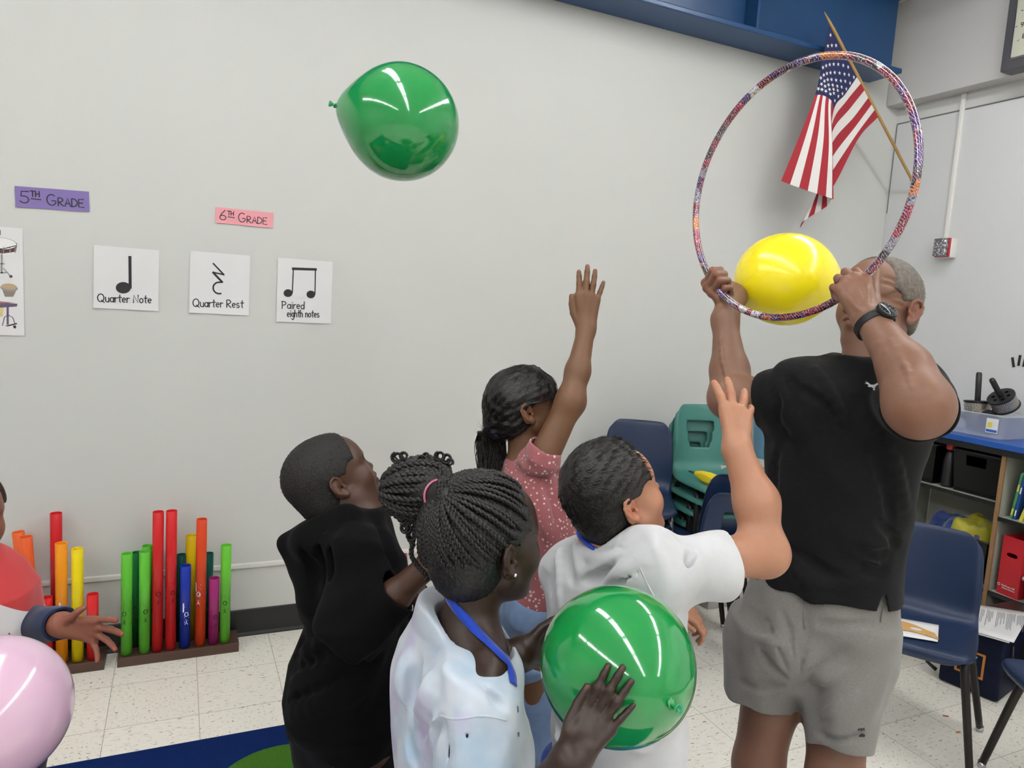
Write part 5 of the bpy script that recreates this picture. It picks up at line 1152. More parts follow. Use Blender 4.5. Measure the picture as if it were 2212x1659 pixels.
# ------------------------------------------------------------------ the man in black with the hoop
def build_man():
    SK = skin_mat('skin_fair', (122, 88, 70)); root = person('man in black t-shirt and grey shorts holding up the hoop', P(1725, 1660, 1.72))
    wd_ = cdir(.95, 0, .30); hc = P(1894, 660, 1.72); HS = .232; Rm = basis(cdir(-.85, .16, .48), cdir(.12, 1, 0)); T = xf(hc, Rm, HS)
    nb = P(1878, 792, 1.685)
    O = [cone(T((0, -.12, -.25)), nb, .055, .058, .03), cone(nb, P(1845, 900, 1.70), .055, .09, .03), loft([(P(1855, 815, 1.69), .08, .05, wd_), (P(1845, 870, 1.69), .13, .075, wd_), (P(1815, 1050, 1.70), .145, .10, wd_), (P(1785, 1260, 1.72), .145, .105, wd_), (P(1760, 1390, 1.76), .14, .095, wd_)], .05)]
    # right arm (to the left in the picture)
    sR, eR, wR = P(1728, 862, 1.68), P(1578, 855, 1.80), P(1566, 690, 1.88)
    O += [cone(sR, eR, .056, .046, .04), cone(eR, P(1576, 800, 1.83), .046, .047, .03), cone(P(1576, 800, 1.83), wR, .046, .0285, .02), ball(P(1572, 866, 1.79), .042, .03)]
    gR, tR, _z = hoop_at(1538, 622); S = tR if tR[2] > 0 else -tR
    D = cdir(-.80, .12, .50); D = nrm(D-S*(D@S)); N = np.cross(D, S); LR = .186
    w0 = gR-LR*.50*D+LR*.105*N
    hops, tipsR = hand_ops(w0, D, N, True, LR, {'i': (72, 88, 55), 'm': (76, 88, 55), 'r': (78, 88, 55), 'p': (80, 85, 50)}, {'i': 3, 'p': -3}, [(.10, .10, -.04), (.27, .22, -.12), (.42, .20, -.20), (.50, .10, -.24)], fat=1.22)
    O += hops+[cone(wR, w0, .031, .034, .03)]
    # left arm (towards the viewer)
    sL, eL, wL = P(1975, 850, 1.60), P(1981, 870, 1.34), P(1880, 690, 1.482)
    O += [cone(sL, eL, .066, .054, .04), cone(eL, P(1955, 797, 1.39), .052, .047, .03), cone(P(1955, 797, 1.39), wL, .046, .0295, .02), ball(P(1992, 889, 1.335), .042, .04)]
    gL, tL, _z = hoop_at(1848, 607); S = tL if tL@UPV > 0 else -tL
    LL = .186; w1 = P(1876, 690, 1.485); D = nrm(P(1845, 622, 1.522)-w1); N = cdir(-.12, .35, .93)
    hops, tipsL = hand_ops(w1, D, N, False, LL, {'i': (28, 100, 60), 'm': (34, 102, 60), 'r': (40, 102, 60), 'p': (48, 98, 55)}, {'i': 3, 'm': 1, 'r': -1, 'p': -4}, [(.10, .12, -.06), (.34, .26, -.20), (.58, .38, -.30), (.80, .50, -.34)], fat=1.16)
    O += hops+[ball(tipsL[f][0][0]+N*.002, .0115, .008) for f in 'imrp']
    # legs
    h1, h2 = P(1692, 1350, 1.76), P(1815, 1350, 1.73); k1, k2 = P(1638, 1650, 1.75), P(1803, 1690, 1.64); Fm = cdir(-.3, 0, 1)
    l1, a1, f1 = leg_ops(h1, k1, Fm, .076, .057, .042, .26); l2, a2, f2 = leg_ops(h2, k2, Fm, .076, .060, .043, .26); O += l1+l2
    HO = head_ops(hc, Rm, HS, .96, (1, -1), 'shut', 1.05, 1.0)
    HO = folds(HO, [([(1908, 598), (1928, 602), (1946, 614)], .0022, -1), ([(1906, 611), (1926, 615), (1945, 626)], .0022, -1), ([(1916, 641), (1936, 634), (1956, 630)], .002, -1), ([(1917, 646), (1938, 644), (1960, 646)], .002, -1), ([(1914, 650), (1934, 655), (1952, 662)], .002, -1), ([(1908, 643), (1917, 645), (1928, 645)], .0018, -1)], .008)
    O = HO+O
    O = folds(O, [
        ([(1898, 742), (1925, 790), (1945, 835)], .0032, 1), ([(1925, 735), (1955, 790), (1972, 838)], .003, 1), ([(1912, 760), (1918, 790), (1912, 820)], .0026, 1), ([(1872, 618), (1873, 645), (1876, 670)], .0028, 1), ([(1850, 625), (1860, 650), (1870, 672)], .0028, 1), ([(1832, 640), (1846, 658), (1864, 676)], .0026, 1), ([(1556, 720), (1560, 770), (1570, 820)], .003, 1)], .008)
    tints = head_tints(hc, Rm, HS, (.82, .58, .58), (1.05, .80, .78), (.75, .7, .66))+nail_tints(tipsR, LR)+nail_tints(tipsL, LL)
    for t_ in (tipsR, tipsL):
        for f in 'imrp': tints += [(t_[f][0][1], .016, (1.08, .86, .84))]
        for f in 'imrp': tints += [(t_[f][0][0], .02, (1.06, .88, .86))]
    tints += [(P(2000, 905, 1.30), .05, (1.0, .92, .90)), (T((0, .3, .35)), .05, (1.12, 1.06, 1.04))]
    body = put(skin_obj('body', O, .0028, SK, tint=tinter(tints)), root)
    hm = hair_mat('grey_hair', '241c17', '857b70', .6)
    cap = put(skin_obj('hair', cap_ops(hc, Rm, HS, .016, ((0, .185, .30), (0, .95, -.05)), ((0, -.2, -.20), (0, .25, -1))), .003, hm), root)
    st = strands('hair_strands', hair_roots(cap, 9000, 1, .007, Rm@V(0, .35, -.9), .45, .06, jit=.35), hm, None, .0006); st.parent = cap
    def on_arm(p, q):
        for a, c_ in ((eR, wR), (eL, wL), (k1, a1), (k2, a2)):
            t = (p-a)@(c_-a)/((c_-a)@(c_-a))
            if .02 < t < .86 and np.linalg.norm(p-a-(c_-a)*t) < .075: return True
        return False
    ah = strands('arm_hair', hair_roots(body, 4500, 7, .012, V(0, 0, 1)*.2+cdir(.5, .2, 0), .32, .15, keep=on_arm, jit=.5), hair_mat('fair_hair', '8a6a4e', 'a8866a', .5), None, .00013); ah.parent = body
    # black t-shirt
    SH = cloth('black_heather', (12, 12, 13), (22, 22, 24), streak=(1.2, 1.2, 14), rough=.85, sheen=.04)
    tor = loft([(P(1866, 772, 1.685), .080, .078, wd_), (P(1860, 800, 1.685), .112, .090, wd_), (P(1852, 824, 1.685), .148, .096, wd_), (P(1848, 850, 1.68), .175, .105, wd_), (P(1832, 930, 1.68), .176, .125, wd_), (P(1806, 1060, 1.70), .163, .128, wd_), (P(1796, 1180, 1.715), .162, .128, wd_), (P(1786, 1270, 1.72), .166, .134, wd_)], .05, False, True)
    s1 = sleeve([(P(1745, 858, 1.67), .082, .085, UPV), (P(1700, 858, 1.70), .071, .074, UPV), (P(1644, 862, 1.745), .060, .062, UPV)])
    s2 = sleeve([(P(1945, 858, 1.64), .088, .09, UPV), (P(1975, 872, 1.54), .078, .082, UPV), (P(1988, 880, 1.435), .069, .072, UPV)])
    fold = addf(wrinkle(3, .0036, 34, cdir(.6, -.8, 0), 3.2), wrinkle(5, .004, 45, cdir(1, .15, 0), 3.5, mask=near(P(1800, 1210, 1.6), .16)), wrinkle(8, .003, 50, cdir(.5, .8, 0), 3, mask=near(P(1690, 870, 1.68), .1)))
    cut = [cone(nb+V(0, 0, -.03), T((0, -.06, -.28)), .0585, .066, .01), cone(P(1906, 1268, 1.60), P(1901, 1335, 1.60), .002, .022, .01)]
    OPS = [tor]+s1+s2
    OPS = folds(OPS, [([(1700, 815), (1712, 850), (1708, 885)], .006, -1), ([(1690, 830), (1699, 862), (1694, 900)], .006, 1), ([(1660, 835), (1680, 870), (1678, 905)], .005, -1), ([(1690, 935), (1672, 1010), (1668, 1090)], .008, -1), ([(1905, 935), (1935, 1020), (1950, 1090)], .009, 1), ([(1880, 960), (1915, 1060), (1930, 1130)], .007, -1),
        ([(1850, 1190), (1890, 1215), (1925, 1225)], .007, 1), ([(1840, 1175), (1885, 1198), (1930, 1200)], .006, -1), ([(1860, 1235), (1895, 1240), (1928, 1222)], .006, -1), ([(1700, 1180), (1760, 1225), (1830, 1250)], .007, -1), ([(1680, 1200), (1740, 1250), (1800, 1270)], .006, 1), ([(1720, 830), (1790, 880), (1840, 940)], .006, -1), ([(1760, 800), (1800, 860), (1830, 930)], .006, 1), ([(1900, 1130), (1930, 1160), (1945, 1180)], .006, -1)])
    shirt = put(garment('t_shirt', OPS, .003, SH, fold, .007, cut), root)
    # grey shorts
    GS = cloth('grey_shorts', (126, 123, 119), (108, 105, 102), streak=(4, 4, 24), rough=.8)
    wp = cdir(.97, 0, .22)
    so = [loft([(P(1788, 1225, 1.725), .155, .120, wp), (P(1772, 1320, 1.73), .180, .138, wp), (P(1757, 1400, 1.745), .186, .140, wp), (P(1752, 1440, 1.75), .17, .125, wp)], .04),
          loft([(P(1672, 1350, 1.735), .100, .125, wp), (P(1652, 1430, 1.745), .095, .110, wp), (P(1633, 1502, 1.755), .084, .094, wp)], .045, False, True),
          loft([(P(1832, 1360, 1.70), .098, .125, wp), (P(1822, 1500, 1.665), .088, .108, wp), (P(1813, 1612, 1.64), .072, .088, wp)], .045, False, True)]
    so = folds(so, [([(1690, 1325), (1704, 1370), (1714, 1420)], .0045, -1), ([(1660, 1345), (1680, 1400), (1700, 1445)], .0045, -1), ([(1738, 1330), (1735, 1390), (1728, 1450)], .0045, -1), ([(1752, 1446), (1790, 1430), (1830, 1405)], .0045, -1), ([(1756, 1470), (1795, 1465), (1840, 1445)], .004, 1), ([(1700, 1465), (1668, 1440), (1640, 1400)], .0045, -1), ([(1775, 1545), (1810, 1530), (1850, 1500)], .0035, 1), ([(1600, 1478), (1640, 1488), (1690, 1484)], .003, -1), ([(1765, 1585), (1805, 1597), (1862, 1590)], .003, -1), ([(1780, 1350), (1830, 1352), (1880, 1345)], .0035, -1)])
    fold2 = addf(wrinkle(11, .0036, 30, cdir(.55, -.8, 0), 3.5), wrinkle(13, .004, 42, cdir(.9, .5, 0), 3, mask=near(P(1770, 1480, 1.6), .14)))
    shorts = put(garment('shorts', so, .003, GS, fold2, .007), root)
    tS = bvh(shirt)
    M_LOGO = plain('logo_silver', 'c6c6c8', .4)
    lg = [(1868, 823), (1875, 826), (1881, 831), (1888, 831), (1895, 827), (1902, 826), (1900, 830), (1893, 833), (1890, 838), (1890, 843), (1886, 843), (1886, 838), (1882, 836), (1877, 836), (1874, 834), (1877, 832), (1872, 829), (1868, 829), (1872, 826)]
    put(decal(tS, [lg], 'chest_logo', M_LOGO, None), shirt); 
    tP = bvh(shorts)
    for pl in ([(1853, 1574), (1868, 1572), (1868, 1580), (1864, 1577), (1861, 1581), (1857, 1577), (1853, 1581)], [(1855, 1590), (1861, 1584), (1869, 1587), (1868, 1592), (1856, 1592)]): put(decal(tP, [pl], 'hem_logo', M_BLACK, None), shorts)
    b = MB(); fl = []
    for (u, v) in ((1737, 1272), (1738, 1300), (1736, 1330), (1738, 1360)):
        h, n = cast(tP, u, v)
        if h is not None: fl.append(h+nrm(EYE-h)*.001)
    h1_, n1_ = cast(tP, 1908, 1310); h2_, n2_ = cast(tP, 1902, 1345)
    if h1_ is not None and h2_ is not None: b.tube([h1_, (h1_+h2_)/2+nrm(EYE-h1_)*.001, h2_], .0022, 6); put(b.build('pocket_seam', GS, None), shorts)
    if len(fl) > 1: b = MB(); b.tube(fl, .0018, 6); put(b.build('fly_seam', GS, None), shorts)
    # watch
    ax = nrm(w1-wL) if np.linalg.norm(w1-wL) > .02 else nrm(gL-P(1942, 790, 1.39)); fa = nrm(wL-P(1955, 797, 1.39)); wc = P(1889, 702, 1.476)
    M_STRAP = plain('watch_black', '111113', .45)
    wat = empty('wristwatch', wc); tag(wat, 'black round wristwatch on the man\'s left wrist', 'watch')
    b = MB(); 
    for off in (-.006, -.002, .002, .006): ring_tube(b, fa*off, fa, .0375, .0026, 36)
    b.build('strap', M_STRAP, wat)
    fdir = nrm(cdir(.32, .05, .94)-fa*(cdir(.32, .05, .94)@fa)); xx = np.cross(fa, fdir); M_ = frame(xx, fa, fdir, fdir*.0355)
    b = MB(); b.lathe([(0, -.002), (.0205, -.002), (.0215, .001), (.0215, .008), (.0195, .0095), (.0185, .0085), (0, .0083)], 40, M_); cs = b.build('case', plain('watch_case', '2b2d2f', .3, .7), wat)
    b = MB(); b.lathe([(0, .0091), (.018, .0091), (.0182, .0086)], 32, M_); dl = b.build('dial', plain('watch_dial', '0d0e10', .15), wat)
    b = MB(); b.ribbon([(0, 0), (.008, .006)], .0012, M_, .0096); b.ribbon([(0, 0), (-.004, .012)], .001, M_, .0096)
    for k in range(12): a_ = k*.5236; b.ribbon([(.0145*math.cos(a_), .0145*math.sin(a_)), (.0168*math.cos(a_), .0168*math.sin(a_))], .0009, M_, .0096)
    b.build('dial_markings', plain('watch_marks', '6a6d72', .4), dl, smooth=False)
    b = MB(); b.lathe([(0, 0), (.0022, 0), (.0022, .004), (0, .004)], 12, frame(fa, np.cross(nrm(xx), fa), xx, fdir*.0405+xx*.021)); b.build('crown', plain('watch_crown', '3a3c3e', .3, .8), wat)
    # ring on the ring finger
    pr = tipsL['r'][0]; rc = pr[0]*.70+pr[1]*.30; b = MB()
    for off in (-.0022, 0, .0022): ring_tube(b, rc+nrm(pr[1]-pr[0])*off, pr[1]-pr[0], .0112, .0018, 28)
    tag(b.build('finger_ring', plain('ring_black', '141416', .4)), 'plain black ring on the man\'s ring finger', 'ring')
    shoe(a1, f1, .27, M_DGREY, root); shoe(a2, f2, .27, M_DGREY, root)
def shirt_cut(nb, top, r): return [cone(nb, top, r, r*1.15, .015)]
# ------------------------------------------------------------------ boy in the white t-shirt
def build_white_boy():
    SK = skin_mat('skin_tan', (168, 121, 95)); root = person('boy in white t-shirt with his right hand raised, back to the viewer', P(1330, 1620, 1.42))
    hc = P(1334, 1072, 1.38); HS = .200; F = cdir(.84, .38, -.38); Rm = basis(F, cdir(-.3, 1, .1)); T = xf(hc, Rm, HS)
    Fh = nrm(V(*cdir(.80, 0, -.56)[:2], 0)); wd_ = np.cross(Fh, UP); nb = P(1310, 1182, 1.39)
    O = [cone(T((0, -.10, -.22)), nb, .050, .055, .04), loft([(P(1314, 1210, 1.39), .06, .045, wd_), (P(1320, 1260, 1.38), .115, .07, wd_), (P(1328, 1400, 1.40), .135, .09, wd_), (P(1330, 1600, 1.43), .135, .095, wd_)], .05)]
    sR, eR, wR = P(1425, 1222, 1.285), P(1648, 1196, 1.36), P(1592, 972, 1.41)
    O += [cone(sR, eR, .043, .038, .03), cone(eR, P(1634, 1085, 1.385), .038, .041, .03), cone(P(1634, 1085, 1.385), wR, .040, .027, .02), ball(P(1662, 1196, 1.36), .027, .035)]
    D = cdir(.10, .93, -.35); N = cdir(.15, .3, .95); L = .150
    hops, tips = hand_ops(wR, D, N, True, L, {'i': (4, 14, 8), 'm': (8, 12, 6), 'r': (14, 14, 8), 'p': (22, 18, 10)}, {'i': 15, 'm': 2, 'r': -20, 'p': -32}, [(.10, .04, -.10), (.20, .02, -.22), (.30, -.04, -.28), (.38, -.1, -.30)], fat=1.40)
    O += hops
    sL, eL, wL = P(1225, 1225, 1.50), P(1360, 1385, 1.62), P(1446, 1302, 1.60)
    O += [cone(sL, eL, .048, .038, .03), cone(eL, wL, .038, .026, .02)]
    h2, t2 = hand_ops(wL, cdir(.85, -.40, .2), cdir(.30, .8, .35), False, .125, {'i': (30, 40, 25), 'm': (38, 45, 28), 'r': (45, 45, 30), 'p': (50, 45, 30)}, {'i': 6, 'p': -8}, fat=1.12); O += h2
    h1 = P(1290, 1640, 1.44)+wd_*-.0; c = P(1330, 1640, 1.43); hipz = c[2]
    l1, a1, f1 = leg_ops(c-wd_*.075+V(0, 0, -.03), V(*(c-wd_*.08)[:2], hipz*.52), Fh, .07, .05, .036, .2); l2, a2, f2 = leg_ops(c+wd_*.075+V(0, 0, -.03), V(*(c+wd_*.08)[:2], hipz*.52), Fh, .07, .05, .036, .2); O += l1+l2
    O += head_ops(hc, Rm, HS, 1.10, (1, -1), 'open', 1.0, .95)
    body = put(skin_obj('body', O, .0028, SK, tint=tinter(head_tints(hc, Rm, HS, (.85, .6, .58), (1.04, .82, .76), (.35, .3, .28))+nail_tints(tips, L, (1.12, 1.0, 1.0))+[(tips[f][0][j], .012, (1.04, .88, .82)) for f in 'imrp' for j in (0, 1, 3)])), root)
    eye_parts(hc, Rm, HS, body)
    hm = hair_mat('black_hair_straight', '0a0807', '211a16', .45)
    cap = put(skin_obj('hair', [ell(T((0, -.07, .20)), np.array((.37, .455, .40))*HS, Rm, .1*HS)]+cap_ops(hc, Rm, HS, .035, ((0, .225, .30), (0, 1, .16)), ((0, -.3, -.30), (0, .30, -1)), vol=1.4), .0028, hm, disp=wrinkle(4, .0007, 300, Rm@V(0, .8, .4), 6)), root)
    def flow(p): q = Rm.T@(p-T((0, -.38, .25))); return Rm@nrm(V(q[0]*.9, q[1]*1.0+.02, q[2]-.02))
    st = strands('hair_strands', hair_roots(cap, 9000, 3, .024, flow, .16, .02, jit=.14, hug=.05, keep=lambda p, q: (Rm.T@(p-hc))[2] > -.01 and (Rm.T@(p-hc))[1] < .2*HS and abs(abs((Rm.T@(p-hc)/HS)[0])-.34)+np.linalg.norm((Rm.T@(p-hc)/HS)[1:]-V(.0, .02)) > .24), hm, None, .0009); st.parent = cap
    WS = cloth('white_cotton', (201, 201, 204), (192, 192, 194), rough=.9)
    ops = [loft([(P(1308, 1160, 1.39), .060, .058, wd_), (P(1310, 1180, 1.39), .088, .068, wd_), (P(1314, 1208, 1.388), .106, .076, wd_), (P(1319, 1244, 1.385), .142, .090, wd_), (P(1326, 1310, 1.39), .155, .108, wd_), (P(1326, 1450, 1.40), .155, .112, wd_), (P(1329, 1560, 1.42), .152, .115, wd_), (P(1331, 1640, 1.43), .145, .112, wd_)], .03, False, True),
           ]+sleeve([(P(1398, 1228, 1.285), .060, .068, UPV), (P(1470, 1222, 1.30), .059, .064, UPV), (P(1562, 1222, 1.33), .0595, .061, UPV)], .06)+sleeve([(P(1240, 1228, 1.47), .062, .07, UPV), (P(1270, 1280, 1.52), .06, .064, UPV), (P(1310, 1345, 1.57), .056, .058, cdir(.6, .6, 0))])
    ops = folds(ops, [([(1242, 1180), (1250, 1212), (1262, 1246)], .006, 1), ([(1262, 1246), (1305, 1222), (1352, 1192)], .006, 1), ([(1258, 1254), (1300, 1240), (1345, 1212)], .006, -1), ([(1316, 1256), (1345, 1232), (1378, 1205)], .005, 1), ([(1310, 1280), (1350, 1250), (1390, 1225)], .005, -1), ([(1222, 1175), (1228, 1215), (1236, 1262)], .0045, -1), ([(1205, 1190), (1208, 1240), (1214, 1310)], .005, 1), ([(1190, 1240), (1192, 1310), (1196, 1380)], .005, -1), ([(1500, 1185), (1480, 1235), (1462, 1295)], .0045, -1), ([(1270, 1190), (1310, 1198), (1352, 1190)], .004, -1), ([(1268, 1200), (1310, 1210), (1356, 1199)], .004, 1), ([(1440, 1300), (1450, 1400), (1452, 1500)], .006, -1), ([(1200, 1560), (1215, 1590), (1240, 1610)], .007, 1), ([(1195, 1530), (1205, 1575), (1225, 1600)], .006, -1), ([(1440, 1560), (1420, 1600), (1380, 1620)], .006, -1)])
    fold = addf(wrinkle(21, .004, 32, cdir(-.6, -.8, 0), 3.2), wrinkle(23, .003, 42, cdir(.5, .85, 0), 3.5, mask=near(P(1490, 1230, 1.29), .10)), wrinkle(24, .005, 50, cdir(1, .1, 0), 3, mask=near(P(1330, 1610, 1.33), .12)))
    ts = put(garment('t_shirt', ops, .003, WS, fold, .007, shirt_cut(nb+V(0, 0, -.04), T((0, -.12, -.28)), .054)), root)
    b = MB(); tS = bvh(ts); pts = []
    for (u, v) in ((1372, 1202), (1385, 1232), (1400, 1265), (1418, 1296), (1438, 1320)):
        h, n = cast(tS, u, v)
        if h is not None: pts.append(h)
    b.tube(bez(pts, 4), .0016, 6); put(b.build('shoulder_seam', WS, None), ts)
    BL = cloth('royal_blue_shorts', '1f3f94', '1a3580', rough=.8)
    c2 = P(1332, 1600, 1.43)
    so = [loft([(P(1330, 1590, 1.425), .135, .10, wd_), (P(1330, 1660, 1.435), .152, .115, wd_), (P(1332, 1740, 1.45), .155, .115, wd_)], .04)]
    for sg in (-1, 1):
        q = P(1332, 1700, 1.445)+wd_*.078*sg; kz = hipz*.50; so.append(loft([(q, .088, .105, wd_), (V(q[0]+wd_[0]*.01*sg, q[1]+wd_[1]*.01*sg, kz), .082, .09, wd_)], .04, False, True))
    put(garment('shorts', so, .004, BL, wrinkle(26, .003, 34, cdir(.3, -.9, 0), 3), .008), root)
    # lanyard cord at the nape
    b = MB(); ring_tube(b, nb+V(0, 0, .006)+Fh*.004, T((0, -.08, -.2))-nb, .058, .0035, 40, flat=2.2); put(b.build('lanyard', plain('lanyard_blue', '1f3fa8', .5), None), root)
    shoe(a1, f1, .2, M_DGREY, root); shoe(a2, f2, .2, M_DGREY, root)

# ------------------------------------------------------------------ boy in the black hoodie
def build_hoodie_boy():
    SK = skin_mat('skin_dark', (71, 45, 31), rough=.42); root = person('boy in black hoodie with cropped hair looking up at the floating balloon', P(750, 1600, 1.62))
    hc = P(722, 1036, 1.56); HS = .200; F = cdir(.70, .50, -.51); Rm = basis(F, cdir(-.45, .86, .1)); T = xf(hc, Rm, HS)
    Fh = nrm(V(*cdir(.86, 0, -.50)[:2], 0)); wd_ = np.cross(Fh, UP); nb = P(765, 1128, 1.56)
    O = [cone(T((0, -.10, -.24)), nb, .050, .054, .05), cone(T((0, .05, -.30)), nb+Fh*.01, .045, .052, .05), loft([(P(768, 1150, 1.56), .07, .05, wd_), (P(772, 1210, 1.56), .12, .08, wd_), (P(750, 1450, 1.60), .125, .095, wd_), (P(748, 1560, 1.62), .13, .10, wd_)], .05)]
    sR, eR, wR = P(792, 1215, 1.44), P(752, 1372, 1.40), P(925, 1220, 1.37)
    O += [cone(sR, eR, .040, .034, .02), cone(eR, P(850, 1290, 1.38), .034, .029, .02), cone(P(850, 1290, 1.38), wR, .029, .0225, .02)]
    h_, tips = hand_ops(wR, cdir(.85, .45, .1), cdir(-.3, .6, .7), True, .145, {'i': (55, 70, 40), 'm': (60, 70, 40), 'r': (62, 70, 40), 'p': (65, 70, 40)}); O += h_
    sL, eL, wL = P(795, 1215, 1.68), P(845, 1350, 1.72), P(900, 1285, 1.62)
    O += [cone(sL, eL, .045, .036, .03), cone(eL, wL, .034, .025, .02)]; h_, t2 = hand_ops(wL, cdir(.5, -.5, .2), cdir(.3, .6, -.6), False, .145, {f: (40, 50, 30) for f in 'imrp'}); O += h_
    c = P(750, 1570, 1.62); z_ = c[2]
    l1, a1, f1 = leg_ops(c-wd_*.07, V(*(c-wd_*.075+Fh*.03)[:2], z_*.53), Fh, .07, .05, .036, .2); l2, a2, f2 = leg_ops(c+wd_*.07, V(*(c+wd_*.075+Fh*.03)[:2], z_*.53), Fh, .07, .05, .036, .2); O += l1+l2
    O += head_ops(hc, Rm, HS, 1.04, (1, -1), 'open', 1.0, .92)
    body = put(skin_obj('body', O, .0028, SK, tint=tinter(head_tints(hc, Rm, HS, (.95, .66, .66), (1.15, 1.0, .95), (.3, .3, .3), (1.1, 1.0, .98)))), root)
    eye_parts(hc, Rm, HS, body)
    hm = hair_mat('cropped_black_hair', '0c0a09', '1c1613', .7)
    cap = put(skin_obj('hair', cap_ops(hc, Rm, HS, .022, ((0, .265, .30), (0, .88, -.22)), ((0, -.3, -.30), (0, .35, -1))), .0025, hm, disp=wrinkle(6, .0008, 900, UP, 1)), root)
    st = strands('hair_strands', hair_roots(cap, 7000, 5, .0055, Rm@V(0, .3, -.5), 1.0, .35, 3), hm, None, .0008); st.parent = cap
    BK = cloth('black_fleece', (2, 2, 3), (4, 4, 5), rough=.95, sheen=.02); 
    ops = [loft([(P(772, 1092, 1.555), .060, .060, wd_), (P(770, 1118, 1.555), .066, .066, wd_), (P(769, 1150, 1.56), .094, .078, wd_), (P(776, 1185, 1.56), .132, .084, wd_), (P(784, 1250, 1.565), .140, .088, wd_), (P(775, 1340, 1.58), .140, .098, wd_), (P(750, 1450, 1.60), .158, .128, wd_), (P(746, 1520, 1.61), .160, .132, wd_), (P(748, 1575, 1.62), .146, .122, wd_)], .05, False, True),
           ball(P(796, 1204, 1.465), .066, .05), loft([(P(790, 1205, 1.465), .066, .07, cdir(1, 0, 0)), (P(775, 1290, 1.43), .064, .068, cdir(1, 0, 0)), (P(757, 1375, 1.40), .060, .062, cdir(1, 0, 0))], .05),
           loft([(P(752, 1385, 1.40), .060, .060, cdir(.6, .8, 0)), (P(800, 1330, 1.385), .060, .062, cdir(.6, .8, 0)), (P(860, 1282, 1.38), .043, .045, cdir(.6, .8, 0))], .04, False, True),
           cone(P(790, 1210, 1.66), P(845, 1350, 1.70), .060, .052, .05), loft([(P(845, 1352, 1.70), .05, .05, cdir(.6, .8, 0)), (P(905, 1292, 1.62), .040, .040, cdir(.6, .8, 0))], .04, False, True)]
    hood = [cone(P(752, 1115, 1.49), P(660, 1158, 1.52), .030, .022, .04), cone(P(660, 1158, 1.52), P(616, 1170, 1.55), .024, .012, .02), cone(P(619, 1173, 1.55), P(646, 1236, 1.56), .010, .013, .02), cone(P(646, 1236, 1.56), P(684, 1318, 1.56), .013, .014, .02), cone(P(650, 1182, 1.55), P(700, 1290, 1.56), .024, .030, .03), cone(P(700, 1180, 1.52), P(690, 1290, 1.53), .055, .040, .06), cone(P(730, 1150, 1.62), P(650, 1175, 1.62), .035, .02, .05), cone(P(690, 1300, 1.53), P(790, 1185, 1.46), .018, .014, .03)]
    hood = folds(ops+hood, [([(735, 1150), (719, 1205), (727, 1300)], .010, -1), ([(760, 1150), (745, 1205), (748, 1290)], .009, 1), ([(643, 1388), (690, 1362), (724, 1336)], .009, -1), ([(632, 1415), (690, 1390), (735, 1360)], .009, 1), ([(630, 1447), (690, 1420), (740, 1385)], .009, -1), ([(626, 1512), (690, 1490), (750, 1455)], .009, -1), ([(640, 1540), (700, 1520), (770, 1500)], .008, 1), ([(735, 1245), (765, 1225), (800, 1222)], .008, 1), ([(738, 1262), (768, 1248), (805, 1248)], .008, -1), ([(742, 1300), (775, 1290), (810, 1296)], .008, 1), ([(745, 1325), (780, 1320), (815, 1325)], .007, -1), ([(650, 1180), (668, 1230), (675, 1290)], .008, -1), ([(700, 1150), (690, 1200), (690, 1260)], .008, -1), ([(820, 1130), (840, 1170), (846, 1220)], .008, -1)])
    ops = []
    fold = addf(wrinkle(31, .005, 34, cdir(.75, .55, 0), 3), wrinkle(33, .005, 55, cdir(1, .35, 0), 3, mask=near(P(770, 1300, 1.38), .09)))
    hd = put(garment('hoodie', ops+hood, .003, BK, fold, .008, shirt_cut(nb+V(0, 0, -.04), T((0, .0, -.2)), .056)), root)
    # red strip of shirt at the open front and a zip pull
    b = MB(); q0, q1 = P(873, 1196, 1.60), P(877, 1232, 1.60); b.tube([q0, (q0+q1)/2, q1], .006, 8); put(b.build('red_undershirt', plain('undershirt_red', '9c2430', .8), None), root)
    b = MB(); q0 = P(886, 1286, 1.575); b.tube([q0, q0+V(0, 0, -.02), q0+V(.002, 0, -.034)], .0028, 8, flat=.5); ring_tube(b, q0+V(.002, 0, -.028), cdir(0, 0, 1), .005, .0014, 16, ry=.009); put(b.build('zip_pull', plain('zip_white', 'c8c8cc', .35), None), root)
    PT = cloth('black_trousers', '0d0d0f', '141416', rough=.95, sheen=.05); c2 = P(748, 1530, 1.61)
    so = [loft([(P(748, 1520, 1.61), .135, .115, wd_), (P(750, 1600, 1.625), .138, .118, wd_), (P(752, 1660, 1.635), .130, .11, wd_)], .05)]
    for sg in (-1, 1):
        q = P(750, 1610, 1.63)+wd_*.07*sg; so.append(loft([(q, .082, .10, wd_), (V(*(q+wd_*.01*sg+Fh*.03)[:2], q[2]*.55), .066, .07, wd_), (V(*(q+wd_*.012*sg)[:2], .09), .056, .06, wd_)], .04, False, True))
    put(garment('trousers', so, .004, PT, wrinkle(36, .003, 30, cdir(.3, -.9, 0), 3), .008), root)
    shoe(a1, f1, .2, M_DGREY, root); shoe(a2, f2, .2, M_DGREY, root)

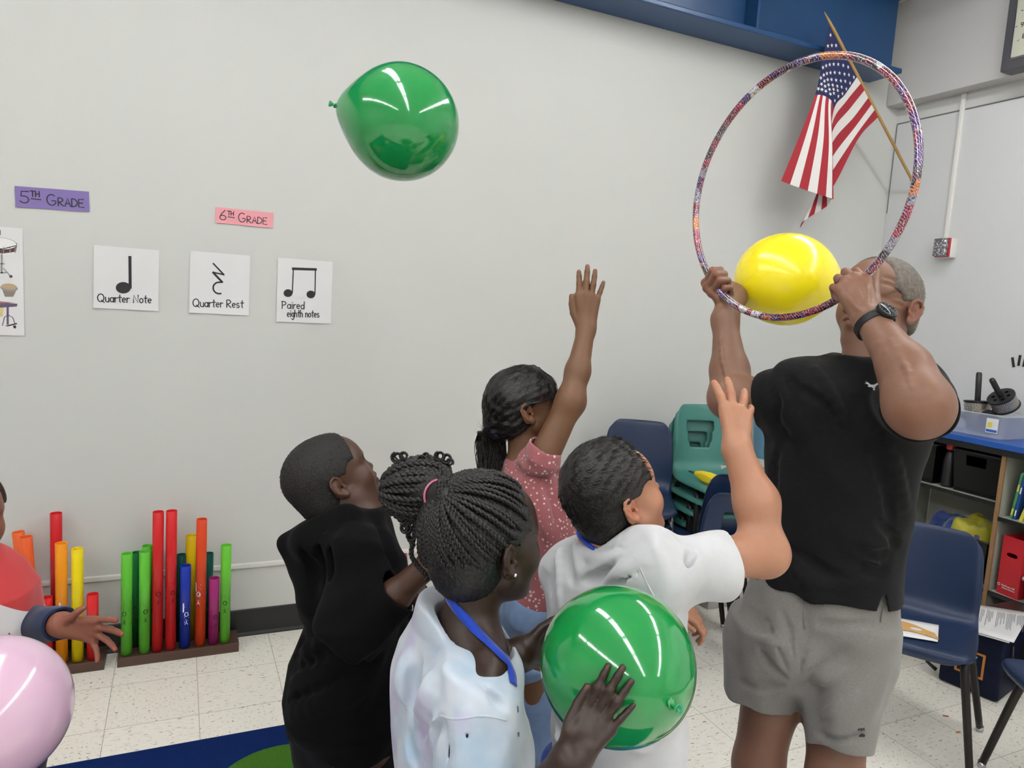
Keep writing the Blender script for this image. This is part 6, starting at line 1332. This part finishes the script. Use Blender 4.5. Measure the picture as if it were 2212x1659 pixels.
# ------------------------------------------------------------------ girl with glasses, arm raised
def build_glasses_girl():
    SK = skin_mat('skin_olive', (110, 77, 53)); root = person('girl with glasses and ponytail in pink dotted shirt, right arm raised', P(1135, 1500, 1.95))
    hc = P(1140, 878, 1.92); HS = .212; F = cdir(.93, .26, -.20); Rm = basis(F, cdir(-.25, 1, .05)); T = xf(hc, Rm, HS)
    Fh = nrm(V(*cdir(.95, 0, -.28)[:2], 0)); wd_ = np.cross(Fh, UP); nb = P(1138, 990, 1.92)
    O = [cone(T((0, -.10, -.24)), nb, .046, .050, .04), loft([(P(1140, 1005, 1.92), .06, .045, wd_), (P(1155, 1060, 1.92), .105, .07, wd_), (P(1165, 1180, 1.94), .10, .08, wd_), (P(1140, 1330, 1.97), .115, .09, wd_)], .05)]
    sR, eR, wR = P(1172, 992, 1.82), P(1232, 868, 1.83), P(1266, 712, 1.88)
    O += [cone(sR, eR, .039, .033, .03), cone(eR, P(1248, 802, 1.85), .033, .030, .03), cone(P(1248, 802, 1.85), wR, .030, .0225, .02), ball(P(1236, 868, 1.83), .026, .02)]
    D = cdir(.06, .99, .02); N = cdir(.12, 0, .99); L = .160
    hops, tips = hand_ops(wR, D, N, True, L, {'i': (8, 12, 8), 'm': (4, 6, 6), 'r': (4, 6, 6), 'p': (4, 8, 6)}, {'i': 0, 'm': -3, 'r': -7, 'p': -19}, [(.10, .11, -.03), (.26, .21, -.06), (.40, .25, -.06), (.53, .265, -.05)], fat=1.14)
    O += hops
    sL, eL = P(1150, 1040, 2.02), P(1190, 1210, 2.05); O += [cone(sL, eL, .038, .032, .03), cone(eL, P(1230, 1330, 2.0), .032, .024, .02)]
    h_, t2 = hand_ops(P(1230, 1330, 2.0), cdir(.3, -.9, 0), cdir(-.6, 0, .6), False, .155, {f: (25, 30, 20) for f in 'imrp'}); O += h_
    c = P(1132, 1400, 1.98); z_ = c[2]
    l1, a1, f1 = leg_ops(c-wd_*.07, V(*(c-wd_*.07)[:2], z_*.53), Fh, .07, .05, .036, .2); l2, a2, f2 = leg_ops(c+wd_*.07, V(*(c+wd_*.07)[:2], z_*.53), Fh, .07, .05, .036, .2); O += l1+l2
    O += head_ops(hc, Rm, HS, 1.0, (1, -1), 'open', .95, .9)
    body = put(skin_obj('body', O, .0028, SK, tint=tinter(head_tints(hc, Rm, HS, (.9, .62, .6), (1.08, .9, .85), (.3, .26, .24))+nail_tints(tips, L, (1.5, 1.25, 1.3))+[(tips[f][0][j], .011, (.86, .82, .8)) for f in 'imrp' for j in (1, 2)])), root)
    eye_parts(hc, Rm, HS, body)
    hm = hair_mat('long_black_hair', '0b0908', '1d1714', .38)
    cap = put(skin_obj('hair', cap_ops(hc, Rm, HS, .035, ((0, .27, .30), (0, .9, .1)), ((0, -.3, -.30), (0, .3, -1)))+[cone(T((-.0, -.45, -.05)), T((0, -.52, -.16)), .028, .022, .03)], .003, hm, disp=wrinkle(7, .0016, 260, Rm@V(0, 1, .4), 5)), root)
    tie = T((0, -.54, -.19)); roots = []
    rn = np.random.RandomState(8)
    st = strands('hair_strands', hair_roots(cap, 8000, 9, .055, lambda p: nrm(tie-p), .03, .012, 5, jit=.06, hug=.10), hm, None, .0009); st.parent = cap
    ax_ = bez([tie, P(1060, 935, 1.95), P(1062, 980, 1.95), P(1060, 1020, 1.94), P(1052, 1060, 1.93)], 4); wid = np.interp(np.linspace(0, 1, len(ax_)), [0, .15, .4, .7, 1], [.010, .030, .040, .036, .020]); e1, e2 = cdir(1, 0, 0), cdir(0, 0, 1)
    for k in range(900):
        a = rn.uniform(0, 6.28); r = math.sqrt(rn.rand()); ph = rn.uniform(0, 6.28); fq = rn.uniform(1.2, 2.2); am = rn.uniform(.002, .007); last = int(len(ax_)*rn.uniform(.7, 1)); pts = []
        for i in range(last):
            t = i/(len(ax_)-1); pts.append(ax_[i]+(e1*math.cos(a+.8*t)+e2*math.sin(a+.8*t))*r*wid[i]+e1*am*math.sin(6.28*fq*t+ph)*min(1, 3*t)+e2*am*math.cos(6.28*fq*t+ph)*min(1, 3*t))
        roots.append(pts)
    put(strands('ponytail', roots, hm, None, .0022, 4), root)
    # loose strands over the temple and forehead
    rs = []
    for k in range(90):
        x = rn.uniform(-.12, .30); p0 = T((x, .27-abs(x)*.25, .44-abs(x)*.2)); p1 = T((x*1.15+.04, .40-abs(x)*.35, .20)); p2 = T((x*1.1+.06, .36-abs(x)*.5, -.08-rn.rand()*.1)); rs.append(bez([p0, p1+rn.normal(0, .003, 3), p2+rn.normal(0, .004, 3)], 5))
    put(strands('fringe', rs, hm, None, .0012), root)
    b = MB(); ring_tube(b, tie+Rm@V(0, .004, .002), Rm@nrm(V(0, -.8, -.5)), .021, .006, 24); put(b.build('hair_tie', plain('tie_navy', '20264e', .7), None), root)
    # glasses
    gl = empty('glasses', T((0, .36, 0))); tag(gl, 'black framed glasses worn by the girl with raised arm', 'glasses'); go = T((0, .36, 0)); M_FR = plain('glasses_black', '121214', .3)
    for x in (1, -1):
        b = MB(); ring_tube(b, T((x*.155, .40, .0))-go, Rm@nrm(V(x*.25, 1, 0)), .105*HS, .0017, 28, ry=.085*HS, x=Rm@V(1, 0, 0)); b.build('lens_rim', M_FR, gl)
        b = MB(); b.tube([T((x*.265, .37, .03))-go, T((x*.35, .28, .035))-go, T((x*.405, .05, .05))-go, T((x*.40, -.06, .06))-go, T((x*.36, -.12, -.01))-go], .0021, 8); b.build('temple_arm', M_FR, gl)
    b = MB(); b.tube([T((-.05, .42, .02))-go, T((0, .435, .035))-go, T((.05, .42, .02))-go], .0015, 8); b.build('bridge', M_FR, gl)
    # pink shirt with small white dots
    m_ = NT('pink_dotted_cotton'); co = m_.coord(); v_ = m_.n('TexVoronoi', i_Vector=co, i_Scale=84); sz = m_.math('MULTIPLY', m_.n('SeparateColor', i_Color=v_.outputs['Color']).outputs[0], .20); dt = m_.math('LESS_THAN', v_.outputs['Distance'], m_.math('ADD', sz, .13))
    m_.p(Base_Color=m_.mix(dt, hx('9c5a5e'), hx('d8c2bc')), Roughness=.85, Sheen_Weight=.2); m_.bump(m_.noise(co, 900, 2).outputs[0], .2, .001)
    ops = [loft([(P(1136, 980, 1.92), .058, .056, wd_), (P(1140, 996, 1.92), .085, .066, wd_), (P(1146, 1020, 1.92), .115, .076, wd_), (P(1155, 1070, 1.92), .125, .088, wd_), (P(1168, 1130, 1.93), .120, .095, wd_), (P(1168, 1230, 1.95), .122, .100, wd_), (P(1150, 1285, 1.965), .125, .104, wd_)], .05, False, True),
           loft([(P(1154, 1016, 1.84), .048, .052, cdir(.95, -.2, 0)), (P(1168, 990, 1.82), .047, .050, cdir(.95, .2, 0)), (P(1178, 964, 1.82), .0455, .048, cdir(.93, .3, 0))], .03, False, True),
           cone(P(1150, 1045, 2.0), P(1172, 1120, 2.04), .052, .046, .04)]
    ops = folds(ops, [([(1195, 990), (1204, 1020), (1200, 1060)], .007, 1), ([(1180, 1040), (1200, 1090), (1205, 1140)], .008, -1), ([(1165, 1050), (1180, 1100), (1180, 1160)], .007, 1)])
    ts = put(garment('blouse', ops, .003, m_.mat, addf(wrinkle(41, .004, 38, cdir(.45, -.9, 0), 3.2), wrinkle(43, .003, 70, cdir(.3, .9, 0), 3, mask=near(P(1150, 1000, 1.82), .06))), .007, shirt_cut(nb+V(0, 0, -.03), T((0, -.05, -.2)), .052)), root)
    JN = cloth('light_denim', '7d93b4', '647ea4', scale=1200, rough=.85, noise=.2); so = [loft([(P(1140, 1265, 1.96), .112, .094, wd_), (P(1135, 1340, 1.975), .125, .105, wd_), (P(1132, 1430, 1.99), .125, .105, wd_)], .04)]
    for sg in (-1, 1):
        q = P(1132, 1400, 1.985)+wd_*.066*sg; so.append(loft([(q, .078, .098, wd_), (V(*(q+Fh*.02)[:2], q[2]*.55), .064, .075, wd_), (V(*q[:2], .08), .06, .066, wd_)], .04, False, True))
    put(garment('jeans', so, .004, JN, addf(wrinkle(46, .005, 40, cdir(.9, -.3, 0), 3), wrinkle(47, .006, 60, cdir(.95, .3, 0), 3, mask=near(P(1120, 1330, 1.9), .12))), .008), root)
    shoe(a1, f1, .2, M_WHITE, root); shoe(a2, f2, .2, M_WHITE, root)

# ------------------------------------------------------------------ girl with braids
def build_braids_girl():
    SK = skin_mat('skin_brown', (47, 30, 22), rough=.42); root = person('girl with braided bun and tie-dye shirt holding the large green balloon', P(995, 1650, 1.12))
    hc = P(1052, 1170, 1.13); HS = .210; F = cdir(.72, .08, -.69); Rm = basis(F, cdir(.03, 1, .02)); T = xf(hc, Rm, HS)
    Fh = nrm(V(*cdir(.78, 0, -.62)[:2], 0)); wd_ = np.cross(Fh, UP); nb = P(1008, 1375, 1.115)
    O = [cone(T((0, -.12, -.22)), nb, .042, .044, .04), loft([(P(1004, 1395, 1.12), .065, .036, wd_), (P(992, 1440, 1.115), .108, .046, wd_), (P(988, 1540, 1.115), .115, .062, wd_), (P(992, 1700, 1.13), .115, .08, wd_), (P(1000, 1900, 1.18), .12, .085, wd_)], .05), cone(nb, P(965, 1410, 1.16), .038, .034, .03), cone(nb, P(1050, 1435, 1.055), .038, .034, .03)]
    sR, eR, wR = P(1035, 1505, 1.01), P(1072, 1860, .95), P(1230, 1645, .902)
    O += [cone(sR, eR, .038, .034, .03), cone(eR, eR*.45+wR*.55, .034, .031, .03), cone(eR*.45+wR*.55, wR, .031, .0235, .02)]
    L = .131; D = nrm(P(1284, 1568, .930)-wR); N = cdir(-.22, .30, .90)
    cur = {'i': (-36, 10, 8), 'm': (-37, 10, 8), 'r': (-33, 11, 8), 'p': (-24, 16, 12)}; spr = {'i': 9, 'm': 5, 'r': 0, 'p': -8}
    hops, tips = hand_ops(wR, D, N, True, L, cur, spr, [(.10, .11, -.03), (.28, .21, -.03), (.47, .25, .03), (.64, .265, .09)], fat=1.04)
    O += [ball(tips[f][0][1], .0078, .004) for f in 'imr']
    O += hops
    sL, eL, wL = P(935, 1470, 1.22), P(1026, 1464, 1.23), P(1122, 1412, 1.13)
    O += [cone(sL, eL, .040, .033, .03), cone(eL, wL, .033, .026, .02)]
    h_, t2 = hand_ops(wL, cdir(.72, -.06, -.69), cdir(-.69, .0, -.72), False, .146, {'i': (10, 18, 12), 'm': (12, 20, 14), 'r': (14, 20, 14), 'p': (18, 20, 14)}, {'i': 8, 'p': -8}); O += h_
    c = P(1000, 1950, 1.19); z_ = c[2]
    l1, a1, f1 = leg_ops(c-wd_*.07, V(*(c-wd_*.07)[:2], z_*.53), Fh, .068, .05, .036, .2); l2, a2, f2 = leg_ops(c+wd_*.07, V(*(c+wd_*.07)[:2], z_*.53), Fh, .068, .05, .036, .2); O += l1+l2
    O += head_ops(hc, Rm, HS, 1.06, (1, -1), 'open', 1.0, .9)
    body = put(skin_obj('body', O, .0025, SK, tint=tinter(head_tints(hc, Rm, HS, (.95, .66, .66), (1.28, 1.14, 1.05), (.3, .3, .3), (1.06, 1.0, .98))+nail_tints(tips, L, (3.0, 2.5, 2.5))+[(tips[f][0][j], .010, (.72, .68, .66)) for f in 'imrp' for j in (1, 2)]+[(tips[f][0][0], .014, (.86, .84, .82)) for f in 'imrp'])), root)
    eye_parts(hc, Rm, HS, body)
    hm = hair_mat('braid_black', '080707', '171312', .42)
    cap = put(skin_obj('hair', cap_ops(hc, Rm, HS, .020, ((0, .165, .30), (0, .92, .10)), ((0, -.3, -.36), (0, .25, -1))), .003, hm, disp=wrinkle(9, .0008, 600, UP, 1)), root)
    tie = T((-.02, -.36, .40)); rn = np.random.RandomState(12)
    def braid(b, pts, r):
        """three strands plaited along a path"""
        pts = [np.asarray(q) for q in pts]; d = [0]
        for i in range(len(pts)-1): d.append(d[-1]+np.linalg.norm(pts[i+1]-pts[i]))
        Lt = d[-1]; pitch = r*5.2; n = max(8, int(Lt/pitch*8)); P3 = np.array(pts); tt = np.linspace(0, Lt, n); C = np.stack([np.interp(tt, d, P3[:, k]) for k in range(3)], 1)
        a = None; A = []; B = []
        for i in range(n):
            tg = nrm(C[min(i+1, n-1)]-C[max(i-1, 0)]); 
            if a is None: a = nrm(np.cross(tg, V(.3, .5, .8)))
            a = nrm(a-tg*(a@tg)); A.append(a); B.append(np.cross(tg, a))
        for s_ in range(3):
            ph = tt/pitch*2*math.pi+s_*2.0944
            b.tube([C[i]+A[i]*r*.62*math.sin(ph[i])+B[i]*r*.42*math.sin(2*ph[i]) for i in range(n)], r*.62, 6)
    def scalp(p, off=.030):
        q = p-V(0, -.075, .13); k = 1/math.sqrt((q[0]/(.335+off))**2+(q[1]/(.425+off))**2+(q[2]/(.37+off))**2); return V(0, -.075, .13)+q*k
    tl = V(-.02, -.36, .40); hl = [(0, .22, .42), (.07, .215, .41), (.14, .20, .38), (.20, .17, .33), (.25, .12, .27), (.285, .06, .20), (.31, .0, .14), (.325, -.06, .10), (.335, -.11, .08), (.34, -.16, .02), (.33, -.22, -.05), (.30, -.29, -.12), (.25, -.35, -.18), (.19, -.40, -.21), (.12, -.44, -.22), (.04, -.46, -.22)]
    mids = [(.10, .20, .44), (.20, .14, .38), (.27, .05, .28), (.32, -.06, .18), (.33, -.17, .12), (.31, -.28, .05), (.25, -.38, -.03), (.16, -.45, -.08), (.05, -.49, -.08), (.12, .04, .48), (.24, -.05, .36), (.29, -.2, .24), (.26, -.33, .12), (.14, -.46, .05)]
    allp = [(x*sg, y, z) for sg in (1, -1) for x, y, z in hl+mids]; 
    for k, h0 in enumerate(allp):
        h0 = V(*h0)+rn.normal(0, .008, 3); pts = []
        for i in range(9):
            t = i/8; q = h0*(1-t)+tl*t; pts.append(T(scalp(q, .016+.022*math.sin(math.pi*t)+.01*(k % 3)/2)))
        b = MB(); braid(b, pts, .0043); put(b.build('braid', hm, None), root).parent = cap
    for o in list(cap.children): o.matrix_parent_inverse = cap.matrix_basis.inverted() @ Matrix.Identity(4)
    # bun: plaits looped round from the tie
    bc_ = P(912, 1058, 1.15); ex, ey, ez = cdir(-1, 0, 0), cdir(0, 1, 0), cdir(0, 0, 1); bun = put(skin_obj('bun', [ell(bc_, (.050, .044, .046), np.stack([ex, ey, ez], 1), .01), cone(bc_, tie, .030, .018, .03)], .003, hm), root)
    for k in range(30):
        a = 2*math.pi*k/30+rn.uniform(-.06, .06); lay = 1+.13*(k % 3)*.5; pts = []
        p0 = tie+nrm(bc_-tie)*.012
        for i in range(15):
            t = i/14; th = math.pi*(.12+.80*t); rr = math.sin(th); q = bc_+lay*(ex*(-math.cos(th))*.058+ (ey*math.cos(a)*.9+ez*math.sin(a))*.049*rr)
            w_ = max(0, 1-t*4); pts.append(q*(1-w_)+(p0+(ey*math.cos(a)+ez*math.sin(a))*.026)*w_)
        b = MB(); braid(b, pts, .0056); o_ = put(b.build('braid', hm, None), root); o_.parent = bun; o_.matrix_parent_inverse = Matrix.Identity(4)
    for o_ in bun.children: o_.matrix_parent_inverse = Matrix.Identity(4)
    # loose curls and hanging plaits
    for (u, v, r, tn) in ((858, 988, .009, 2.2), (872, 985, .007, 1.5), (912, 992, .007, 1.6), (920, 985, .006, 2), (950, 985, .008, 2.2), (965, 990, .008, 2), (972, 998, .006, 1.6), (868, 1120, .008, 1.8), (878, 1140, .009, 2.2), (890, 1155, .008, 2), (885, 1125, .007, 1.5)):
        c0 = P(u, v, 1.14); d0 = nrm(bc_-c0); pts = []
        for i in range(26):
            t = i/25; an = tn*2*math.pi*t; pts.append(c0+ex*r*math.cos(an)*(.5+.5*t)+ey*r*math.sin(an)*(.5+.5*t)+ez*.012*(t-.5))
        pts = [bc_+nrm(c0-bc_)*.045]+pts; b = MB(); b.tube(bez(pts, 2), .0017, 6); o_ = put(b.build('curl', hm, None), root); o_.parent = bun; o_.matrix_parent_inverse = Matrix.Identity(4)
    for path in ([(905, 1110), (893, 1165), (889, 1200), (905, 1225), (918, 1240), (923, 1255)], [(915, 1115), (905, 1180), (915, 1215), (930, 1225), (945, 1240)], [(900, 1100), (880, 1140), (885, 1165), (895, 1180)], [(930, 1120), (925, 1180), (935, 1210)]):
        b = MB(); braid(b, bez([P(u, v, 1.14) for u, v in path], 6), .0036); o_ = put(b.build('braid', hm, None), root); o_.parent = bun; o_.matrix_parent_inverse = Matrix.Identity(4)
    rs = []
    for k in range(500):
        h0 = V(*hl[rn.randint(len(hl))])+rn.normal(0, .02, 3); p = T(scalp(h0, .012)); d = Rm@nrm(V(.1, .25, .35)+rn.normal(0, .5, 3)); rs.append([p, p+d*.004+Rm@V(0, -.004, .003), p+d*.007+Rm@V(0, -.010, .007)])
    o_ = put(strands('baby_hair', rs, hm, None, .0006), root); o_.parent = cap; o_.matrix_parent_inverse = Matrix.Identity(4)
    b = MB(); ring_tube(b, tie*.45+(bc_+nrm(tie-bc_)*.045)*.55, bc_-tie, .0235, .0018, 30); o_ = put(b.build('hair_elastic', plain('elastic_pink', 'c06a86', .5), None), root)
    M_ER = plain('earring_silver', 'e6e6ea', .08, .9); b = MB(); e0 = T((.345, .0, -.185)); 
    te = bvh(body); h, n = cast(te, 1113, 1243); e0 = h if h is not None else e0
    ellips(b, e0+nrm(EYE-e0)*.0018, (.0026, .0026, .0032)); put(b.build('earring', M_ER, None), root)
    # tie-dye t-shirt
    m_ = NT('tie_dye'); co = m_.coord(); n1 = m_.noise(co, 7, 3, .55); n2 = m_.noise(m_.map(co, loc=(4, 2, 1)), 9, 3); 
    a_ = m_.mix(m_.ramp(n1.outputs[0], [(.42, (0, 0, 0, 1)), (.62, (1, 1, 1, 1))]).outputs[0], hx((192, 197, 206)), hx((154, 174, 193))); b_ = m_.mix(m_.ramp(n2.outputs[0], [(.5, (0, 0, 0, 1)), (.66, (1, 1, 1, 1))]).outputs[0], a_, hx((172, 165, 195)))
    m_.p(Base_Color=b_, Roughness=.9, Sheen_Weight=.2); m_.bump(m_.noise(co, 900, 2).outputs[0], .2, .001)
    ops = [loft([(P(1003, 1300, 1.125), .070, .062, wd_), (P(1006, 1362, 1.12), .090, .064, wd_), (P(1004, 1394, 1.115), .112, .066, wd_), (P(996, 1432, 1.11), .132, .072, wd_), (P(990, 1500, 1.11), .142, .080, wd_), (P(990, 1600, 1.115), .140, .088, wd_), (P(992, 1720, 1.13), .138, .092, wd_), (P(996, 1900, 1.17), .140, .098, wd_)], .05, False, True),
           *sleeve([(P(1020, 1475, 1.03), .058, .060, cdir(1, 0, 0)), (P(1024, 1550, 1.0), .056, .060, cdir(1, 0, 0)), (P(1028, 1640, .985), .052, .056, cdir(1, 0, 0)), (P(1034, 1720, .975), .054, .058, cdir(1, 0, 0))], .045),
           cone(P(955, 1320, 1.16), P(930, 1440, 1.20), .035, .055, .05), cone(P(955, 1460, 1.21), P(1010, 1515, 1.24), .055, .050, .04)]
    ops = folds(ops, [([(884, 1414), (878, 1460), (872, 1520)], .007, 1), ([(900, 1425), (892, 1480), (884, 1560)], .007, -1), ([(928, 1455), (915, 1500), (900, 1545)], .007, 1), ([(945, 1470), (930, 1530), (915, 1600)], .007, -1), ([(1045, 1440), (1065, 1480), (1090, 1500)], .006, 1), ([(1030, 1455), (1055, 1500), (1085, 1520)], .006, -1), ([(952, 1565), (945, 1600), (948, 1650)], .008, -1), ([(980, 1568), (972, 1610), (965, 1655)], .008, 1), ([(1010, 1570), (1000, 1610), (990, 1655)], .007, -1), ([(1060, 1570), (1075, 1610), (1078, 1655)], .007, 1), ([(970, 1440), (985, 1450), (1005, 1456)], .005, 1), ([(880, 1590), (890, 1620), (905, 1655)], .007, -1)])
    A_p, B_p, C_p = P(962, 1284, 1.17), P(1000, 1407, 1.04), P(1100, 1432, 1.06); n_p = nrm(np.cross(B_p-A_p, C_p-A_p)); n_p = n_p if n_p[2] > 0 else -n_p; ops.append(half(A_p, n_p, .006))
    fold = addf(wrinkle(51, .0042, 36, cdir(-.35, -.9, 0), 3.2), wrinkle(53, .0045, 46, cdir(.3, -.95, 0), 3.2, mask=near(P(1030, 1620, .93), .09)))
    cut = [cone(nb+V(0, 0, -.02), T((0, -.10, -.2)), .054, .060, .012), cone(P(1035, 1420, 1.09), P(1060, 1330, 1.09), .045, .06, .02)]
    ts = put(garment('t_shirt', ops, .003, m_.mat, fold, .007, cut), root)
    tb = bvh(ts, body); b = MB(); pts = []
    for (u, v) in ((951, 1545), (975, 1553), (1000, 1552), (1030, 1547), (1060, 1548), (1094, 1556)):
        h, n = cast(bvh(ts), u, v)
        if h is not None: pts.append(h)
    if len(pts) > 2: b.tube(bez(pts, 4), .0016, 6); put(b.build('shoulder_seam', m_.mat, None), ts)
    # dark print at the front of the shirt
    for pl in ([(1117, 1524), (1120, 1526), (1121, 1538), (1118, 1540)], [(1118, 1582), (1122, 1581), (1122, 1591), (1119, 1592)]): put(decal(bvh(ts), [pl], 'shirt_print', plain('print_slate', '59626e', .7), None), ts)
    # lanyard ribbon
    pts = []
    for (u, v) in ((968, 1288), (985, 1312), (1005, 1335), (1030, 1365), (1055, 1390), (1080, 1415), (1095, 1430), (1104, 1455), (1107, 1480)):
        h, n = cast(tb, u, v)
        if h is not None: pts.append((h, n))
    b = MB()
    if len(pts) > 3:
        C = bez([p+n*.003 for p, n in pts], 5); Nn = bez([n for p, n in pts], 5); rows = []
        for i in range(len(C)):
            tg = nrm(C[min(i+1, len(C)-1)]-C[max(i-1, 0)]); s_ = nrm(np.cross(tg, Nn[i])); rows.append([C[i]-s_*.0068, C[i]+nrm(Nn[i])*.0006, C[i]+s_*.0068])
        b.grid(rows); o_ = b.build('lanyard', cloth('lanyard_ribbon', '1c3fae', '1a3a9e', rough=.6), None); mod(o_, 'SOLIDIFY', thickness=.0012); put(o_, root)
    BL = cloth('blue_school_shorts', '1f3f94', '1a3580', rough=.8); so = [loft([(P(996, 1850, 1.16), .125, .09, wd_), (P(1000, 1980, 1.20), .13, .095, wd_)], .04)]
    for sg in (-1, 1):
        q = c+wd_*.066*sg; so.append(loft([(q, .08, .095, wd_), (V(*q[:2], q[2]*.5), .07, .08, wd_)], .04, False, True))
    put(garment('shorts', so, .005, BL, None, .009), root)
    shoe(a1, f1, .2, M_WHITE, root); shoe(a2, f2, .2, M_WHITE, root)

# ------------------------------------------------------------------ child at the left edge
def build_edge_child():
    SK = skin_mat('skin_rosy', (134, 84, 66)); root = person('child in red and white shirt with navy sleeves reaching a hand from the left edge', P(-60, 1500, 1.6))
    hc = P(-86, 1118, 1.55); HS = .208; F = cdir(.93, -.05, .3); Rm = basis(F); T = xf(hc, Rm, HS); Fh = nrm(V(F[0], F[1], 0)); wd_ = np.cross(Fh, UP); nb = P(-80, 1225, 1.55)
    O = [cone(T((0, -.1, -.24)), nb, .048, .052, .04), loft([(P(-78, 1245, 1.55), .07, .05, wd_), (P(-60, 1290, 1.55), .11, .075, wd_), (P(-50, 1450, 1.57), .115, .085, wd_), (P(-55, 1580, 1.6), .12, .09, wd_)], .05)]
    sL, eL, wL = P(-20, 1262, 1.68), P(40, 1350, 1.66), P(133, 1349, 1.52); sR, eR = P(-95, 1265, 1.42), P(-110, 1440, 1.42)
    O += [cone(sL, eL, .044, .036, .03), cone(eL, wL, .034, .0245, .02), cone(sR, eR, .044, .036, .03), cone(eR, P(-40, 1560, 1.36), .034, .025, .02)]
    D = cdir(.98, -.10, .12); N = cdir(.10, .18, -.97); L = .148
    hops, tips = hand_ops(wL, D, N, False, L, {'i': (6, 12, 8), 'm': (8, 10, 8), 'r': (12, 12, 8), 'p': (20, 16, 12)}, {'i': 15, 'm': 3, 'r': -13, 'p': -42}, [(.10, .09, -.05), (.24, .20, -.09), (.34, .30, -.09), (.42, .36, -.08)], fat=1.05)
    O += hops; h_, t2 = hand_ops(P(-40, 1560, 1.36), cdir(.5, -.3, .3), cdir(0, .6, .6), True, .148, {f: (30, 30, 20) for f in 'imrp'}); O += h_
    c = P(-55, 1600, 1.6); z_ = c[2]; l1, a1, f1 = leg_ops(c-wd_*.07, V(*(c-wd_*.07)[:2], z_*.53), Fh, .07, .05, .036, .2); l2, a2, f2 = leg_ops(c+wd_*.07, V(*(c+wd_*.07)[:2], z_*.53), Fh, .07, .05, .036, .2); O += l1+l2
    O += head_ops(hc, Rm, HS, 1.0); body = put(skin_obj('body', O, .0028, SK, tint=tinter(head_tints(hc, Rm, HS)+[(tips[f][0][3], .013, (1.08, .80, .78)) for f in 'imrp']+[(tips[f][0][j], .008, (.9, .8, .78)) for f in 'imrp' for j in (0, 1, 2)])), root)
    eye_parts(hc, Rm, HS, body)
    hm = hair_mat('brown_hair', '1c120c', '3a261a', .5); cap = put(skin_obj('hair', cap_ops(hc, Rm, HS, .05, ((0, .24, .30), (0, 1, .0)), ((0, -.3, -.30), (0, .3, -1))), .004, hm), root)
    m_ = NT('red_white_shirt'); co = m_.coord(); z0 = P(20, 1296, 1.5); q_ = m_.n('SeparateXYZ', i_Vector=co); edge = m_.math('ADD', q_.outputs[2], m_.math('MULTIPLY', q_.outputs[0], .9)); zc = z0[2]+.9*z0[0]-.03
    m_.p(Base_Color=m_.mix(m_.math('LESS_THAN', edge, zc), hx('b93234'), hx('d6d2d2')), Roughness=.85, Sheen_Weight=.2); m_.bump(m_.noise(co, 900, 2).outputs[0], .2, .001)
    ops = [loft([(P(-78, 1218, 1.55), .062, .058, wd_), (P(-70, 1245, 1.55), .105, .075, wd_), (P(-56, 1285, 1.55), .130, .098, wd_), (P(-46, 1380, 1.56), .132, .105, wd_), (P(-48, 1480, 1.58), .132, .105, wd_), (P(-52, 1580, 1.6), .132, .108, wd_)], .05, False, True), cone(P(-15, 1240, 1.62), P(30, 1318, 1.64), .060, .040, .05), cone(P(-95, 1265, 1.43), P(-108, 1360, 1.42), .055, .05, .05)]
    ts = put(garment('t_shirt', ops, .0035, m_.mat, wrinkle(61, .0028, 36, cdir(.3, -.9, 0), 3), .008, shirt_cut(nb+V(0, 0, -.03), T((0, -.05, -.2)), .053)), root)
    NV = cloth('navy_sleeve', '1a2a4e', '14223f', rough=.85); ops = [loft([(P(20, 1330, 1.66), .046, .046, UPV), (P(70, 1350, 1.60), .043, .043, UPV), (P(130, 1348, 1.525), .036, .036, UPV)], .03, False, True), cone(P(10, 1310, 1.66), P(34, 1340, 1.655), .046, .046, .03)]
    sl = garment('sleeve', ops, .003, NV, wrinkle(63, .0025, 60, cdir(.2, 1, 0), 3), .006); put(sl, root)
    put(decal(bvh(ts), [[(4, 1392), (20, 1366), (23, 1370), (22, 1396)]], 'shirt_emblem', plain('emblem_maroon', '8a2a44', .6), None), ts)
    DN = cloth('dark_trousers', '23262e', '1c1f26'); so = [loft([(P(-52, 1560, 1.595), .12, .098, wd_), (P(-55, 1660, 1.62), .128, .104, wd_)], .04)]
    for sg in (-1, 1):
        q = P(-55, 1640, 1.61)+wd_*.068*sg; so.append(loft([(q, .08, .095, wd_), (V(*q[:2], .08), .058, .062, wd_)], .04, False, True))
    put(garment('trousers', so, .005, DN, None, .009), root)
    shoe(a1, f1, .2, M_DGREY, root); shoe(a2, f2, .2, M_DGREY, root)
for fn in (build_man, build_white_boy, build_hoodie_boy, build_glasses_girl, build_braids_girl, build_edge_child): fn()
